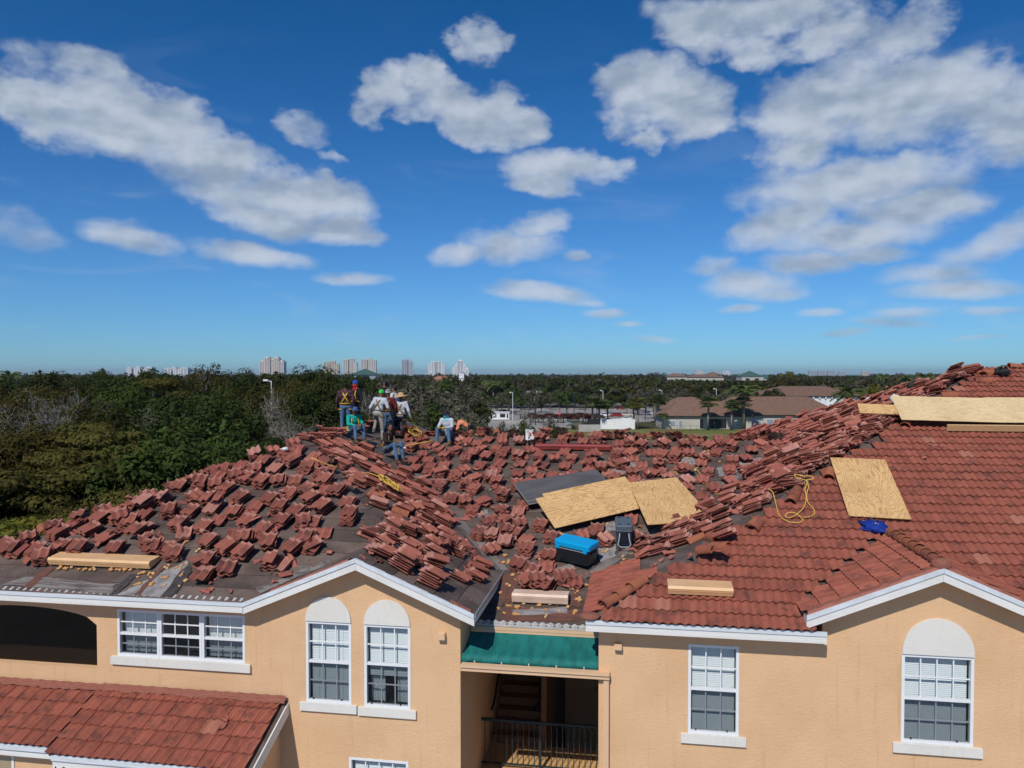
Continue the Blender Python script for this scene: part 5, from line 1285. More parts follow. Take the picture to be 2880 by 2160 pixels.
def tree_proto(seed, H, crown_r, crown_h, clumps, per, leaf, lm, bark, layered=False, trunk_r=.22, bare=0.0, limb_n=9):
    """returns (trunk mesh, crown mesh) of a tree H tall standing at the origin"""
    r = random.Random(seed); tb = MB(); cb = MB()
    base = H - crown_h
    top = Vector((r.uniform(-.4, .4), r.uniform(-.4, .4), H * .82))
    tb.tube([(0, 0, -.2), (r.uniform(-.1, .1), 0, base * .5), (top.x * .5, top.y * .5, base + crown_h * .25), top], [trunk_r * 1.25, trunk_r, trunk_r * .7, trunk_r * .2], 7)
    cents = []
    for i in range(clumps):
        d = rnd_dir(r); k = r.uniform(.45, .95)
        z = base + crown_h * .5 + d.z * crown_h * .5 * k
        if layered: z = base + crown_h * (.2 + .75 * round(((d.z + 1) / 2) * 4) / 4) + r.uniform(-.2, .2)
        taper = 1.0 - .35 * max(0, (z - base) / crown_h - .5) * 2
        cents.append(Vector((d.x * crown_r * k * taper, d.y * crown_r * k * taper, z)))
    for i in range(limb_n):
        c = cents[i % clumps]; z0 = base * r.uniform(.6, 1.0) + crown_h * r.uniform(0, .3)
        p0 = Vector((top.x * z0 / H, top.y * z0 / H, z0)); mid = p0.lerp(c, .5) + Vector((r.uniform(-.3, .3), r.uniform(-.3, .3), -.2))
        tb.tube([p0, mid, c], [trunk_r * .5, trunk_r * .3, trunk_r * .1], 5)
        if bare:
            for q in range(int(14 * bare)):
                s0 = mid.lerp(c, r.uniform(.1, 1)); e = s0 + (rnd_dir(r) + ZUP * .5) * r.uniform(.6, 1.5); tb.tube([s0, s0.lerp(e, .5) + rnd_dir(r) * .12, e], [trunk_r * .13, trunk_r * .09, .01], 3)
                for q2 in range(2):
                    e2 = s0.lerp(e, r.uniform(.4, .9)); f2 = e2 + (rnd_dir(r) + ZUP * .3) * r.uniform(.3, .8); tb.tube([e2, f2], [trunk_r * .07, .008], 3)
    for c in cents:
        k = r.uniform(.7, 1.25); rad = Vector((crown_r * .27 * k, crown_r * .27 * k, crown_h * (.09 if layered else .15) * k))
        leaf_quads(cb, c, rad, int(per * r.uniform(.7, 1.3)), leaf, r)
    return tb.mesh('trunk', M[bark], True), (cb.mesh('crown', M[lm]) if per else None)
NEAR = {'olive': [tree_proto(11 + i, 12, 4.6, 5.5, 46, 250, .14, 'leaf_olive', 'bark_pale', True) for i in range(2)],
        'dark': [tree_proto(21 + i, 14, 4.4, 8.5, 48, 260, .15, 'leaf_dark', 'bark') for i in range(2)],
        'green': [tree_proto(31 + i, 10, 3.6, 6.5, 44, 230, .13, 'leaf_green', 'bark') for i in range(2)],
        'yellow': [tree_proto(41, 9, 3.8, 3.2, 44, 220, .12, 'leaf_yellow', 'bark', True)],
        'bare': [tree_proto(51 + i, 13, 4.2, 7.5, 26, 0 if i == 0 else 40, .11, 'leaf_grey', 'bark_pale', bare=1.6, limb_n=24) for i in range(2)],
        'brown': [tree_proto(61, 13, 4.4, 7.5, 40, 130, .13, 'leaf_olive', 'bark_pale', bare=.7, limb_n=20)]}
MID = {'dark': [tree_proto(71 + i, 13, 4.8, 8.5, 30, 70, .36, 'leaf_dark', 'bark') for i in range(2)],
       'grey': [tree_proto(81 + i, 11, 4.6, 7, 28, 62, .30, 'leaf_grey', 'bark_pale', bare=.4, limb_n=14) for i in range(2)],
       'green': [tree_proto(91 + i, 11, 4.4, 7, 28, 66, .34, 'leaf_green', 'bark') for i in range(2)],
       'bare': [tree_proto(95, 11, 4.6, 7, 24, 14, .25, 'leaf_grey', 'bark_pale', bare=1.5, limb_n=22)],
       'gold': [tree_proto(97, 13, 4.8, 7, 24, 60, .36, 'leaf_yellow', 'bark')],
       'red': [tree_proto(98, 5, 2.6, 3.4, 18, 40, .25, 'leaf_red', 'bark')]}
REFH = {'olive': 12, 'dark': 14, 'green': 10, 'yellow': 9, 'bare': 13, 'brown': 13}
REFM = {'dark': 13, 'grey': 11, 'green': 11, 'bare': 11, 'gold': 13, 'red': 5}
ADJ = {'olive': 'olive brown layered', 'dark': 'dark dense evergreen', 'green': 'bright green leafy', 'yellow': 'low yellow green flat topped', 'bare': 'bare grey branching', 'brown': 'thin brownish open', 'grey': 'grey green open', 'gold': 'golden flowering', 'red': 'low reddish'}
trees = []
def tree(protos, refs, kind, x, D, ytop, where, wide=1.0, base=0.0):
    H = z_at(D, ytop) - base
    if H < 1.5: return
    tm, cm = protos[kind][rnd.randrange(len(protos[kind]))]; k = H / refs[kind]
    p = at_dist(x, D, base); o = bpy.data.objects.new('tree', None); COL.objects.link(o); o.location = p; o.rotation_euler = (0, 0, rnd.uniform(0, 6.28)); o.scale = (k ** .5 * wide, k ** .5 * wide, k)
    for nm, me in (('trunk', tm), ('crown', cm)):
        if me: c = bpy.data.objects.new(nm, me); COL.objects.link(c); c.parent = o
    o['category'] = 'tree'; trees.append((o, x, kind, where)); return o
# the wood behind the left roof, nearest rows first
WH = 'in the left wood'
for (x, D, y, k, w) in [
  (-60,33,1480,'yellow',1.2),(60,35,1500,'yellow',1.2),(170,36,1455,'yellow',1.1),(260,38,1440,'olive',1.0),(-90,40,1350,'olive',1.2),(40,42,1390,'olive',1.1),(330,41,1400,'olive',.9),(150,44,1330,'olive',1.2),(420,46,1370,'olive',.9),
  (-40,52,1260,'olive',1.2),(90,55,1230,'olive',1.1),(200,50,1280,'olive',1.1),(300,55,1225,'olive',1.2),(390,50,1260,'olive',.9),(480,46,1215,'green',1.25),(560,50,1190,'green',1.1),(400,58,1205,'green',1.0),(640,46,1300,'green',.9),(560,40,1330,'green',.8),(690,48,1255,'green',1.0),(760,50,1260,'green',.8),
  (250,62,1200,'olive',1.1),(60,66,1180,'brown',1.0),(-60,70,1150,'brown',1.1),(130,75,1130,'bare',1.0),(200,72,1120,'brown',1.0),(330,70,1150,'dark',1.0),(430,75,1150,'bare',.9),(560,72,1105,'dark',1.2),(640,70,1130,'dark',1.1),(690,64,1180,'dark',1.1),(610,80,1085,'dark',1.0),(500,85,1090,'dark',1.1),(720,58,1225,'dark',.8),
  (-20,100,1080,'brown',1.1),(90,105,1072,'brown',1.1),(180,110,1078,'brown',1.0),(270,100,1075,'dark',1.0),(350,95,1068,'green',1.2),(430,100,1072,'olive',1.1),(500,110,1068,'dark',1.1),(580,120,1012,'brown',.9),(640,115,1080,'brown',1.0),(720,100,1090,'brown',1.1),(660,90,1110,'brown',1.0),(770,85,1140,'bare',1.2),(820,80,1150,'bare',1.0),(740,76,1170,'bare',1.0),
  (250,150,1040,'dark',1.1),(705,150,1046,'dark',1.2),(160,160,1036,'brown',.8),(430,150,1044,'green',1.1),(860,140,1040,'dark',1.2),(905,150,1038,'dark',1.0),
  (20,85,1095,'brown',1.1),(110,88,1100,'bare',1.1),(-30,60,1190,'bare',.9),(230,90,1100,'bare',1.0),(760,95,1100,'bare',1.1),(800,70,1190,'bare',.9),
  (900,95,1055,'dark',1.0),(880,90,1080,'dark',1.1),(930,100,1075,'green',1.0),(850,110,1060,'brown',1.1),(800,120,1070,'brown',1.0),(960,105,1090,'dark',.9),(985,85,1180,'green',.7),(900,70,1230,'green',.7),(830,60,1255,'green',.8),(940,66,1225,'green',.6)]:
    tree(NEAR, REFH, k, x, D, y, WH, w)
for i in range(26):
    x = -150 + i * 46 + rnd.uniform(-12, 12); D = rnd.uniform(140, 210); tree(NEAR if i % 2 else MID, REFH if i % 2 else REFM, rnd.choice(('dark', 'green', 'dark')), x, D, rnd.uniform(1046, 1064), 'far in the left wood', 1.2)
for i in range(22):
    D = 40 + 7 * i; tree(NEAR, REFH, rnd.choice(('olive', 'dark', 'brown', 'green')), rnd.uniform(-800, -120), D, 1052 + 2163 * rnd.uniform(2.5, 5) / D, 'left of the frame', 1.2)
for i in range(24): tree(MID, REFM, rnd.choice(('dark', 'green', 'dark')), rnd.uniform(-1000, -100), rnd.uniform(190, 420), rnd.uniform(1056, 1066), 'beyond the left frame edge', 1.3)
# trees in the middle distance
WM = 'right of the workers'
for (x, D, y, k, w) in [(1010,150,1085,'grey',1.2),(1050,130,1095,'bare',1.2),(1090,160,1082,'bare',1.2),(1130,170,1085,'grey',1.2),(1180,150,1098,'grey',1.3),(1230,170,1090,'grey',1.3),(1280,200,1082,'grey',1.2),(1330,230,1092,'grey',1.2),(1200,130,1140,'green',1.0),(1150,120,1150,'grey',1.0),(1265,140,1145,'grey',1.1),(1310,180,1140,'grey',1.0),(1350,200,1130,'dark',.9),(1090,220,1070,'grey',1.3),(1030,240,1068,'dark',1.3),(1160,240,1068,'grey',1.2),(1240,260,1070,'green',1.2),(970,180,1072,'grey',1.2),(1120,110,1165,'green',.8),(1060,105,1170,'grey',.9)]:
    tree(MID, REFM, k, x, D, y, WM, w)
WB_ = 'just behind the back ridge'
for i, x in enumerate(range(1365, 1565, 26)):
    tree(MID, REFM, ('green', 'dark', 'grey', 'green')[i % 4], x + rnd.uniform(-8, 8), rnd.uniform(120, 165), rnd.uniform(1186, 1204), WB_, .55)
for (x, D, y) in ((1480, 190, 1160), (1545, 185, 1168), (1120, 95, 1180)): tree(MID, REFM, 'bare', x, D, y, WB_, .7)
WP = 'in the car park'
for i in range(30):
    x = 1330 + i * 22 + rnd.uniform(-8, 8); D = rnd.uniform(330, 430); tree(MID, REFM, rnd.choice(('grey', 'grey', 'dark', 'bare', 'green')), x, D, rnd.uniform(1094, 1108), WP, 1.15)
for i in range(14): tree(MID, REFM, 'red', 1500 + i * 14, 285 + rnd.uniform(-4, 4), 1160 + rnd.uniform(-3, 4), 'along the car park', 1.2, .14)
for i in range(16): tree(MID, REFM, rnd.choice(('grey', 'grey', 'dark')), 1790 + i * 26 + rnd.uniform(-8, 8), rnd.uniform(300, 360), rnd.uniform(1090, 1112), 'behind the tiled building', 1.2)
for (x, D, y, k, w) in ((2215,620,1043,'gold',1.4),(2240,600,1066,'gold',1.2),(2190,560,1075,'gold',1.0),(2455,230,1078,'gold',.9),(2480,225,1090,'gold',.7),(1195,560,1066,'gold',1.3)): tree(MID, REFM, k, x, D, y, 'on the far tree line', w)
grp = {}
for (o, x, kind, where) in trees: grp.setdefault((kind, where), []).append((x, o))
for (kind, where), lst in grp.items():
    lst.sort(key=lambda q: q[0]); g = f'trees {where}'
    for i, (x, o) in enumerate(lst):
        n = f', {ordinal(i + 1)} such from left' if len(lst) > 1 else ''
        tag(o, f'{ADJ[kind]} tree {where}{n}', 'tree', g)
# the far wood that reads as one mass
import numpy as np
def far_wood():
    rs = np.random.RandomState(5); protos = []
    for k in range(3):
        r = random.Random(300 + k); mb = MB()
        for c in range(9):
            d = rnd_dir(r); leaf_quads(mb, Vector((d.x * 3.0, d.y * 3.0, 8 + d.z * 2.6)), Vector((2.0, 2.0, 1.5)), 11, .95, r)
        protos.append(np.array(mb.v).reshape(-1, 4, 3))
    V = []; MI = []
    N = 7600
    for i in range(N):
        D = 400 * (3600 / 400) ** (rs.rand() ** 1.25)
        xx = rs.uniform(-1150, 4030) if D > 560 else rs.uniform(300, 3900)
        if D < 520 and (xx < 1000): continue
        p = at_dist(xx, D); H = (rs.uniform(9.5, 16.5) + 5.5 * max(0, noise.noise(Vector((p.x * .011, p.y * .011, 0))) + .08)) * (1.0 if D < 1000 else 1.13)
        for (xa, xb, Dm, yl) in ((1875, 2165, 1500, 1069), (1448, 1548, 560, 1108), (1284, 1312, 640, 1068), (1120, 1170, 420, 1084), (1220, 1262, 640, 1064), (2262, 2450, 4600, 1056)):
            if xa < xx < xb and D < Dm: H = min(H, z_at(D, yl))     # the far roofs look over the trees in front of them
        if H < 3: continue
        q = protos[rs.randint(3)]; a = rs.rand() * 6.28; k = rs.uniform(.9, 1.5) * (1 + D / 3500); ca, sa = math.cos(a), math.sin(a)
        v = q.copy(); x_, y_ = v[..., 0].copy(), v[..., 1].copy()
        v[..., 0] = (x_ * ca - y_ * sa) * k + p.x; v[..., 1] = (x_ * sa + y_ * ca) * k + p.y; v[..., 2] = v[..., 2] * (H / 11.5)
        V.append(v); MI.append(np.full(len(v), rs.choice([0, 1, 1, 2, 2, 3], 1)[0], dtype=np.int32))
    V = np.concatenate(V).reshape(-1, 3).astype(np.float32); MI = np.concatenate(MI); nq = len(V) // 4
    me = bpy.data.meshes.new('far_wood'); me.vertices.add(len(V)); me.vertices.foreach_set('co', V.ravel())
    me.loops.add(nq * 4); me.loops.foreach_set('vertex_index', np.arange(nq * 4, dtype=np.int32)); me.polygons.add(nq); me.polygons.foreach_set('loop_start', np.arange(0, nq * 4, 4, dtype=np.int32))
    for k in ('leaf_dark', 'leaf_grey', 'leaf_green', 'leaf_olive'): me.materials.append(M[k])
    me.polygons.foreach_set('material_index', MI); me.update(calc_edges=True); me.validate()
    o = link('far_wood', me); tag(o, 'dark green wood covering the plain up to the horizon', 'wood', kind='stuff')
far_wood()

# ------------------------------------------------------------------ palms
def sabal(seed, H, dry=False):
    r = random.Random(seed); t = MB(); lean = Vector((r.uniform(-.3, .3), r.uniform(-.3, .3), 0))
    t.tube([(0, 0, -.1), lean * .3 + ZUP * H * .4, lean + ZUP * H * .85], [.22, .17, .19], 8); c = MB(); top = lean + ZUP * H * .86
    for i in range(52):
        az = r.uniform(0, 6.28); el = r.uniform(-.8, 1.4); L = H * r.uniform(.05, .10) + .45; d = Vector((math.cos(az) * math.cos(el), math.sin(az) * math.cos(el), math.sin(el)))
        tip = top + d * L; side = d.cross(ZUP); side = side.normalized() if side.length > .05 else Vector((1, 0, 0)); nrm = side.cross(d)
        f = .75 + H * .03
        for j in range(7):                          # the fan: narrow drooping blades
            a = (j - 3) / 3 * 1.25; e = d * math.cos(a) + side * math.sin(a); w = side * math.cos(a) - d * math.sin(a)
            q = tip + e * f - ZUP * f * .25; c.add([tip - w * .03, tip + e * f * .5 - w * .13, q, tip + e * f * .5 + w * .13], [(0, 1, 2, 3)])
        c.tube([top, tip], .02, 3)
    return t.mesh('trunk', M['palm_bark'], True), c.mesh('crown', M['palm_dry' if dry else 'palm'])
def feather(seed, H, n=34, L=3.2):
    r = random.Random(seed); t = MB(); t.tube([(0, 0, -.1), (0.1, 0, H * .5), (.2, .1, H)], [.25, .17, .15], 8); c = MB(); top = Vector((.2, .1, H))
    for i in range(n):
        az = r.uniform(0, 6.28); el = r.uniform(-.2, 1.3); pts = []
        for k in range(7):
            s_ = k / 6; out = L * s_ * math.cos(el * (1 - .3 * s_)); pts.append(top + Vector((math.cos(az) * out, math.sin(az) * out, L * (s_ * math.sin(el) - .55 * s_ * s_))))
        for k in range(6):
            d = (pts[k + 1] - pts[k]).normalized(); sd = d.cross(ZUP).normalized()
            for sg in (-1, 1):
                for h in (0, .5):
                    b = pts[k].lerp(pts[k + 1], h); e = b + sd * sg * (.55 * math.sin(math.pi * (k + .6) / 7)) - ZUP * .22 + d * .25; c.add([b, b + d * .26, e + d * .12, e], [(0, 1, 2, 3)])
        c.tube(pts, .03, 3)
    return t.mesh('trunk', M['palm_bark'], True), c.mesh('crown', M['palm'])
SAB = [sabal(i, 9, False) for i in range(3)] + [sabal(7, 9, True)]; FEA = [feather(i, 8) for i in range(2)]
A4 = lambda x, y: (1200 + x / 3.072, 980 + y / 3.072)
B4 = lambda x, y: (1800 + x / 3.072, 960 + y / 3.072)
palms = [(A4(525, 592), A4(0, 425), 0), (A4(605, 604), A4(0, 430), 1), (A4(705, 560), A4(0, 430), 3), (A4(765, 575), A4(0, 440), 0), (A4(810, 606), A4(0, 440), 2), (A4(850, 608), A4(0, 425), 1), (A4(1150, 565), A4(0, 450), 0), (A4(1222, 585), A4(0, 455), 1), (A4(1435, 706), A4(0, 420), 0), (A4(1490, 700), A4(0, 440), 2), (A4(1568, 690), A4(0, 450), 1), (A4(1825, 700), A4(0, 430), 3), (A4(1795, 690), A4(0, 455), 1), (A4(2000, 675), A4(0, 405), 2), (A4(1975, 640), A4(0, 420), 0),
  (B4(480, 705), B4(0, 500), 3), (B4(585, 768), B4(0, 480), 0), (B4(790, 766), B4(0, 510), 2), (B4(890, 760), B4(0, 480), 1), (B4(362, 690), B4(0, 490), 2)]
palms.sort(key=lambda q: q[0][0])
for i, ((x, yb), (_, yt), k) in enumerate(palms):
    p = on_ground(x, yb); D = (p - CAM).dot(FWD0); H = z_at(D, yt); t, c = SAB[k]
    o = bpy.data.objects.new('palm_tree', None); COL.objects.link(o); o.location = p; o.rotation_euler = (0, 0, rnd.uniform(0, 6)); s_ = H / 9.3; o.scale = (s_ * 1.55, s_ * 1.55, s_)
    for nm, me in (('trunk', t), ('crown', c)): q = bpy.data.objects.new(nm, me); COL.objects.link(q); q.parent = o
    tag(o, f'cabbage palm beyond the roof, {ordinal(i + 1)} from the left', 'palm', 'cabbage palms beyond the roof')
feathers = [((2093, 1166), 1080, 250, 1.5, 'big feathery date palm behind the low tiled building'), ((2392, 1200), 1084, 215, 1.25, 'coconut palm left of the right roof'), ((1866, 1200), 1160, 250, .55, 'young leafy palm at the corner of the low building'), ((32, 1100), 1038, 300, 1.2, 'dark palm on the skyline at far left'), ((2485, 1060), 1049, 420, 1., 'palm on the skyline at far right'), ((1388, 1110), 1068, 400, 1.3, 'dark palm among the far trees above the white booth'), ((1360, 1110), 1072, 410, 1.2, 'dark palm left of the far dark palm'), ((2550, 1060), 1052, 350, 1., 'palm nearest the right roof on the skyline'), ((2600, 1060), 1046, 330, 1.1, 'palm touching the right roof on the skyline'), ((1912, 1080), 1064, 520, 1.2, 'palm in front of the far villas'), ((1945, 1080), 1066, 500, 1.2, 'palm right of the far villas')]
for ((x, y), yt, D, w, labl) in feathers:
    p = at_dist(x, D); H = z_at(D, yt); t, c = FEA[rnd.randrange(2)]
    o = bpy.data.objects.new('palm_tree', None); COL.objects.link(o); o.location = p; o.scale = (w * 1.3, w * 1.3, H / 9.5); o.rotation_euler = (0, 0, rnd.uniform(0, 6))
    for nm, me in (('trunk', t), ('crown', c)): q = bpy.data.objects.new(nm, me); COL.objects.link(q); q.parent = o
    tag(o, labl, 'palm')

# ------------------------------------------------------------------ buildings beyond
CYAW = YAW
def lmat(x, D): p = at_dist(x, D); return p
class Bld:
    """building aligned with the view: x to the right, y away, built around its base point"""
    def __init__(s, name, x, D, label, cat='building', turn=0.0, group=None):
        s.o = empty(name, at_dist(x, D), YAW + turn, local=True); s.k = D / F; s.D = D; tag(s.o, label, cat, group)
    def w(s, pxs): return pxs * s.k
    def part(s, name, mb, m, parent=None): return mb.build(name, m, parent or s.o)
def hip(mb, x0, x1, y0, y1, z, rise, over=.0):
    x0 -= over; x1 += over; y0 -= over; y1 += over; h = min(x1 - x0, y1 - y0) / 2
    if x1 - x0 >= y1 - y0: a, b = (x0 + h, (y0 + y1) / 2), (x1 - h, (y0 + y1) / 2)
    else: a, b = ((x0 + x1) / 2, y0 + h), ((x0 + x1) / 2, y1 - h)
    vs = [(x0, y0, z), (x1, y0, z), (x1, y1, z), (x0, y1, z), (*a, z + rise), (*b, z + rise)]
    fs = [(0, 1, 5, 4), (1, 2, 5), (2, 3, 4, 5), (3, 0, 4), (3, 2, 1, 0)] if x1 - x0 >= y1 - y0 else [(0, 1, 4), (1, 2, 5, 4), (2, 3, 5), (3, 0, 4, 5), (3, 2, 1, 0)]
    return mb.add(vs, fs)
def rib_roof(name, c, c2, sc):
    m, t, p = new_mat(name); co = t.add('ShaderNodeTexCoord').outputs['Object']
    col = t.mix(t.ss(t.noise(co, sc, 5, .65), .35, .65), c4(c), c4(c2)); t.put(p.inputs['Base Color'], col); p.inputs['Roughness'].default_value = .9
    return m
M['roof_brown'] = rib_roof('brown_tile_roof', (.20, .115, .080), (.155, .088, .062), 1.2); M['roof_red'] = rib_roof('far_red_roof', (.20, .075, .055), (.16, .06, .05), .5)
M['roof_green'] = rib_roof('far_green_roof', (.04, .10, .085), (.03, .08, .07), .5); M['roof_orange'] = rib_roof('far_orange_roof', (.34, .15, .085), (.28, .12, .07), .5)
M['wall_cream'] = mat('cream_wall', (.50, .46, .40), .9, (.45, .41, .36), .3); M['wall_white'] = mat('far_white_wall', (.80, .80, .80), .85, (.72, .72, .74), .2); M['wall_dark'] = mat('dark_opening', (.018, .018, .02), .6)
M['wall_pink'] = mat('pinkish_tower', (.70, .61, .54), .85); M['wall_shade'] = mat('tower_glass', (.26, .30, .35), .35); M['wall_tan'] = mat('tan_tower', (.64, .54, .43), .85); M['wall_greyb'] = mat('grey_tower', (.44, .46, .50), .85)
ROLL = MB()
def roll_rows(b, mb_quad, rows):                    # raised tile rolls that run down the roof
    pass
def far_house(name, x, D, L, Dp, h, rise, label, roof='roof_brown', wall='wall_cream', wins=(), over=.8, z0=0.0, ribs=0, turn=0.0):
    b = Bld(name, x, D, label, turn=turn)
    mb = MB(); mb.box(-L / 2, L / 2, 0, Dp, z0, h); b.part('wall', mb, M[wall])
    mb = MB(); hip(mb, -L / 2, L / 2, 0, Dp, h + .02, rise, over); rf = b.part('roof', mb, M[roof])
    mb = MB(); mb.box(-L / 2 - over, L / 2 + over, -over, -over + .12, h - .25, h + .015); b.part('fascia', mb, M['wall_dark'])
    if ribs:                                         # rolls of the tile courses on the side that faces us
        hgt = min(L, Dp) / 2 + over; n = int((L + 2 * over) / ribs); rb = MB()
        for i in range(1, n):
            xx = -L / 2 - over + i * ribs; lim = min(hgt, xx + L / 2 + over, L / 2 + over - xx); t = lim / hgt
            rb.tube([(xx, -over + .02, h + .06), (xx, -over + lim * .97, h + rise * t * .97 + .06)], .07, 4)
        b.part('tile_rolls', rb, M[roof], rf)
    for (wx0, wx1, wz0, wz1, m) in wins:
        mb = MB(); mb.box(wx0, wx1, -.06, .02, wz0, wz1); f = b.part('window', mb, M['wall_white'])
        mb = MB(); mb.box(wx0 + .1, wx1 - .1, -.10, -.065, wz0 + .1, wz1 - .1); b.part('pane', mb, M[m], f)
    return b
# the low tiled building beyond the lawn: a row of hipped wings
Dn = 252; k_ = Dn / F
W1 = [( -12 + i * 5.2, -9.9 + i * 5.2, .9, 2.6, 'wall_shade') for i in range(3)]
hn = 4.3
far_house('tiled_building', 1990, Dn, 29, 13, hn, 4.6, 'long low building with brown hipped tile roof behind the lawn', wins=[(-12.2, -10.4, .9, 2.7, 'wall_shade'), (-9.4, -8.0, .2, 2.9, 'wall_shade'), (-2.6, -1.2, .05, 3.4, 'wall_dark'), (.2, 6.4, .05, 3.4, 'wall_dark'), (9.2, 10.6, .9, 2.7, 'wall_shade'), (11.2, 12.8, .05, 3.2, 'wall_dark')], ribs=.62)
far_house('tiled_building', 2190, Dn + 6, 44, 18, hn, 5.9, 'brown tiled wing joining the low building on the right', wins=[(-14.5, -12.7, .9, 2.7, 'wall_shade'), (-8.8, -6.4, .6, 2.9, 'wall_shade'), (-4.0, -1.6, .6, 2.9, 'wall_shade')], ribs=.62)
far_house('tiled_building', 1942, Dn + 24, 20, 14, hn + 1.2, 4.0, 'rear wing with brown tile roof behind the low building', ribs=.8)
b = far_house('tiled_building', 2287, 330, 44, 24, 8.6, 4.0, 'taller pale building with brown tile roof left of the right wing', ribs=.9, wall='wall_white', wins=[(-6 + i * 6.5, -2 + i * 6.5, 4.1, 5.1, 'wall_dark') for i in range(3)])
for i in range(17):
    mb = MB(); xx = -21 + i * 2.6; mb.box(xx, xx + .5, -.75, -.02, 7.5, 8.2); b.part('bracket', mb, M['wall_white'])
b = Bld('iron_fence', 1960, 243, 'thin black iron fence in front of the low tiled building', 'fence')
mb = MB(); mb.box(-14, 14, 0, .05, 1.6, 1.66); b.part('rail', mb, M['dark_iron']); mb = MB(); mb.box(-14, 14, 0, .05, .15, .2); b.part('rail', mb, M['dark_iron'])
for i in range(15): mb = MB(); mb.box(-14 + i * 2, -13.93 + i * 2, 0, .07, 0, 1.8); b.part('post', mb, M['dark_iron'])
# white vinyl enclosure, booth, walls
p0, p1 = on_ground(1692, 1208), on_ground(1781, 1206); D0 = (p0 - CAM).dot(FWD0)
b = Bld('white_enclosure', 1737, D0, 'white panel enclosure beside the lawn behind the back ridge', 'enclosure'); L = (p1 - p0).length
for i in range(6):
    x0 = -L / 2 + L * i / 6; mb = MB(); mb.box(x0 + .12, x0 + L / 6, 0, .06, .1, 3.3); b.part('panel', mb, M['wall_white']); mb = MB(); mb.box(x0, x0 + .12, -.05, .11, 0, 3.5); b.part('post', mb, M['wall_white'])
mb = MB(); mb.box(-L / 2, -L / 2 + .06, .12, 6, .1, 3.3); b.part('side_panel', mb, M['wall_white']); mb = MB(); mb.box(L / 2 + .001, L / 2 + .061, 0, 6, .1, 3.3); b.part('side_panel', mb, M['wall_white'])
mb = MB(); mb.box(-L / 2, L / 2, 5.9, 6.0, .1, 3.2); b.part('side_panel', mb, M['wall_white'])
b = Bld('white_booth', 1404, 305, 'small white flat roofed booth in the car park', 'booth')
mb = MB(); mb.box(-4, 4, 0, 3, 0, 2.7); b.part('wall', mb, M['wall_white']); mb = MB(); mb.box(-4.2, 4.2, -.3, 3.2, 2.701, 2.95); b.part('roof', mb, M['wall_white'])
for (a0, a1, z0, z1) in ((-3.4, -2.9, .1, 1.9), (-1.6, -1.1, .8, 2.1), (.3, 2.4, .8, 2.2), (3, 3.6, .5, 2.2)): mb = MB(); mb.box(a0, a1, -.05, .02, z0, z1); b.part('window', mb, M['wall_dark'])
b = Bld('concrete_wall', 1445, 280, 'low grey concrete wall in front of the white booth', 'wall'); mb = MB(); mb.box(-5, 6, 0, .3, 0, 1.1); b.part('slab', mb, M['pale']); mb = MB(); mb.box(-5.05, 6.05, -.05, .35, 1.101, 1.2); b.part('coping', mb, M['pale'])
b = Bld('concrete_wall', 1668, 240, 'low grey wall left of the white enclosure', 'wall'); mb = MB(); mb.box(-4.4, 2.4, 0, .3, 0, 2.2); b.part('slab', mb, M['pale']); mb = MB(); mb.box(-1.5, 2.4, .35, .5, 2.2, 4.0); b.part('screen', mb, M['wall_dark'])
b = Bld('hedge', 1640, 248, 'clipped dark green hedge beside the white enclosure', 'hedge'); mb = MB(); r_ = random.Random(3)
for i in range(26): leaf_quads(mb, Vector((-4 + i * .3, r_.uniform(0, 1.2), r_.uniform(.6, 3.0))), Vector((.7, .7, .7)), 60, .16, r_)
b.part('foliage', mb, M['leaf_green']); mb = MB(); mb.box(-3.6, 3.4, .3, .9, 0, 2.4); b.part('stems', mb, M['bark'])
# far landmarks
far_house('flat_building', 1497, 560, 46, 14, 4.6, .6, 'long tan flat roofed building among the far trees', 'wall_cream', 'wall_cream', [(-20 + i * 8, -16 + i * 8, 1.0, 3.2, 'wall_dark') for i in range(5)], .3)
far_house('villa', 1905, 900, 24, 18, 15, 4, 'far cream villa with brown hip roof, left of three', 'roof_brown', 'wall_cream', [(-8, -5, 8, 12, 'wall_dark'), (2, 5, 8, 12, 'wall_dark')])
far_house('villa', 1985, 900, 42, 20, 14.5, 3, 'far cream villa with flat brown roof, middle of three', 'roof_brown', 'wall_cream', [(-16 + i * 8, -13 + i * 8, 8, 12, 'wall_dark') for i in range(4)])
far_house('villa', 2010, 950, 18, 18, 17, 4, 'far villa with a small tower roof, right of three', 'roof_brown', 'wall_cream', [(-5, -2, 9, 13, 'wall_dark')])
far_house('red_roof_house', 2010, 520, 22, 18, 5.5, 6.5, 'dark red hip roofed house below the far villas', 'roof_red', 'wall_cream', [(-6, -3, 1, 4, 'wall_dark')])
far_house('green_roof_hall', 2117, 1500, 42, 40, 13, 11, 'far hall with a pale green hip roof on the skyline', 'roof_green', 'wall_cream', [(-14, -6, 3, 10, 'wall_dark'), (4, 12, 3, 10, 'wall_dark')])
far_house('green_roof_hall', 2140, 1520, 56, 30, 9, 7, 'lower side wing of the far green roofed hall', 'roof_green', 'wall_cream', [(-14, -6, 3, 8, 'wall_dark')])
far_house('green_roof_hall', 1020, 900, 30, 30, 17, 7.5, 'dark green roofed hall in front of the left towers', 'roof_green', 'wall_shade', [(-8, 8, 12, 16, 'wall_dark')])
far_house('orange_roof_house', 1145, 420, 16, 14, 8, 4, 'orange roofed house half hidden by trees above the workers', 'roof_orange', 'wall_cream', [(-4, -2, 3, 5, 'wall_dark')])
far_house('orange_roof_house', 1240, 640, 22, 16, 12, 4.5, 'orange roofed house below the two white towers', 'roof_orange', 'wall_cream', [(-4, -2, 3, 5, 'wall_dark')])
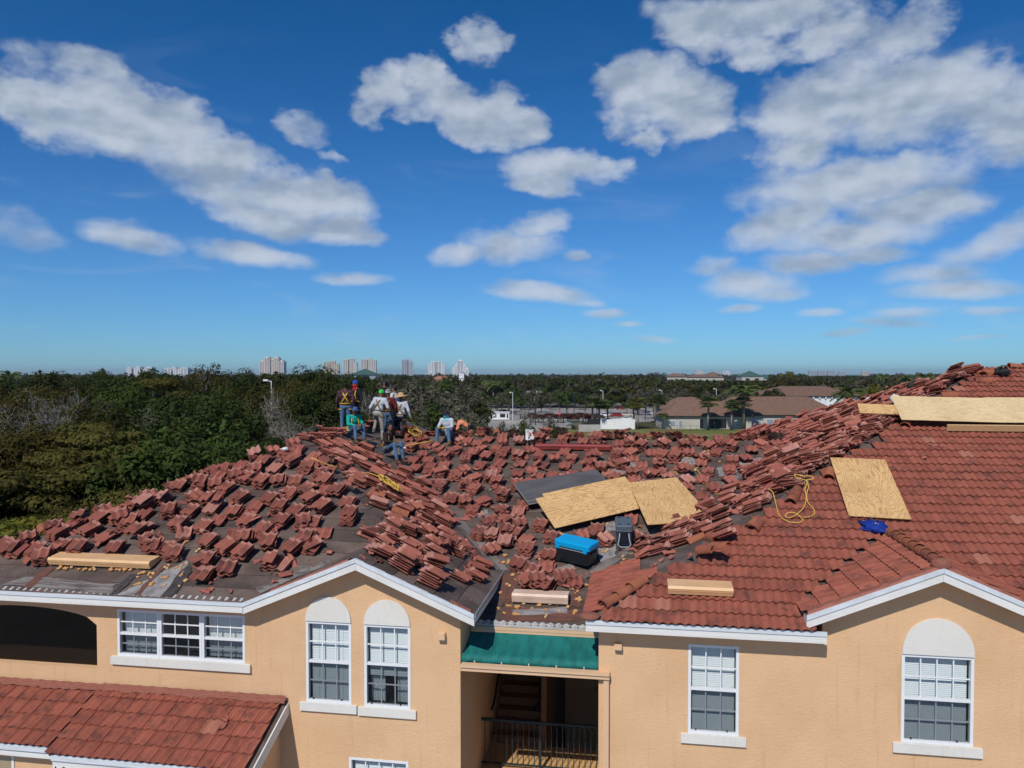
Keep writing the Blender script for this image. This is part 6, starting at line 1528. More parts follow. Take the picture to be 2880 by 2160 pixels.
far_house('orange_roof_house', 2475, 520, 16, 14, 7, 4, 'orange roofed house left of the far right stacks', 'roof_orange', 'wall_cream', [(-4, -2, 3, 5, 'wall_dark')])
far_house('orange_roof_house', 810, 420, 10, 10, 10, 3, 'orange roof peeking out right of the tallest left tower', 'roof_orange', 'wall_cream', [(-4, -2, 3, 5, 'wall_dark')])
b = Bld('white_pylon', 1298, 640, 'blank white slab tower among the trees below the stepped tower', 'tower'); mb = MB(); mb.box(-2.1, 2.1, 0, 3, 0, 18.4); b.part('shaft', mb, M['wall_white']); mb = MB(); mb.box(-2.3, 2.3, -.2, 3.2, 18.401, 18.8); b.part('cap', mb, M['wall_white'])
b = Bld('church_spire', 1732, 1300, 'slim white church spire on the far tree line', 'spire'); mb = MB(); mb.box(-1.8, 1.8, 0, 3.6, 0, 10); b.part('base', mb, M['wall_white']); mb = MB(); mb.add([(-1.7, .1, 10), (1.7, .1, 10), (1.7, 3.5, 10), (-1.7, 3.5, 10), (0, 1.8, 17)], [(0, 1, 4), (1, 2, 4), (2, 3, 4), (3, 0, 4)]); b.part('spire', mb, M['wall_white'])
# apartment towers on the horizon
def tower(x0, x1, ytop, D, blocks, wall, label, hat=None):
    cx = (x0 + x1) / 2; b = Bld('apartment_tower', cx, D, label, 'tower', group='towers on the horizon'); Wt = (x1 - x0) * b.k; H = ZC + (1052 - ytop) * b.k; fl = 3.6
    for (f0, f1, ft, dy) in blocks:
        a0, a1, h = -Wt / 2 + Wt * f0, -Wt / 2 + Wt * f1, H * ft
        mb = MB(); mb.box(a0, a1, dy, dy + Wt * .4, 0, h); b.part('glazed_core', mb, M['wall_shade'])
        mb = MB(); z = fl
        while z < h: mb.box(a0 - .3, a1 + .3, dy - 1.4, dy + Wt * .4 + .3, z - 1.05, z + .35); z += fl
        b.part('balcony_bands', mb, M[wall])
        n = max(2, int((a1 - a0) / 9)); mb = MB()
        for i in range(n + 1): xx = a0 + (a1 - a0) * i / n; mb.box(xx - 1.1, xx + 1.1, dy - 1.8, dy + .2, 0, h + 1)
        b.part('pier', mb, M[wall])
        mb = MB(); mb.box(a0 - .5, a1 + .5, dy - 1.9, dy + Wt * .4 + .5, h + 1.001, h + 2.6); b.part('parapet', mb, M[wall])
        if hat: mb = MB(); q = (a1 - a0) * .28; mb.box((a0 + a1) / 2 - q, (a0 + a1) / 2 + q, dy, dy + Wt * .3, h + 2.601, h + 6); b.part('plant_room', mb, M[wall])
tower(731, 798, 1006, 3000, [(0, .2, .80, 0), (.22, .42, .97, -3), (.44, .60, .88, 2), (.62, .80, .97, -3), (.82, 1, .80, 0)], 'wall_pink', 'broad pinkish double crowned tower, tallest of the left skyline', True)
tower(912, 952, 1017, 3000, [(0, .36, .95, 0), (.38, .72, 1.0, 3), (.74, 1, .85, 0)], 'wall_tan', 'cream apartment tower, leftmost of the trio of towers')
tower(966, 1003, 1011, 3000, [(0, .34, .96, -2), (.36, .80, 1.0, 3), (.82, 1, .82, 0)], 'wall_pink', 'beige apartment tower, middle of the trio of towers')
tower(1016, 1057, 1010, 3000, [(0, .38, .96, -2), (.40, .68, 1.0, 3), (.70, 1, .92, 0)], 'wall_pink', 'beige apartment tower, rightmost of the trio of towers')
tower(1131, 1160, 1013, 3000, [(0, .5, .99, -3), (.52, .72, 1.0, 4), (.74, 1, .90, 0)], 'wall_greyb', 'slim grey apartment tower standing alone', True)
tower(1205, 1250, 1018, 3000, [(0, .18, .86, 0), (.2, .42, 1.0, -3), (.44, .82, .99, 2), (.84, 1, .86, 0)], 'wall_white', 'white slab tower left of the stepped white tower')
tower(1272, 1318, 1016, 3000, [(0, .16, .55, 0), (.17, .30, .74, 1), (.31, .68, 1.0, 3), (.69, .83, .74, 1), (.84, 1, .55, 0)], 'wall_white', 'white tower with a stepped pyramid outline', True)
tower(360, 428, 1034, 2600, [(0, .16, .95, -4), (.18, .36, .9, 4), (.38, .52, 1.05, -4), (.54, .76, .9, 4), (.78, 1, 1.0, -4)], 'wall_white', 'wide low white apartment block on the left skyline')
tower(465, 529, 1036, 2600, [(0, .28, .95, -4), (.3, .44, 1.05, 2), (.46, .68, .9, 4), (.7, 1, 1.0, -4)], 'wall_white', 'wide low white apartment block beside the tall left tree')
for i, (a0, a1, yt) in enumerate(((2275, 2295.5, 1043.5), (2300.6, 2323, 1044), (2328, 2348, 1043.5), (2358, 2377, 1046.5), (2424, 2444, 1046.5))):
    tower(a0, a1, yt, 4600, [(0, .45, .97, -3), (.5, 1, 1.0, 2)], 'wall_greyb' if i < 4 else 'wall_tan', f'far grey tower on the right skyline, {ordinal(i + 1)} from left')
tower(1959, 1975, 1044, 3600, [(0, .5, 1, 0), (.55, 1, .9, 2)], 'wall_pink', 'far beige tower left of the villa palms'); tower(2034, 2051, 1045, 3600, [(0, .5, .95, 0), (.55, 1, 1, 2)], 'wall_white', 'far white tower right of the villa palms')

# ------------------------------------------------------------------ lamps, sign, cars
def lamp(x, yb, yt, D, white, label, flip=-1):
    b = Bld('street_lamp', x, D, label, 'street lamp', group='car park lamps'); H = z_at(D, yt); m = M['wall_white'] if white else M['dark_iron']; r_ = .09 if white else .14
    mb = MB(); mb.tube([(0, 0, 0), (0, 0, H)], [r_ * 1.3, r_], 6); b.part('pole', mb, m)
    for sg in ((flip,) if white else (-1, 1)):
        mb = MB(); mb.tube([(0, 0, H - .15), (sg * .7, 0, H + .05)], .07, 5); b.part('arm', mb, m)
        mb = MB(); mb.box(sg * .5 if sg > 0 else -1.3, 1.3 if sg > 0 else -.5, -.25, .25, H - .05, H + .25); b.part('lamp_head', mb, m)
for (x, yt, D, w, l) in ((1263, 1104, 255, 1, 'white car park lamp right of the standing workers'), (1442, 1104, 300, 1, 'white car park lamp above the white booth'), (1696, 1099, 330, 1, 'white car park lamp above the parked cars'), (1862, 1098, 330, 1, 'white car park lamp left of the low tiled building'), (2015, 1094, 330, 1, 'white car park lamp behind the low tiled building'), (763, 1071, 130, 1, 'white lamp rising from the left wood'),
   (1325, 1110, 300, 0, 'black twin lamp post left of the white booth'), (1345, 1106, 320, 0, 'black twin lamp post just left of the booth palms'), (1506, 1098, 270, 0, 'tall black twin lamp post in mid car park'), (1615, 1104, 330, 0, 'black twin lamp post above the silver car'), (1646, 1110, 330, 0, 'black twin lamp post right of the silver car'), (1815, 1104, 300, 0, 'black twin lamp post beside the lone golden palm')):
    lamp(x, 0, yt, D, w, l)
b = Bld('stop_sign', 1573, 268, 'red octagonal stop sign in the car park', 'sign'); mb = MB(); mb.tube([(0, 0, 0), (0, 0, 4.2)], .06, 5); b.part('post', mb, M['galv'])
M['signred'] = mat('sign_red', (.55, .06, .06), .5); mb = MB(); mb.prism([(math.cos(R(22.5 + 45 * i)) * .55, -.12, 4.3 + math.sin(R(22.5 + 45 * i)) * .55) for i in range(8)], (0, .05, 0)); pl = b.part('plate', mb, M['signred'])
def text_mesh(txt, size, m, name):
    cu = bpy.data.curves.new(name, 'FONT'); cu.body = txt; cu.size = size; cu.align_x = 'CENTER'; cu.align_y = 'CENTER'; cu.extrude = .004
    o = bpy.data.objects.new(name, cu); COL.objects.link(o); me = bpy.data.meshes.new_from_object(o.evaluated_get(bpy.context.evaluated_depsgraph_get())); bpy.data.objects.remove(o); me.materials.append(m); return me
tm_ = text_mesh('STOP', .34, M['wall_white'], 'lettering'); q = link('lettering', tm_, pl); q.matrix_basis = Matrix.Translation((0, -.13, 4.3)) @ Matrix.Rotation(R(90), 4, 'X')
M['carglass'] = mat('car_glass', (.02, .025, .03), .1, spec=.6); M['tyre'] = mat('tyre_rubber', (.015, .015, .016), .85); M['rim'] = mat('alloy_rim', (.5, .5, .52), .35, metal=.6); M['lampglass'] = mat('lamp_glass', (.6, .6, .55), .2); M['taillamp'] = mat('tail_lamp', (.4, .02, .02), .3)
PAINT = {'white': mat('white_car_paint', (.75, .77, .80), .25, spec=.6), 'red': mat('red_car_paint', (.28, .012, .012), .25, spec=.6), 'silver': mat('silver_car_paint', (.45, .50, .55), .28, metal=.4, spec=.6), 'beige': mat('beige_car_paint', (.55, .50, .43), .28, spec=.6), 'black': mat('black_car_paint', (.015, .015, .017), .25, spec=.6)}
PROF = {'suv': ([(-2.35, .35), (-2.4, .95), (-2.25, 1.1), (-2.0, 1.72), (.55, 1.75), (1.25, 1.12), (2.2, .98), (2.35, .75), (2.35, .35)], [(-2.02, 1.15), (-1.85, 1.62), (.48, 1.65), (1.02, 1.14)]),
        'sedan': ([(-2.3, .35), (-2.35, .85), (-1.75, .98), (-1.1, 1.42), (.3, 1.44), (1.05, .98), (2.1, .85), (2.3, .65), (2.3, .35)], [(-1.55, 1.0), (-1.02, 1.35), (.25, 1.36), (.85, 1.0)])}
def car(x, y, yaw, kind, paint, label, k=1.0):
    p = on_ground(x, y, .01); r = empty('parked_car', p, YAW + yaw, local=True); r.scale = (k, k, k); tag(r, label, 'car', 'cars in the car park'); body, glassp = PROF[kind]
    mb = MB(); mb.prism([(a, -.88, z) for a, z in body], (0, 1.76, 0)); mb.build('body', PAINT[paint], r)
    for sy in (-1, 1): mb = MB(); mb.prism([(a, sy * .885, z) for a, z in glassp], (0, sy * .012, 0)); mb.build('side_window', M['carglass'], r)
    (b0, b1), (b2, b3) = (body[4], body[5]), (body[2], body[3])
    for (q0, q1, nm) in ((b0, b1, 'windscreen'), (b3, b2, 'rear_window')):
        d = Vector((q1[0] - q0[0], 0, q1[1] - q0[1])); n = Vector((-d.z, 0, d.x)).normalized(); n = n if n.z > 0 else -n; mb = MB(); a = Vector((q0[0], 0, q0[1])) + d * .1; e = Vector((q0[0], 0, q0[1])) + d * .9
        mb.prism([a + Vector((0, -.75, 0)), e + Vector((0, -.8, 0)), e + Vector((0, .8, 0)), a + Vector((0, .75, 0))], n * .012); mb.build(nm, M['carglass'], r)
    for wx in (-1.42, 1.45):
        for sy in (-.86, .86):
            mb = MB(); mb.tube([(wx, sy - .1, .34), (wx, sy + .1, .34)], .34, 14); w = mb.build('wheel', M['tyre'], r); mb = MB(); e = .102 if sy > 0 else -.102; mb.tube([(wx, sy + e, .34), (wx, sy + e * 1.06, .34)], .2, 10); mb.build('rim', M['rim'], w)
    for sy in (-.62, .62):
        mb = MB(); mb.box(body[-2][0] - .02, body[-2][0] + .015, sy - .18, sy + .18, .62, .78); mb.build('headlight', M['lampglass'], r)
        mb = MB(); mb.box(body[1][0] - .03, body[1][0] + .03, sy - .18, sy + .18, .75, .95); mb.build('tail_light', M['taillamp'], r)
car(1608, 1197, R(180), 'suv', 'silver', 'silver estate car crossing the lane in the car park'); car(1703, 1172, 0, 'suv', 'white', 'white car parked above the white enclosure'); car(1732, 1173, R(180), 'suv', 'red', 'dark red van parked between the white and beige cars', 1.05); car(1763, 1171, 0, 'suv', 'beige', 'beige pickup van beside the dark red van', 1.08)
car(1657, 1177, R(20), 'sedan', 'red', 'red car parked left of the white enclosure'); car(1745, 1152, R(190), 'sedan', 'red', 'red car in the far row of the car park'); car(1497, 1151, R(5), 'sedan', 'black', 'black car alone on the far paving'); car(1836, 1166, R(0), 'sedan', 'white', 'white car beside the low tiled building'); car(1763, 1182, R(0), 'sedan', 'white', 'white car roof showing over the enclosure, right one'); car(1712, 1184, R(0), 'sedan', 'white', 'white car roof showing over the enclosure, left one'); car(1418, 1162, R(0), 'suv', 'black', 'black car behind the white booth'); car(1610, 1179, R(0), 'sedan', 'red', 'dark red car left of the red car'); car(1682, 1172, R(0), 'sedan', 'black', 'dark car between the red and white cars')

# ------------------------------------------------------------------ people
SKIN = [mat('skin_tan', (.34, .17, .10), .55, (.30, .14, .085), 20), mat('skin_brown', (.22, .105, .06), .55, (.19, .09, .05), 20)]
CL = {}
def cloth(name, c, c2=None, sc=9):
    if name not in CL: CL[name] = mat('cloth_' + name, c, .88, c2 or tuple(v * .7 for v in c), sc, bump=.5, bscale=14)
    return CL[name]
def plaid():
    m, t, p = new_mat('cloth_plaid'); co = t.add('ShaderNodeTexCoord').outputs['Object']; sp = t.add('ShaderNodeSeparateXYZ'); t.put(sp.inputs[0], co)
    a = t.m('GREATER_THAN', t.m('SINE', t.m('MULTIPLY', sp.outputs[0], 60)), .2); b = t.m('GREATER_THAN', t.m('SINE', t.m('MULTIPLY', sp.outputs[2], 60)), .2)
    t.put(p.inputs['Base Color'], t.mix(t.m('MULTIPLY_ADD', a, .5, t.m('MULTIPLY', b, .5)), (.02, .012, .02, 1), (.11, .03, .05, 1))); p.inputs['Roughness'].default_value = .9; return m
def camo():
    m, t, p = new_mat('cloth_camo'); co = t.add('ShaderNodeTexCoord').outputs['Object']
    col = t.mix(t.ss(t.noise(co, 14, 4), .45, .55), (.30, .29, .26, 1), (.17, .16, .13, 1)); col = t.mix(t.ss(t.noise(co, 22, 3, .5, .5), .56, .6), col, (.40, .39, .36, 1))
    t.put(p.inputs['Base Color'], col); p.inputs['Roughness'].default_value = .9; return m
CL['plaid'] = plaid(); CL['camo'] = camo()
def capsule(mb, a, b, ra, rb, k=10):
    a, b = Vector(a), Vector(b); n = 5; d = b - a; pts = []; rads = []
    L = d.length or 1e-6; dn = d / L
    for i in range(4): t = math.sin(i / 4 * math.pi / 2); pts.append(a - dn * ra * (1 - t)); rads.append(max(.002, ra * math.sqrt(max(0, 1 - (1 - t) ** 2))))
    for i in range(n + 1): t = i / n; pts.append(a + d * t); rads.append(ra + (rb - ra) * t)
    for i in range(3, -1, -1): t = math.sin(i / 4 * math.pi / 2); pts.append(b + dn * rb * (1 - t)); rads.append(max(.002, rb * math.sqrt(max(0, 1 - (1 - t) ** 2))))
    mb.tube(pts, rads, k); return mb
def skinmesh(mb, name, m, parent, voxel=.016, it=4):
    o = mb.build(name, m, parent, True); rm = o.modifiers.new('merge', 'REMESH'); rm.mode = 'VOXEL'; rm.voxel_size = voxel; rm.use_smooth_shade = True
    s_ = o.modifiers.new('soften', 'SMOOTH'); s_.factor = .5; s_.iterations = it; return o
STAND = dict(pel=(0, 0, .93), ch=(0, 0, 1.24), nk=(0, .01, 1.44), hd=(0, .02, 1.58), elL=(-.27, -.03, 1.10), haL=(-.28, .08, .88), elR=(.27, -.03, 1.10), haR=(.28, .08, .88), knL=(-.11, .03, .50), anL=(-.12, 0, .09), knR=(.11, .03, .50), anR=(.12, 0, .09), look=0.0)
SIT = dict(pel=(0, 0, .12), ch=(0, .06, .44), nk=(0, .11, .64), hd=(0, .16, .78), elL=(-.25, .20, .36), haL=(-.10, .42, .34), elR=(.25, .20, .36), haR=(.10, .42, .34), knL=(-.14, .44, .30), anL=(-.14, .52, -.12), knR=(.14, .44, .30), anR=(.14, .52, -.12), look=0.0)
def person(label, loc, yaw, pose, shirt, trousers, hat, skin=0, boots=(.12, .06, .03), harness=None, size=1.0, gloves=None, sleeve=True, extra=None, hair=(.01, .008, .007), **mods):
    J = {k: (Vector(v) if not isinstance(v, float) else v) for k, v in {**pose, **mods}.items()}
    r = empty('person', loc, yaw, local=True); r.scale = (size,) * 3; tag(r, label, 'person', 'roofing crew')
    sm = SKIN[skin]; up = (J['nk'] - J['pel']).normalized(); rt = Vector((1, 0, 0)); rt = (rt - up * rt.dot(up)).normalized(); fw = up.cross(rt)
    shL, shR = J['nk'] - rt * .185 - up * .07, J['nk'] + rt * .185 - up * .07; hipL, hipR = J['pel'] - rt * .095, J['pel'] + rt * .095
    rz = Matrix.Rotation(J['look'], 3, 'Z')
    def torso(mb, g):
        for (c, w, d, h) in ((J['pel'] + up * .02, .165, .115, .13), (J['pel'].lerp(J['ch'], .5), .152, .105, .15), (J['ch'] + up * .02, .175, .118, .15), (J['nk'] - up * .10, .165, .10, .085)):
            mb.ball(c, (w + g, d + g, h + g), 14, 10, rot=Matrix((rt, -fw if False else fw, up)).transposed())
        capsule(mb, shL, shR, .07 + g, .07 + g)
    def arms(mb, g, cuff=.93):
        for sh, el, ha in ((shL, J['elL'], J['haL']), (shR, J['elR'], J['haR'])): capsule(mb, sh, el, .057 + g, .045 + g); capsule(mb, el, el.lerp(ha, cuff), .044 + g, .031 + g)
    def legs(mb, g, cuff=.96):
        for hp_, kn, an in ((hipL, J['knL'], J['anL']), (hipR, J['knR'], J['anR'])): capsule(mb, hp_, kn, .088 + g, .060 + g); capsule(mb, kn, kn.lerp(an, cuff), .058 + g, .042 + g)
    # the figure itself: one continuous surface from head to feet with five fingers on each hand
    b = MB(); torso(b, -.012); arms(b, -.004, 1.0); legs(b, -.008, 1.0)
    capsule(b, J['nk'] - up * .05, J['hd'] - up * .03, .055, .052)
    hr = Matrix.Rotation(J['look'], 3, 'Z')
    b.ball(J['hd'], (.076, .094, .115), 16, 12, rot=hr); b.ball(J['hd'] + hr @ Vector((0, .045, -.065)), (.052, .05, .05), 10, 8, rot=hr)
    b.ball(J['hd'] + hr @ Vector((0, .098, -.018)), (.013, .020, .022), 8, 6, rot=hr)
    for sx in (-1, 1): b.ball(J['hd'] + hr @ Vector((sx * .078, -.005, -.012)), (.012, .02, .03), 8, 6, rot=hr)
    for (el, ha, sd) in ((J['elL'], J['haL'], -1), (J['elR'], J['haR'], 1)):
        d = (ha - el).normalized(); op = J.get('open' + ('L' if sd < 0 else 'R'), 0.0)
        side = d.cross(fw); side = (side if side.length > .2 else d.cross(rt)).normalized(); pn = side.cross(d).normalized()
        b.ball(ha + d * .045, (.040, .020, .050), 10, 8, rot=Matrix((side, pn, d)).transposed())
        for q in range(4):
            o_ = (q - 1.5) * .021; p0 = ha + d * .085 + side * o_; sp = side * o_ * (.9 if op else .1); L_ = (.034, .040, .038, .029)[q]
            p1 = p0 + (d + sp * 6 * op).normalized() * L_; p2 = p1 + (d if op else (d * .3 + pn * .9)).normalized() * L_ * .9 + sp * .3
            capsule(b, p0, p1, .0105, .0095, 7); capsule(b, p1, p2, .0095, .0085, 7)
        th = ha + d * .03 + side * (-sd) * .040; t1 = th + (d * .5 - side * sd * .9).normalized() * .035; capsule(b, th - d * .005 + side * sd * .01, t1, .0125, .011, 7); capsule(b, t1, t1 + (d * .9 - side * sd * (.4 if op else -.2)).normalized() * .03, .011, .009, 7)
    for kn, an in ((J['knL'], J['anL']), (J['knR'], J['anR'])): capsule(b, an, an + Vector((0, .13, -.045)), .042, .034)
    body = skinmesh(b, 'body', sm, r, .0125, 3)
    # clothes
    c = MB(); torso(c, .010); 
    arms(c, .010, .90 if sleeve else .05)
    skinmesh(c, 'shirt', shirt, r, .018)
    c = MB(); legs(c, .010); c.ball(J['pel'] - up * .02, (.178, .128, .12), 14, 10, rot=Matrix((rt, fw, up)).transposed()); skinmesh(c, 'trousers', trousers, r, .018)
    for kn, an in ((J['knL'], J['anL']), (J['knR'], J['anR'])):
        c = MB(); capsule(c, an + Vector((0, 0, .05)), an, .056, .054); capsule(c, an + Vector((0, -.02, -.03)), an + Vector((0, .15, -.045)), .052, .046); skinmesh(c, 'boot', cloth('boot%.2f' % boots[0], boots), r, .018)
    if gloves:
        for el, ha in ((J['elL'], J['haL']), (J['elR'], J['haR'])):
            d = (ha - el).normalized(); c = MB(); capsule(c, ha - d * .04, ha + d * .07, .042, .05); skinmesh(c, 'glove', gloves, r, .018)
    eye = M['black']
    for sx in (-1, 1):
        e = MB(); e.ball(J['hd'] + hr @ Vector((sx * .031, .086, .012)), (.013, .008, .008), 8, 6); e.build('eye', eye, r, True)
    e = MB(); e.ball(J['hd'] + hr @ Vector((0, .088, -.062)), (.024, .006, .006), 8, 6); e.build('mouth', cloth('lips', (.16, .06, .05)), r, True)
    H = J['hd']
    hm = MB(); k = 14                                # hair cap over the back and top of the skull
    for i in range(6): pass
    hm.ball(H + hr @ Vector((0, -.014, .022)), (.084, .094, .106), 14, 10, rot=hr); hairm = cloth('hair', hair)
    if hat[0] in ('none', 'hair'): hm.build('hair', hairm, r, True)
    if hat[0] in ('cap', 'beanie', 'helmet'):
        q = MB(); ht = hat[0]; hh = {'cap': .112, 'beanie': .118, 'helmet': .128}[ht]; rr = {'cap': .092, 'beanie': .092, 'helmet': .112}[ht]
        vs = []
        for j in range(7):
            ph = j / 6 * math.pi / 2
            for i in range(16): a = 2 * math.pi * i / 16; vs.append(H + hr @ Vector((math.cos(a) * rr * math.cos(ph), math.sin(a) * (rr + .012) * math.cos(ph) - .004, .022 + hh * math.sin(ph))))
        q.add(vs, [(j * 16 + i, j * 16 + (i + 1) % 16, j * 16 + 16 + (i + 1) % 16, j * 16 + 16 + i) for j in range(6) for i in range(16)])
        if ht != 'beanie':
            n = 9; vs = []
            for i in range(n):
                a = math.pi * (.12 + .76 * i / (n - 1)); e_ = .085 if ht == 'cap' else .04
                for (t_, z_) in ((0, .026), (e_, .016), (e_, .010), (0, .014)): vs.append(H + hr @ Vector((math.cos(a) * (rr + t_ * .6), math.sin(a) * (rr + .01 + t_), z_)))
            q.add(vs, [(i * 4 + j, i * 4 + (j + 1) % 4, i * 4 + 4 + (j + 1) % 4, i * 4 + 4 + j) for i in range(n - 1) for j in range(4)])
        q.build(ht if ht != 'cap' else 'cap', hat[1], r, True)
        if ht == 'cap': hm2 = MB(); hm2.ball(H + hr @ Vector((0, -.03, -.005)), (.082, .078, .075), 12, 8, rot=hr); hm2.build('hair', hairm, r, True)
    if hat[0] == 'straw':
        q = MB(); vs = []; prof = [(.235, .0), (.20, .018), (.13, .028), (.100, .035), (.096, .09), (.078, .125), (.0, .132)]
        for (rr, z) in prof:
            for i in range(20): a = 2 * math.pi * i / 20; vs.append(H + hr @ Vector((math.cos(a) * rr, math.sin(a) * rr * 1.05 - .01, .035 + z + .022 * math.cos(2 * a) * (rr > .15))))
        q.add(vs, [(j * 20 + i, j * 20 + (i + 1) % 20, j * 20 + 20 + (i + 1) % 20, j * 20 + 20 + i) for j in range(len(prof) - 1) for i in range(20)]); q.build('straw_hat', hat[1], r, True)
    if len(hat) > 2:                                 # face cover or neck gaiter
        q = MB(); q.ball(H + hr @ Vector((0, .012, -.06)), (.088, .098, .085), 14, 10, rot=hr); capsule(q, J['nk'] + up * .03, J['nk'] - up * .035, .085, .12 if hat[0] != 'straw' else .1); skinmesh(q, 'face_cover', hat[2], r, .016)
    if harness:
        hmx = harness; g = .135
        def strap(pts, w=.022):
            q = MB(); q.tube(pts, w, 6); q.build('harness_strap', hmx, r, True)
        for sg in (-1, 1):                           # over the shoulder, crossing at the back, down to the hip
            strap([J['pel'] + rt * sg * .16 + fw * .10 + up * .08, J['ch'] + rt * sg * .12 + fw * (g + .0), J['nk'] + rt * sg * .10 - up * .005 + fw * .03, J['ch'] + rt * sg * .05 - fw * (g + .0) + up * .06, J['ch'].lerp(J['pel'], .35) - rt * sg * .05 - fw * (g - .005), J['pel'] - rt * sg * .15 - fw * .09 + up * .05])
            strap([hp_ + rt * sg * .02 + (J['knL' if sg < 0 else 'knR'] - hp_).normalized() * .12 + v_ for hp_ in ((hipL if sg < 0 else hipR),) for v_ in (fw * .10, rt * sg * .105, -fw * .10)], .02)
        strap([J['pel'] + up * .07 + rt * math.cos(a) * .182 + fw * math.sin(a) * .135 for a in [2 * math.pi * i / 14 for i in range(15)]], .02)
        q = MB(); q.ball(J['ch'] + up * .03 - fw * (g + .012), (.03, .012, .03), 8, 6); q.build('d_ring', M['galv'], r, True)
    return r
def foot(key, x, y, h=.02): s = SL[key]; a, u = s.pix(x, y); return s.at(a, u, h)
face = lambda dx, dy: math.atan2(-dx, dy)            # yaw that turns +y into (dx,dy)
Y_ = cloth('harness_yellow', (.62, .40, .03)); K_ = cloth('harness_dark', (.05, .045, .03), (.3, .2, .04), 30); TN = cloth('harness_tan', (.35, .24, .08), (.08, .06, .03), 30)
jeans = cloth('jeans', (.055, .11, .20), (.10, .17, .27), 6); navy = cloth('navy', (.012, .016, .028)); lgrey = cloth('lightgrey', (.50, .52, .57), (.42, .44, .50), 4); black = cloth('blackshirt', (.014, .014, .018)); teal = cloth('teal', (.0, .38, .30), (.0, .30, .24), 4)
def ridge(x, D):                                     # a standing place on the roof at image column x, depth D
    p = at_dist(x, D); p.z = max(min(zz(S_LR, p.x, p.y).z, zz(S_LL, p.x, p.y).z), zz(S_C, p.x, p.y).z if p.y < 25 else 0) + .03; return p
lr = lambda x, y, h=.02: foot('LR', x, y, h)
person('seated man in teal shirt and blue white cap facing right', lr(986, 1237, .16), face(.75, -.66), SIT, teal, jeans, ('cap', cloth('cap_blue', (.04, .10, .26))), 1, harness=Y_, hd=(0, .18, .77), haL=(-.04, .46, .34), haR=(.08, .46, .32), anL=(-.14, .50, -.14), anR=(.16, .52, -.14))
person('standing worker in dark plaid shirt with yellow harness, leftmost of the group', ridge(971, 25.2), face(-.3, .95), STAND, CL['plaid'], jeans, ('hair',), 1, harness=Y_, size=1.0)
person('standing worker with blue helmet and red face mask', ridge(1001, 25.8), face(-.55, -.83), STAND, black, navy, ('beanie', cloth('helm_blue', (.02, .07, .42)), cloth('maskred', (.42, .015, .025))), 1, harness=Y_)
person('standing man in bright green cap, grey shirt and camouflage trousers, one foot raised', lr(1064, 1246, .06), face(.15, .98), STAND, lgrey, CL['camo'], ('beanie', cloth('cap_green', (.04, .62, .06))), 1, boots=(.20, .17, .13), harness=K_, pel=(-.02, -.02, .93), ch=(0, .04, 1.24), nk=(.02, .10, 1.43), hd=(.02, .16, 1.56), knL=(-.24, .30, .74), anL=(-.30, .22, .33), elL=(-.30, -.02, 1.10), haL=(-.36, .12, .90), elR=(.30, .06, 1.10), haR=(.24, .26, .98))
person('standing man in dark red shirt and black and white helmet behind the straw hat', ridge(1091, 26.0), face(-.1, 1), STAND, cloth('redshirt', (.12, .012, .014)), jeans, ('helmet', cloth('helm_bw', (.03, .03, .03), (.6, .6, .6), 14)), 1, harness=TN, size=1.0)
person('man in black cap standing farthest back in the group', ridge(1082, 27.6), face(-.9, -.3), STAND, black, navy, ('cap', M['black']), 0, size=1.04)
person('man in black cap and white shirt facing left behind the straw hat', ridge(1110, 27.4), face(-.95, .2), STAND, cloth('whiteshirt', (.62, .62, .64)), navy, ('cap', M['black']), 0, size=1.03)
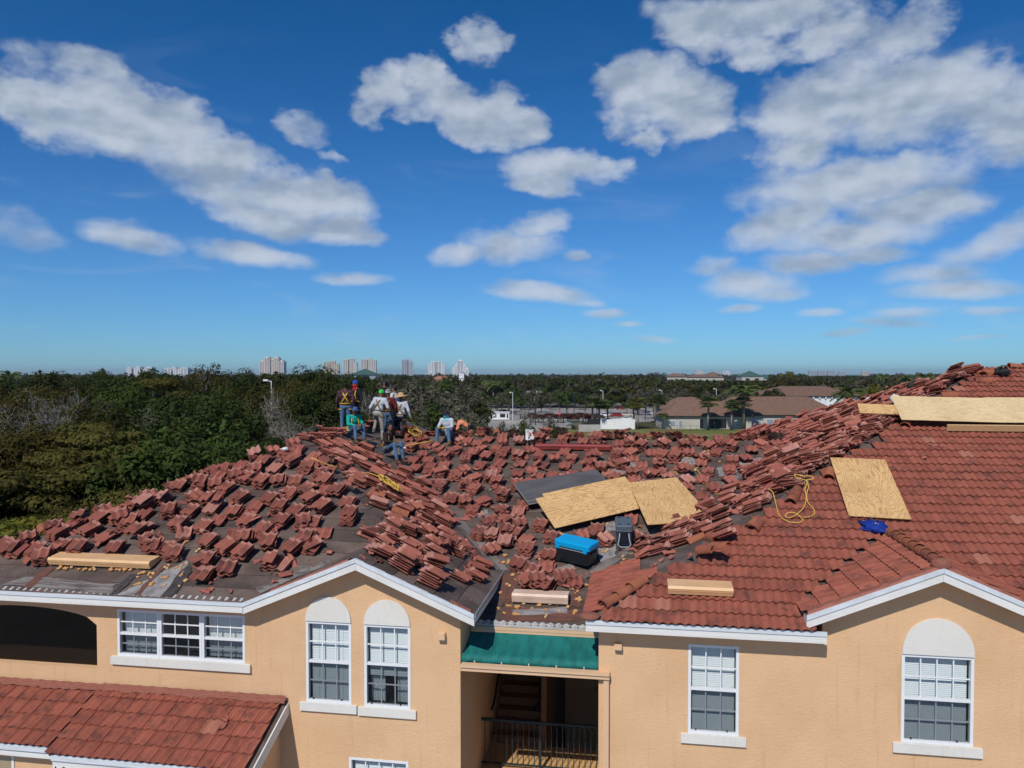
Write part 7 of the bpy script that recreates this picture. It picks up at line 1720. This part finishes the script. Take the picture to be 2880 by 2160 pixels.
person('standing man in straw hat and grey shirt seen from behind', lr(1126, 1252, .06), face(.1, 1), STAND, lgrey, navy, ('straw', cloth('straw', (.55, .36, .17), (.44, .27, .12), 30)), 1, boots=(.03, .025, .02), harness=TN, elL=(-.29, -.06, 1.12), haL=(-.33, .04, .90), elR=(.30, -.05, 1.12), haR=(.34, .05, .88), anL=(-.13, .02, .09), anR=(.14, -.05, .09))
person('seated man in dark shirt and jeans waving at the camera', lr(1085, 1285, .14), face(.88, -.47), SIT, cloth('maroonblack', (.025, .014, .016)), jeans, ('hair',), 1, boots=(.10, .045, .03), harness=TN, look=-.35, elR=(.26, .20, .38), haR=(.12, .44, .36), elL=(-.27, .36, .54), haL=(-.24, .52, .80), openL=1.0, hd=(.02, .14, .79), anL=(-.14, .56, -.20), anR=(.16, .60, -.22))
person('seated man in grey shirt with turquoise neck cover and blue jeans', foot('C', 1262, 1243, .16), face(-.28, -.96), SIT, lgrey, jeans, ('cap', M['black'], cloth('gaiter', (.16, .55, .58), (.3, .66, .68), 8)), 1, boots=(.22, .11, .05), gloves=cloth('glove_yellow', (.60, .40, .06)), knL=(-.24, .42, .28), anL=(-.34, .52, -.14), knR=(.16, .44, .30), anR=(.12, .52, -.16))
person('worker in orange shirt bending down behind the back stacks', at_dist(1305, 26.8, E + 1.95), face(-.95, -.2), STAND, cloth('orange', (.80, .28, .16)), navy, ('cap', cloth('cap_tan', (.3, .25, .18))), 1, harness=TN, size=.95, pel=(0, -.2, .72), ch=(0, .08, .86), nk=(0, .26, .84), hd=(0, .38, .78), elL=(-.26, .26, .60), haL=(-.2, .34, .36), elR=(.26, .26, .60), haR=(.2, .34, .36), knL=(-.12, .05, .42), knR=(.12, .05, .42))

# ------------------------------------------------------------------ the thin haze over the plain
def haze():
    m = bpy.data.materials.new('thin_haze'); m.use_nodes = True; t = NT(m.node_tree); out = t.add('ShaderNodeOutputMaterial')
    v = t.add('ShaderNodeVolumePrincipled'); v.inputs['Color'].default_value = (.72, .88, 1, 1); v.inputs['Density'].default_value = .000055; v.inputs['Anisotropy'].default_value = .2
    t.l.new(v.outputs[0], out.inputs['Volume'])
    mb = MB(); mb.box(-16500, 16500, -3500, 24500, -1.5, 135); o = mb.build('haze', m); tag(o, 'thin blue haze over the plain', 'haze', kind='stuff')
haze()
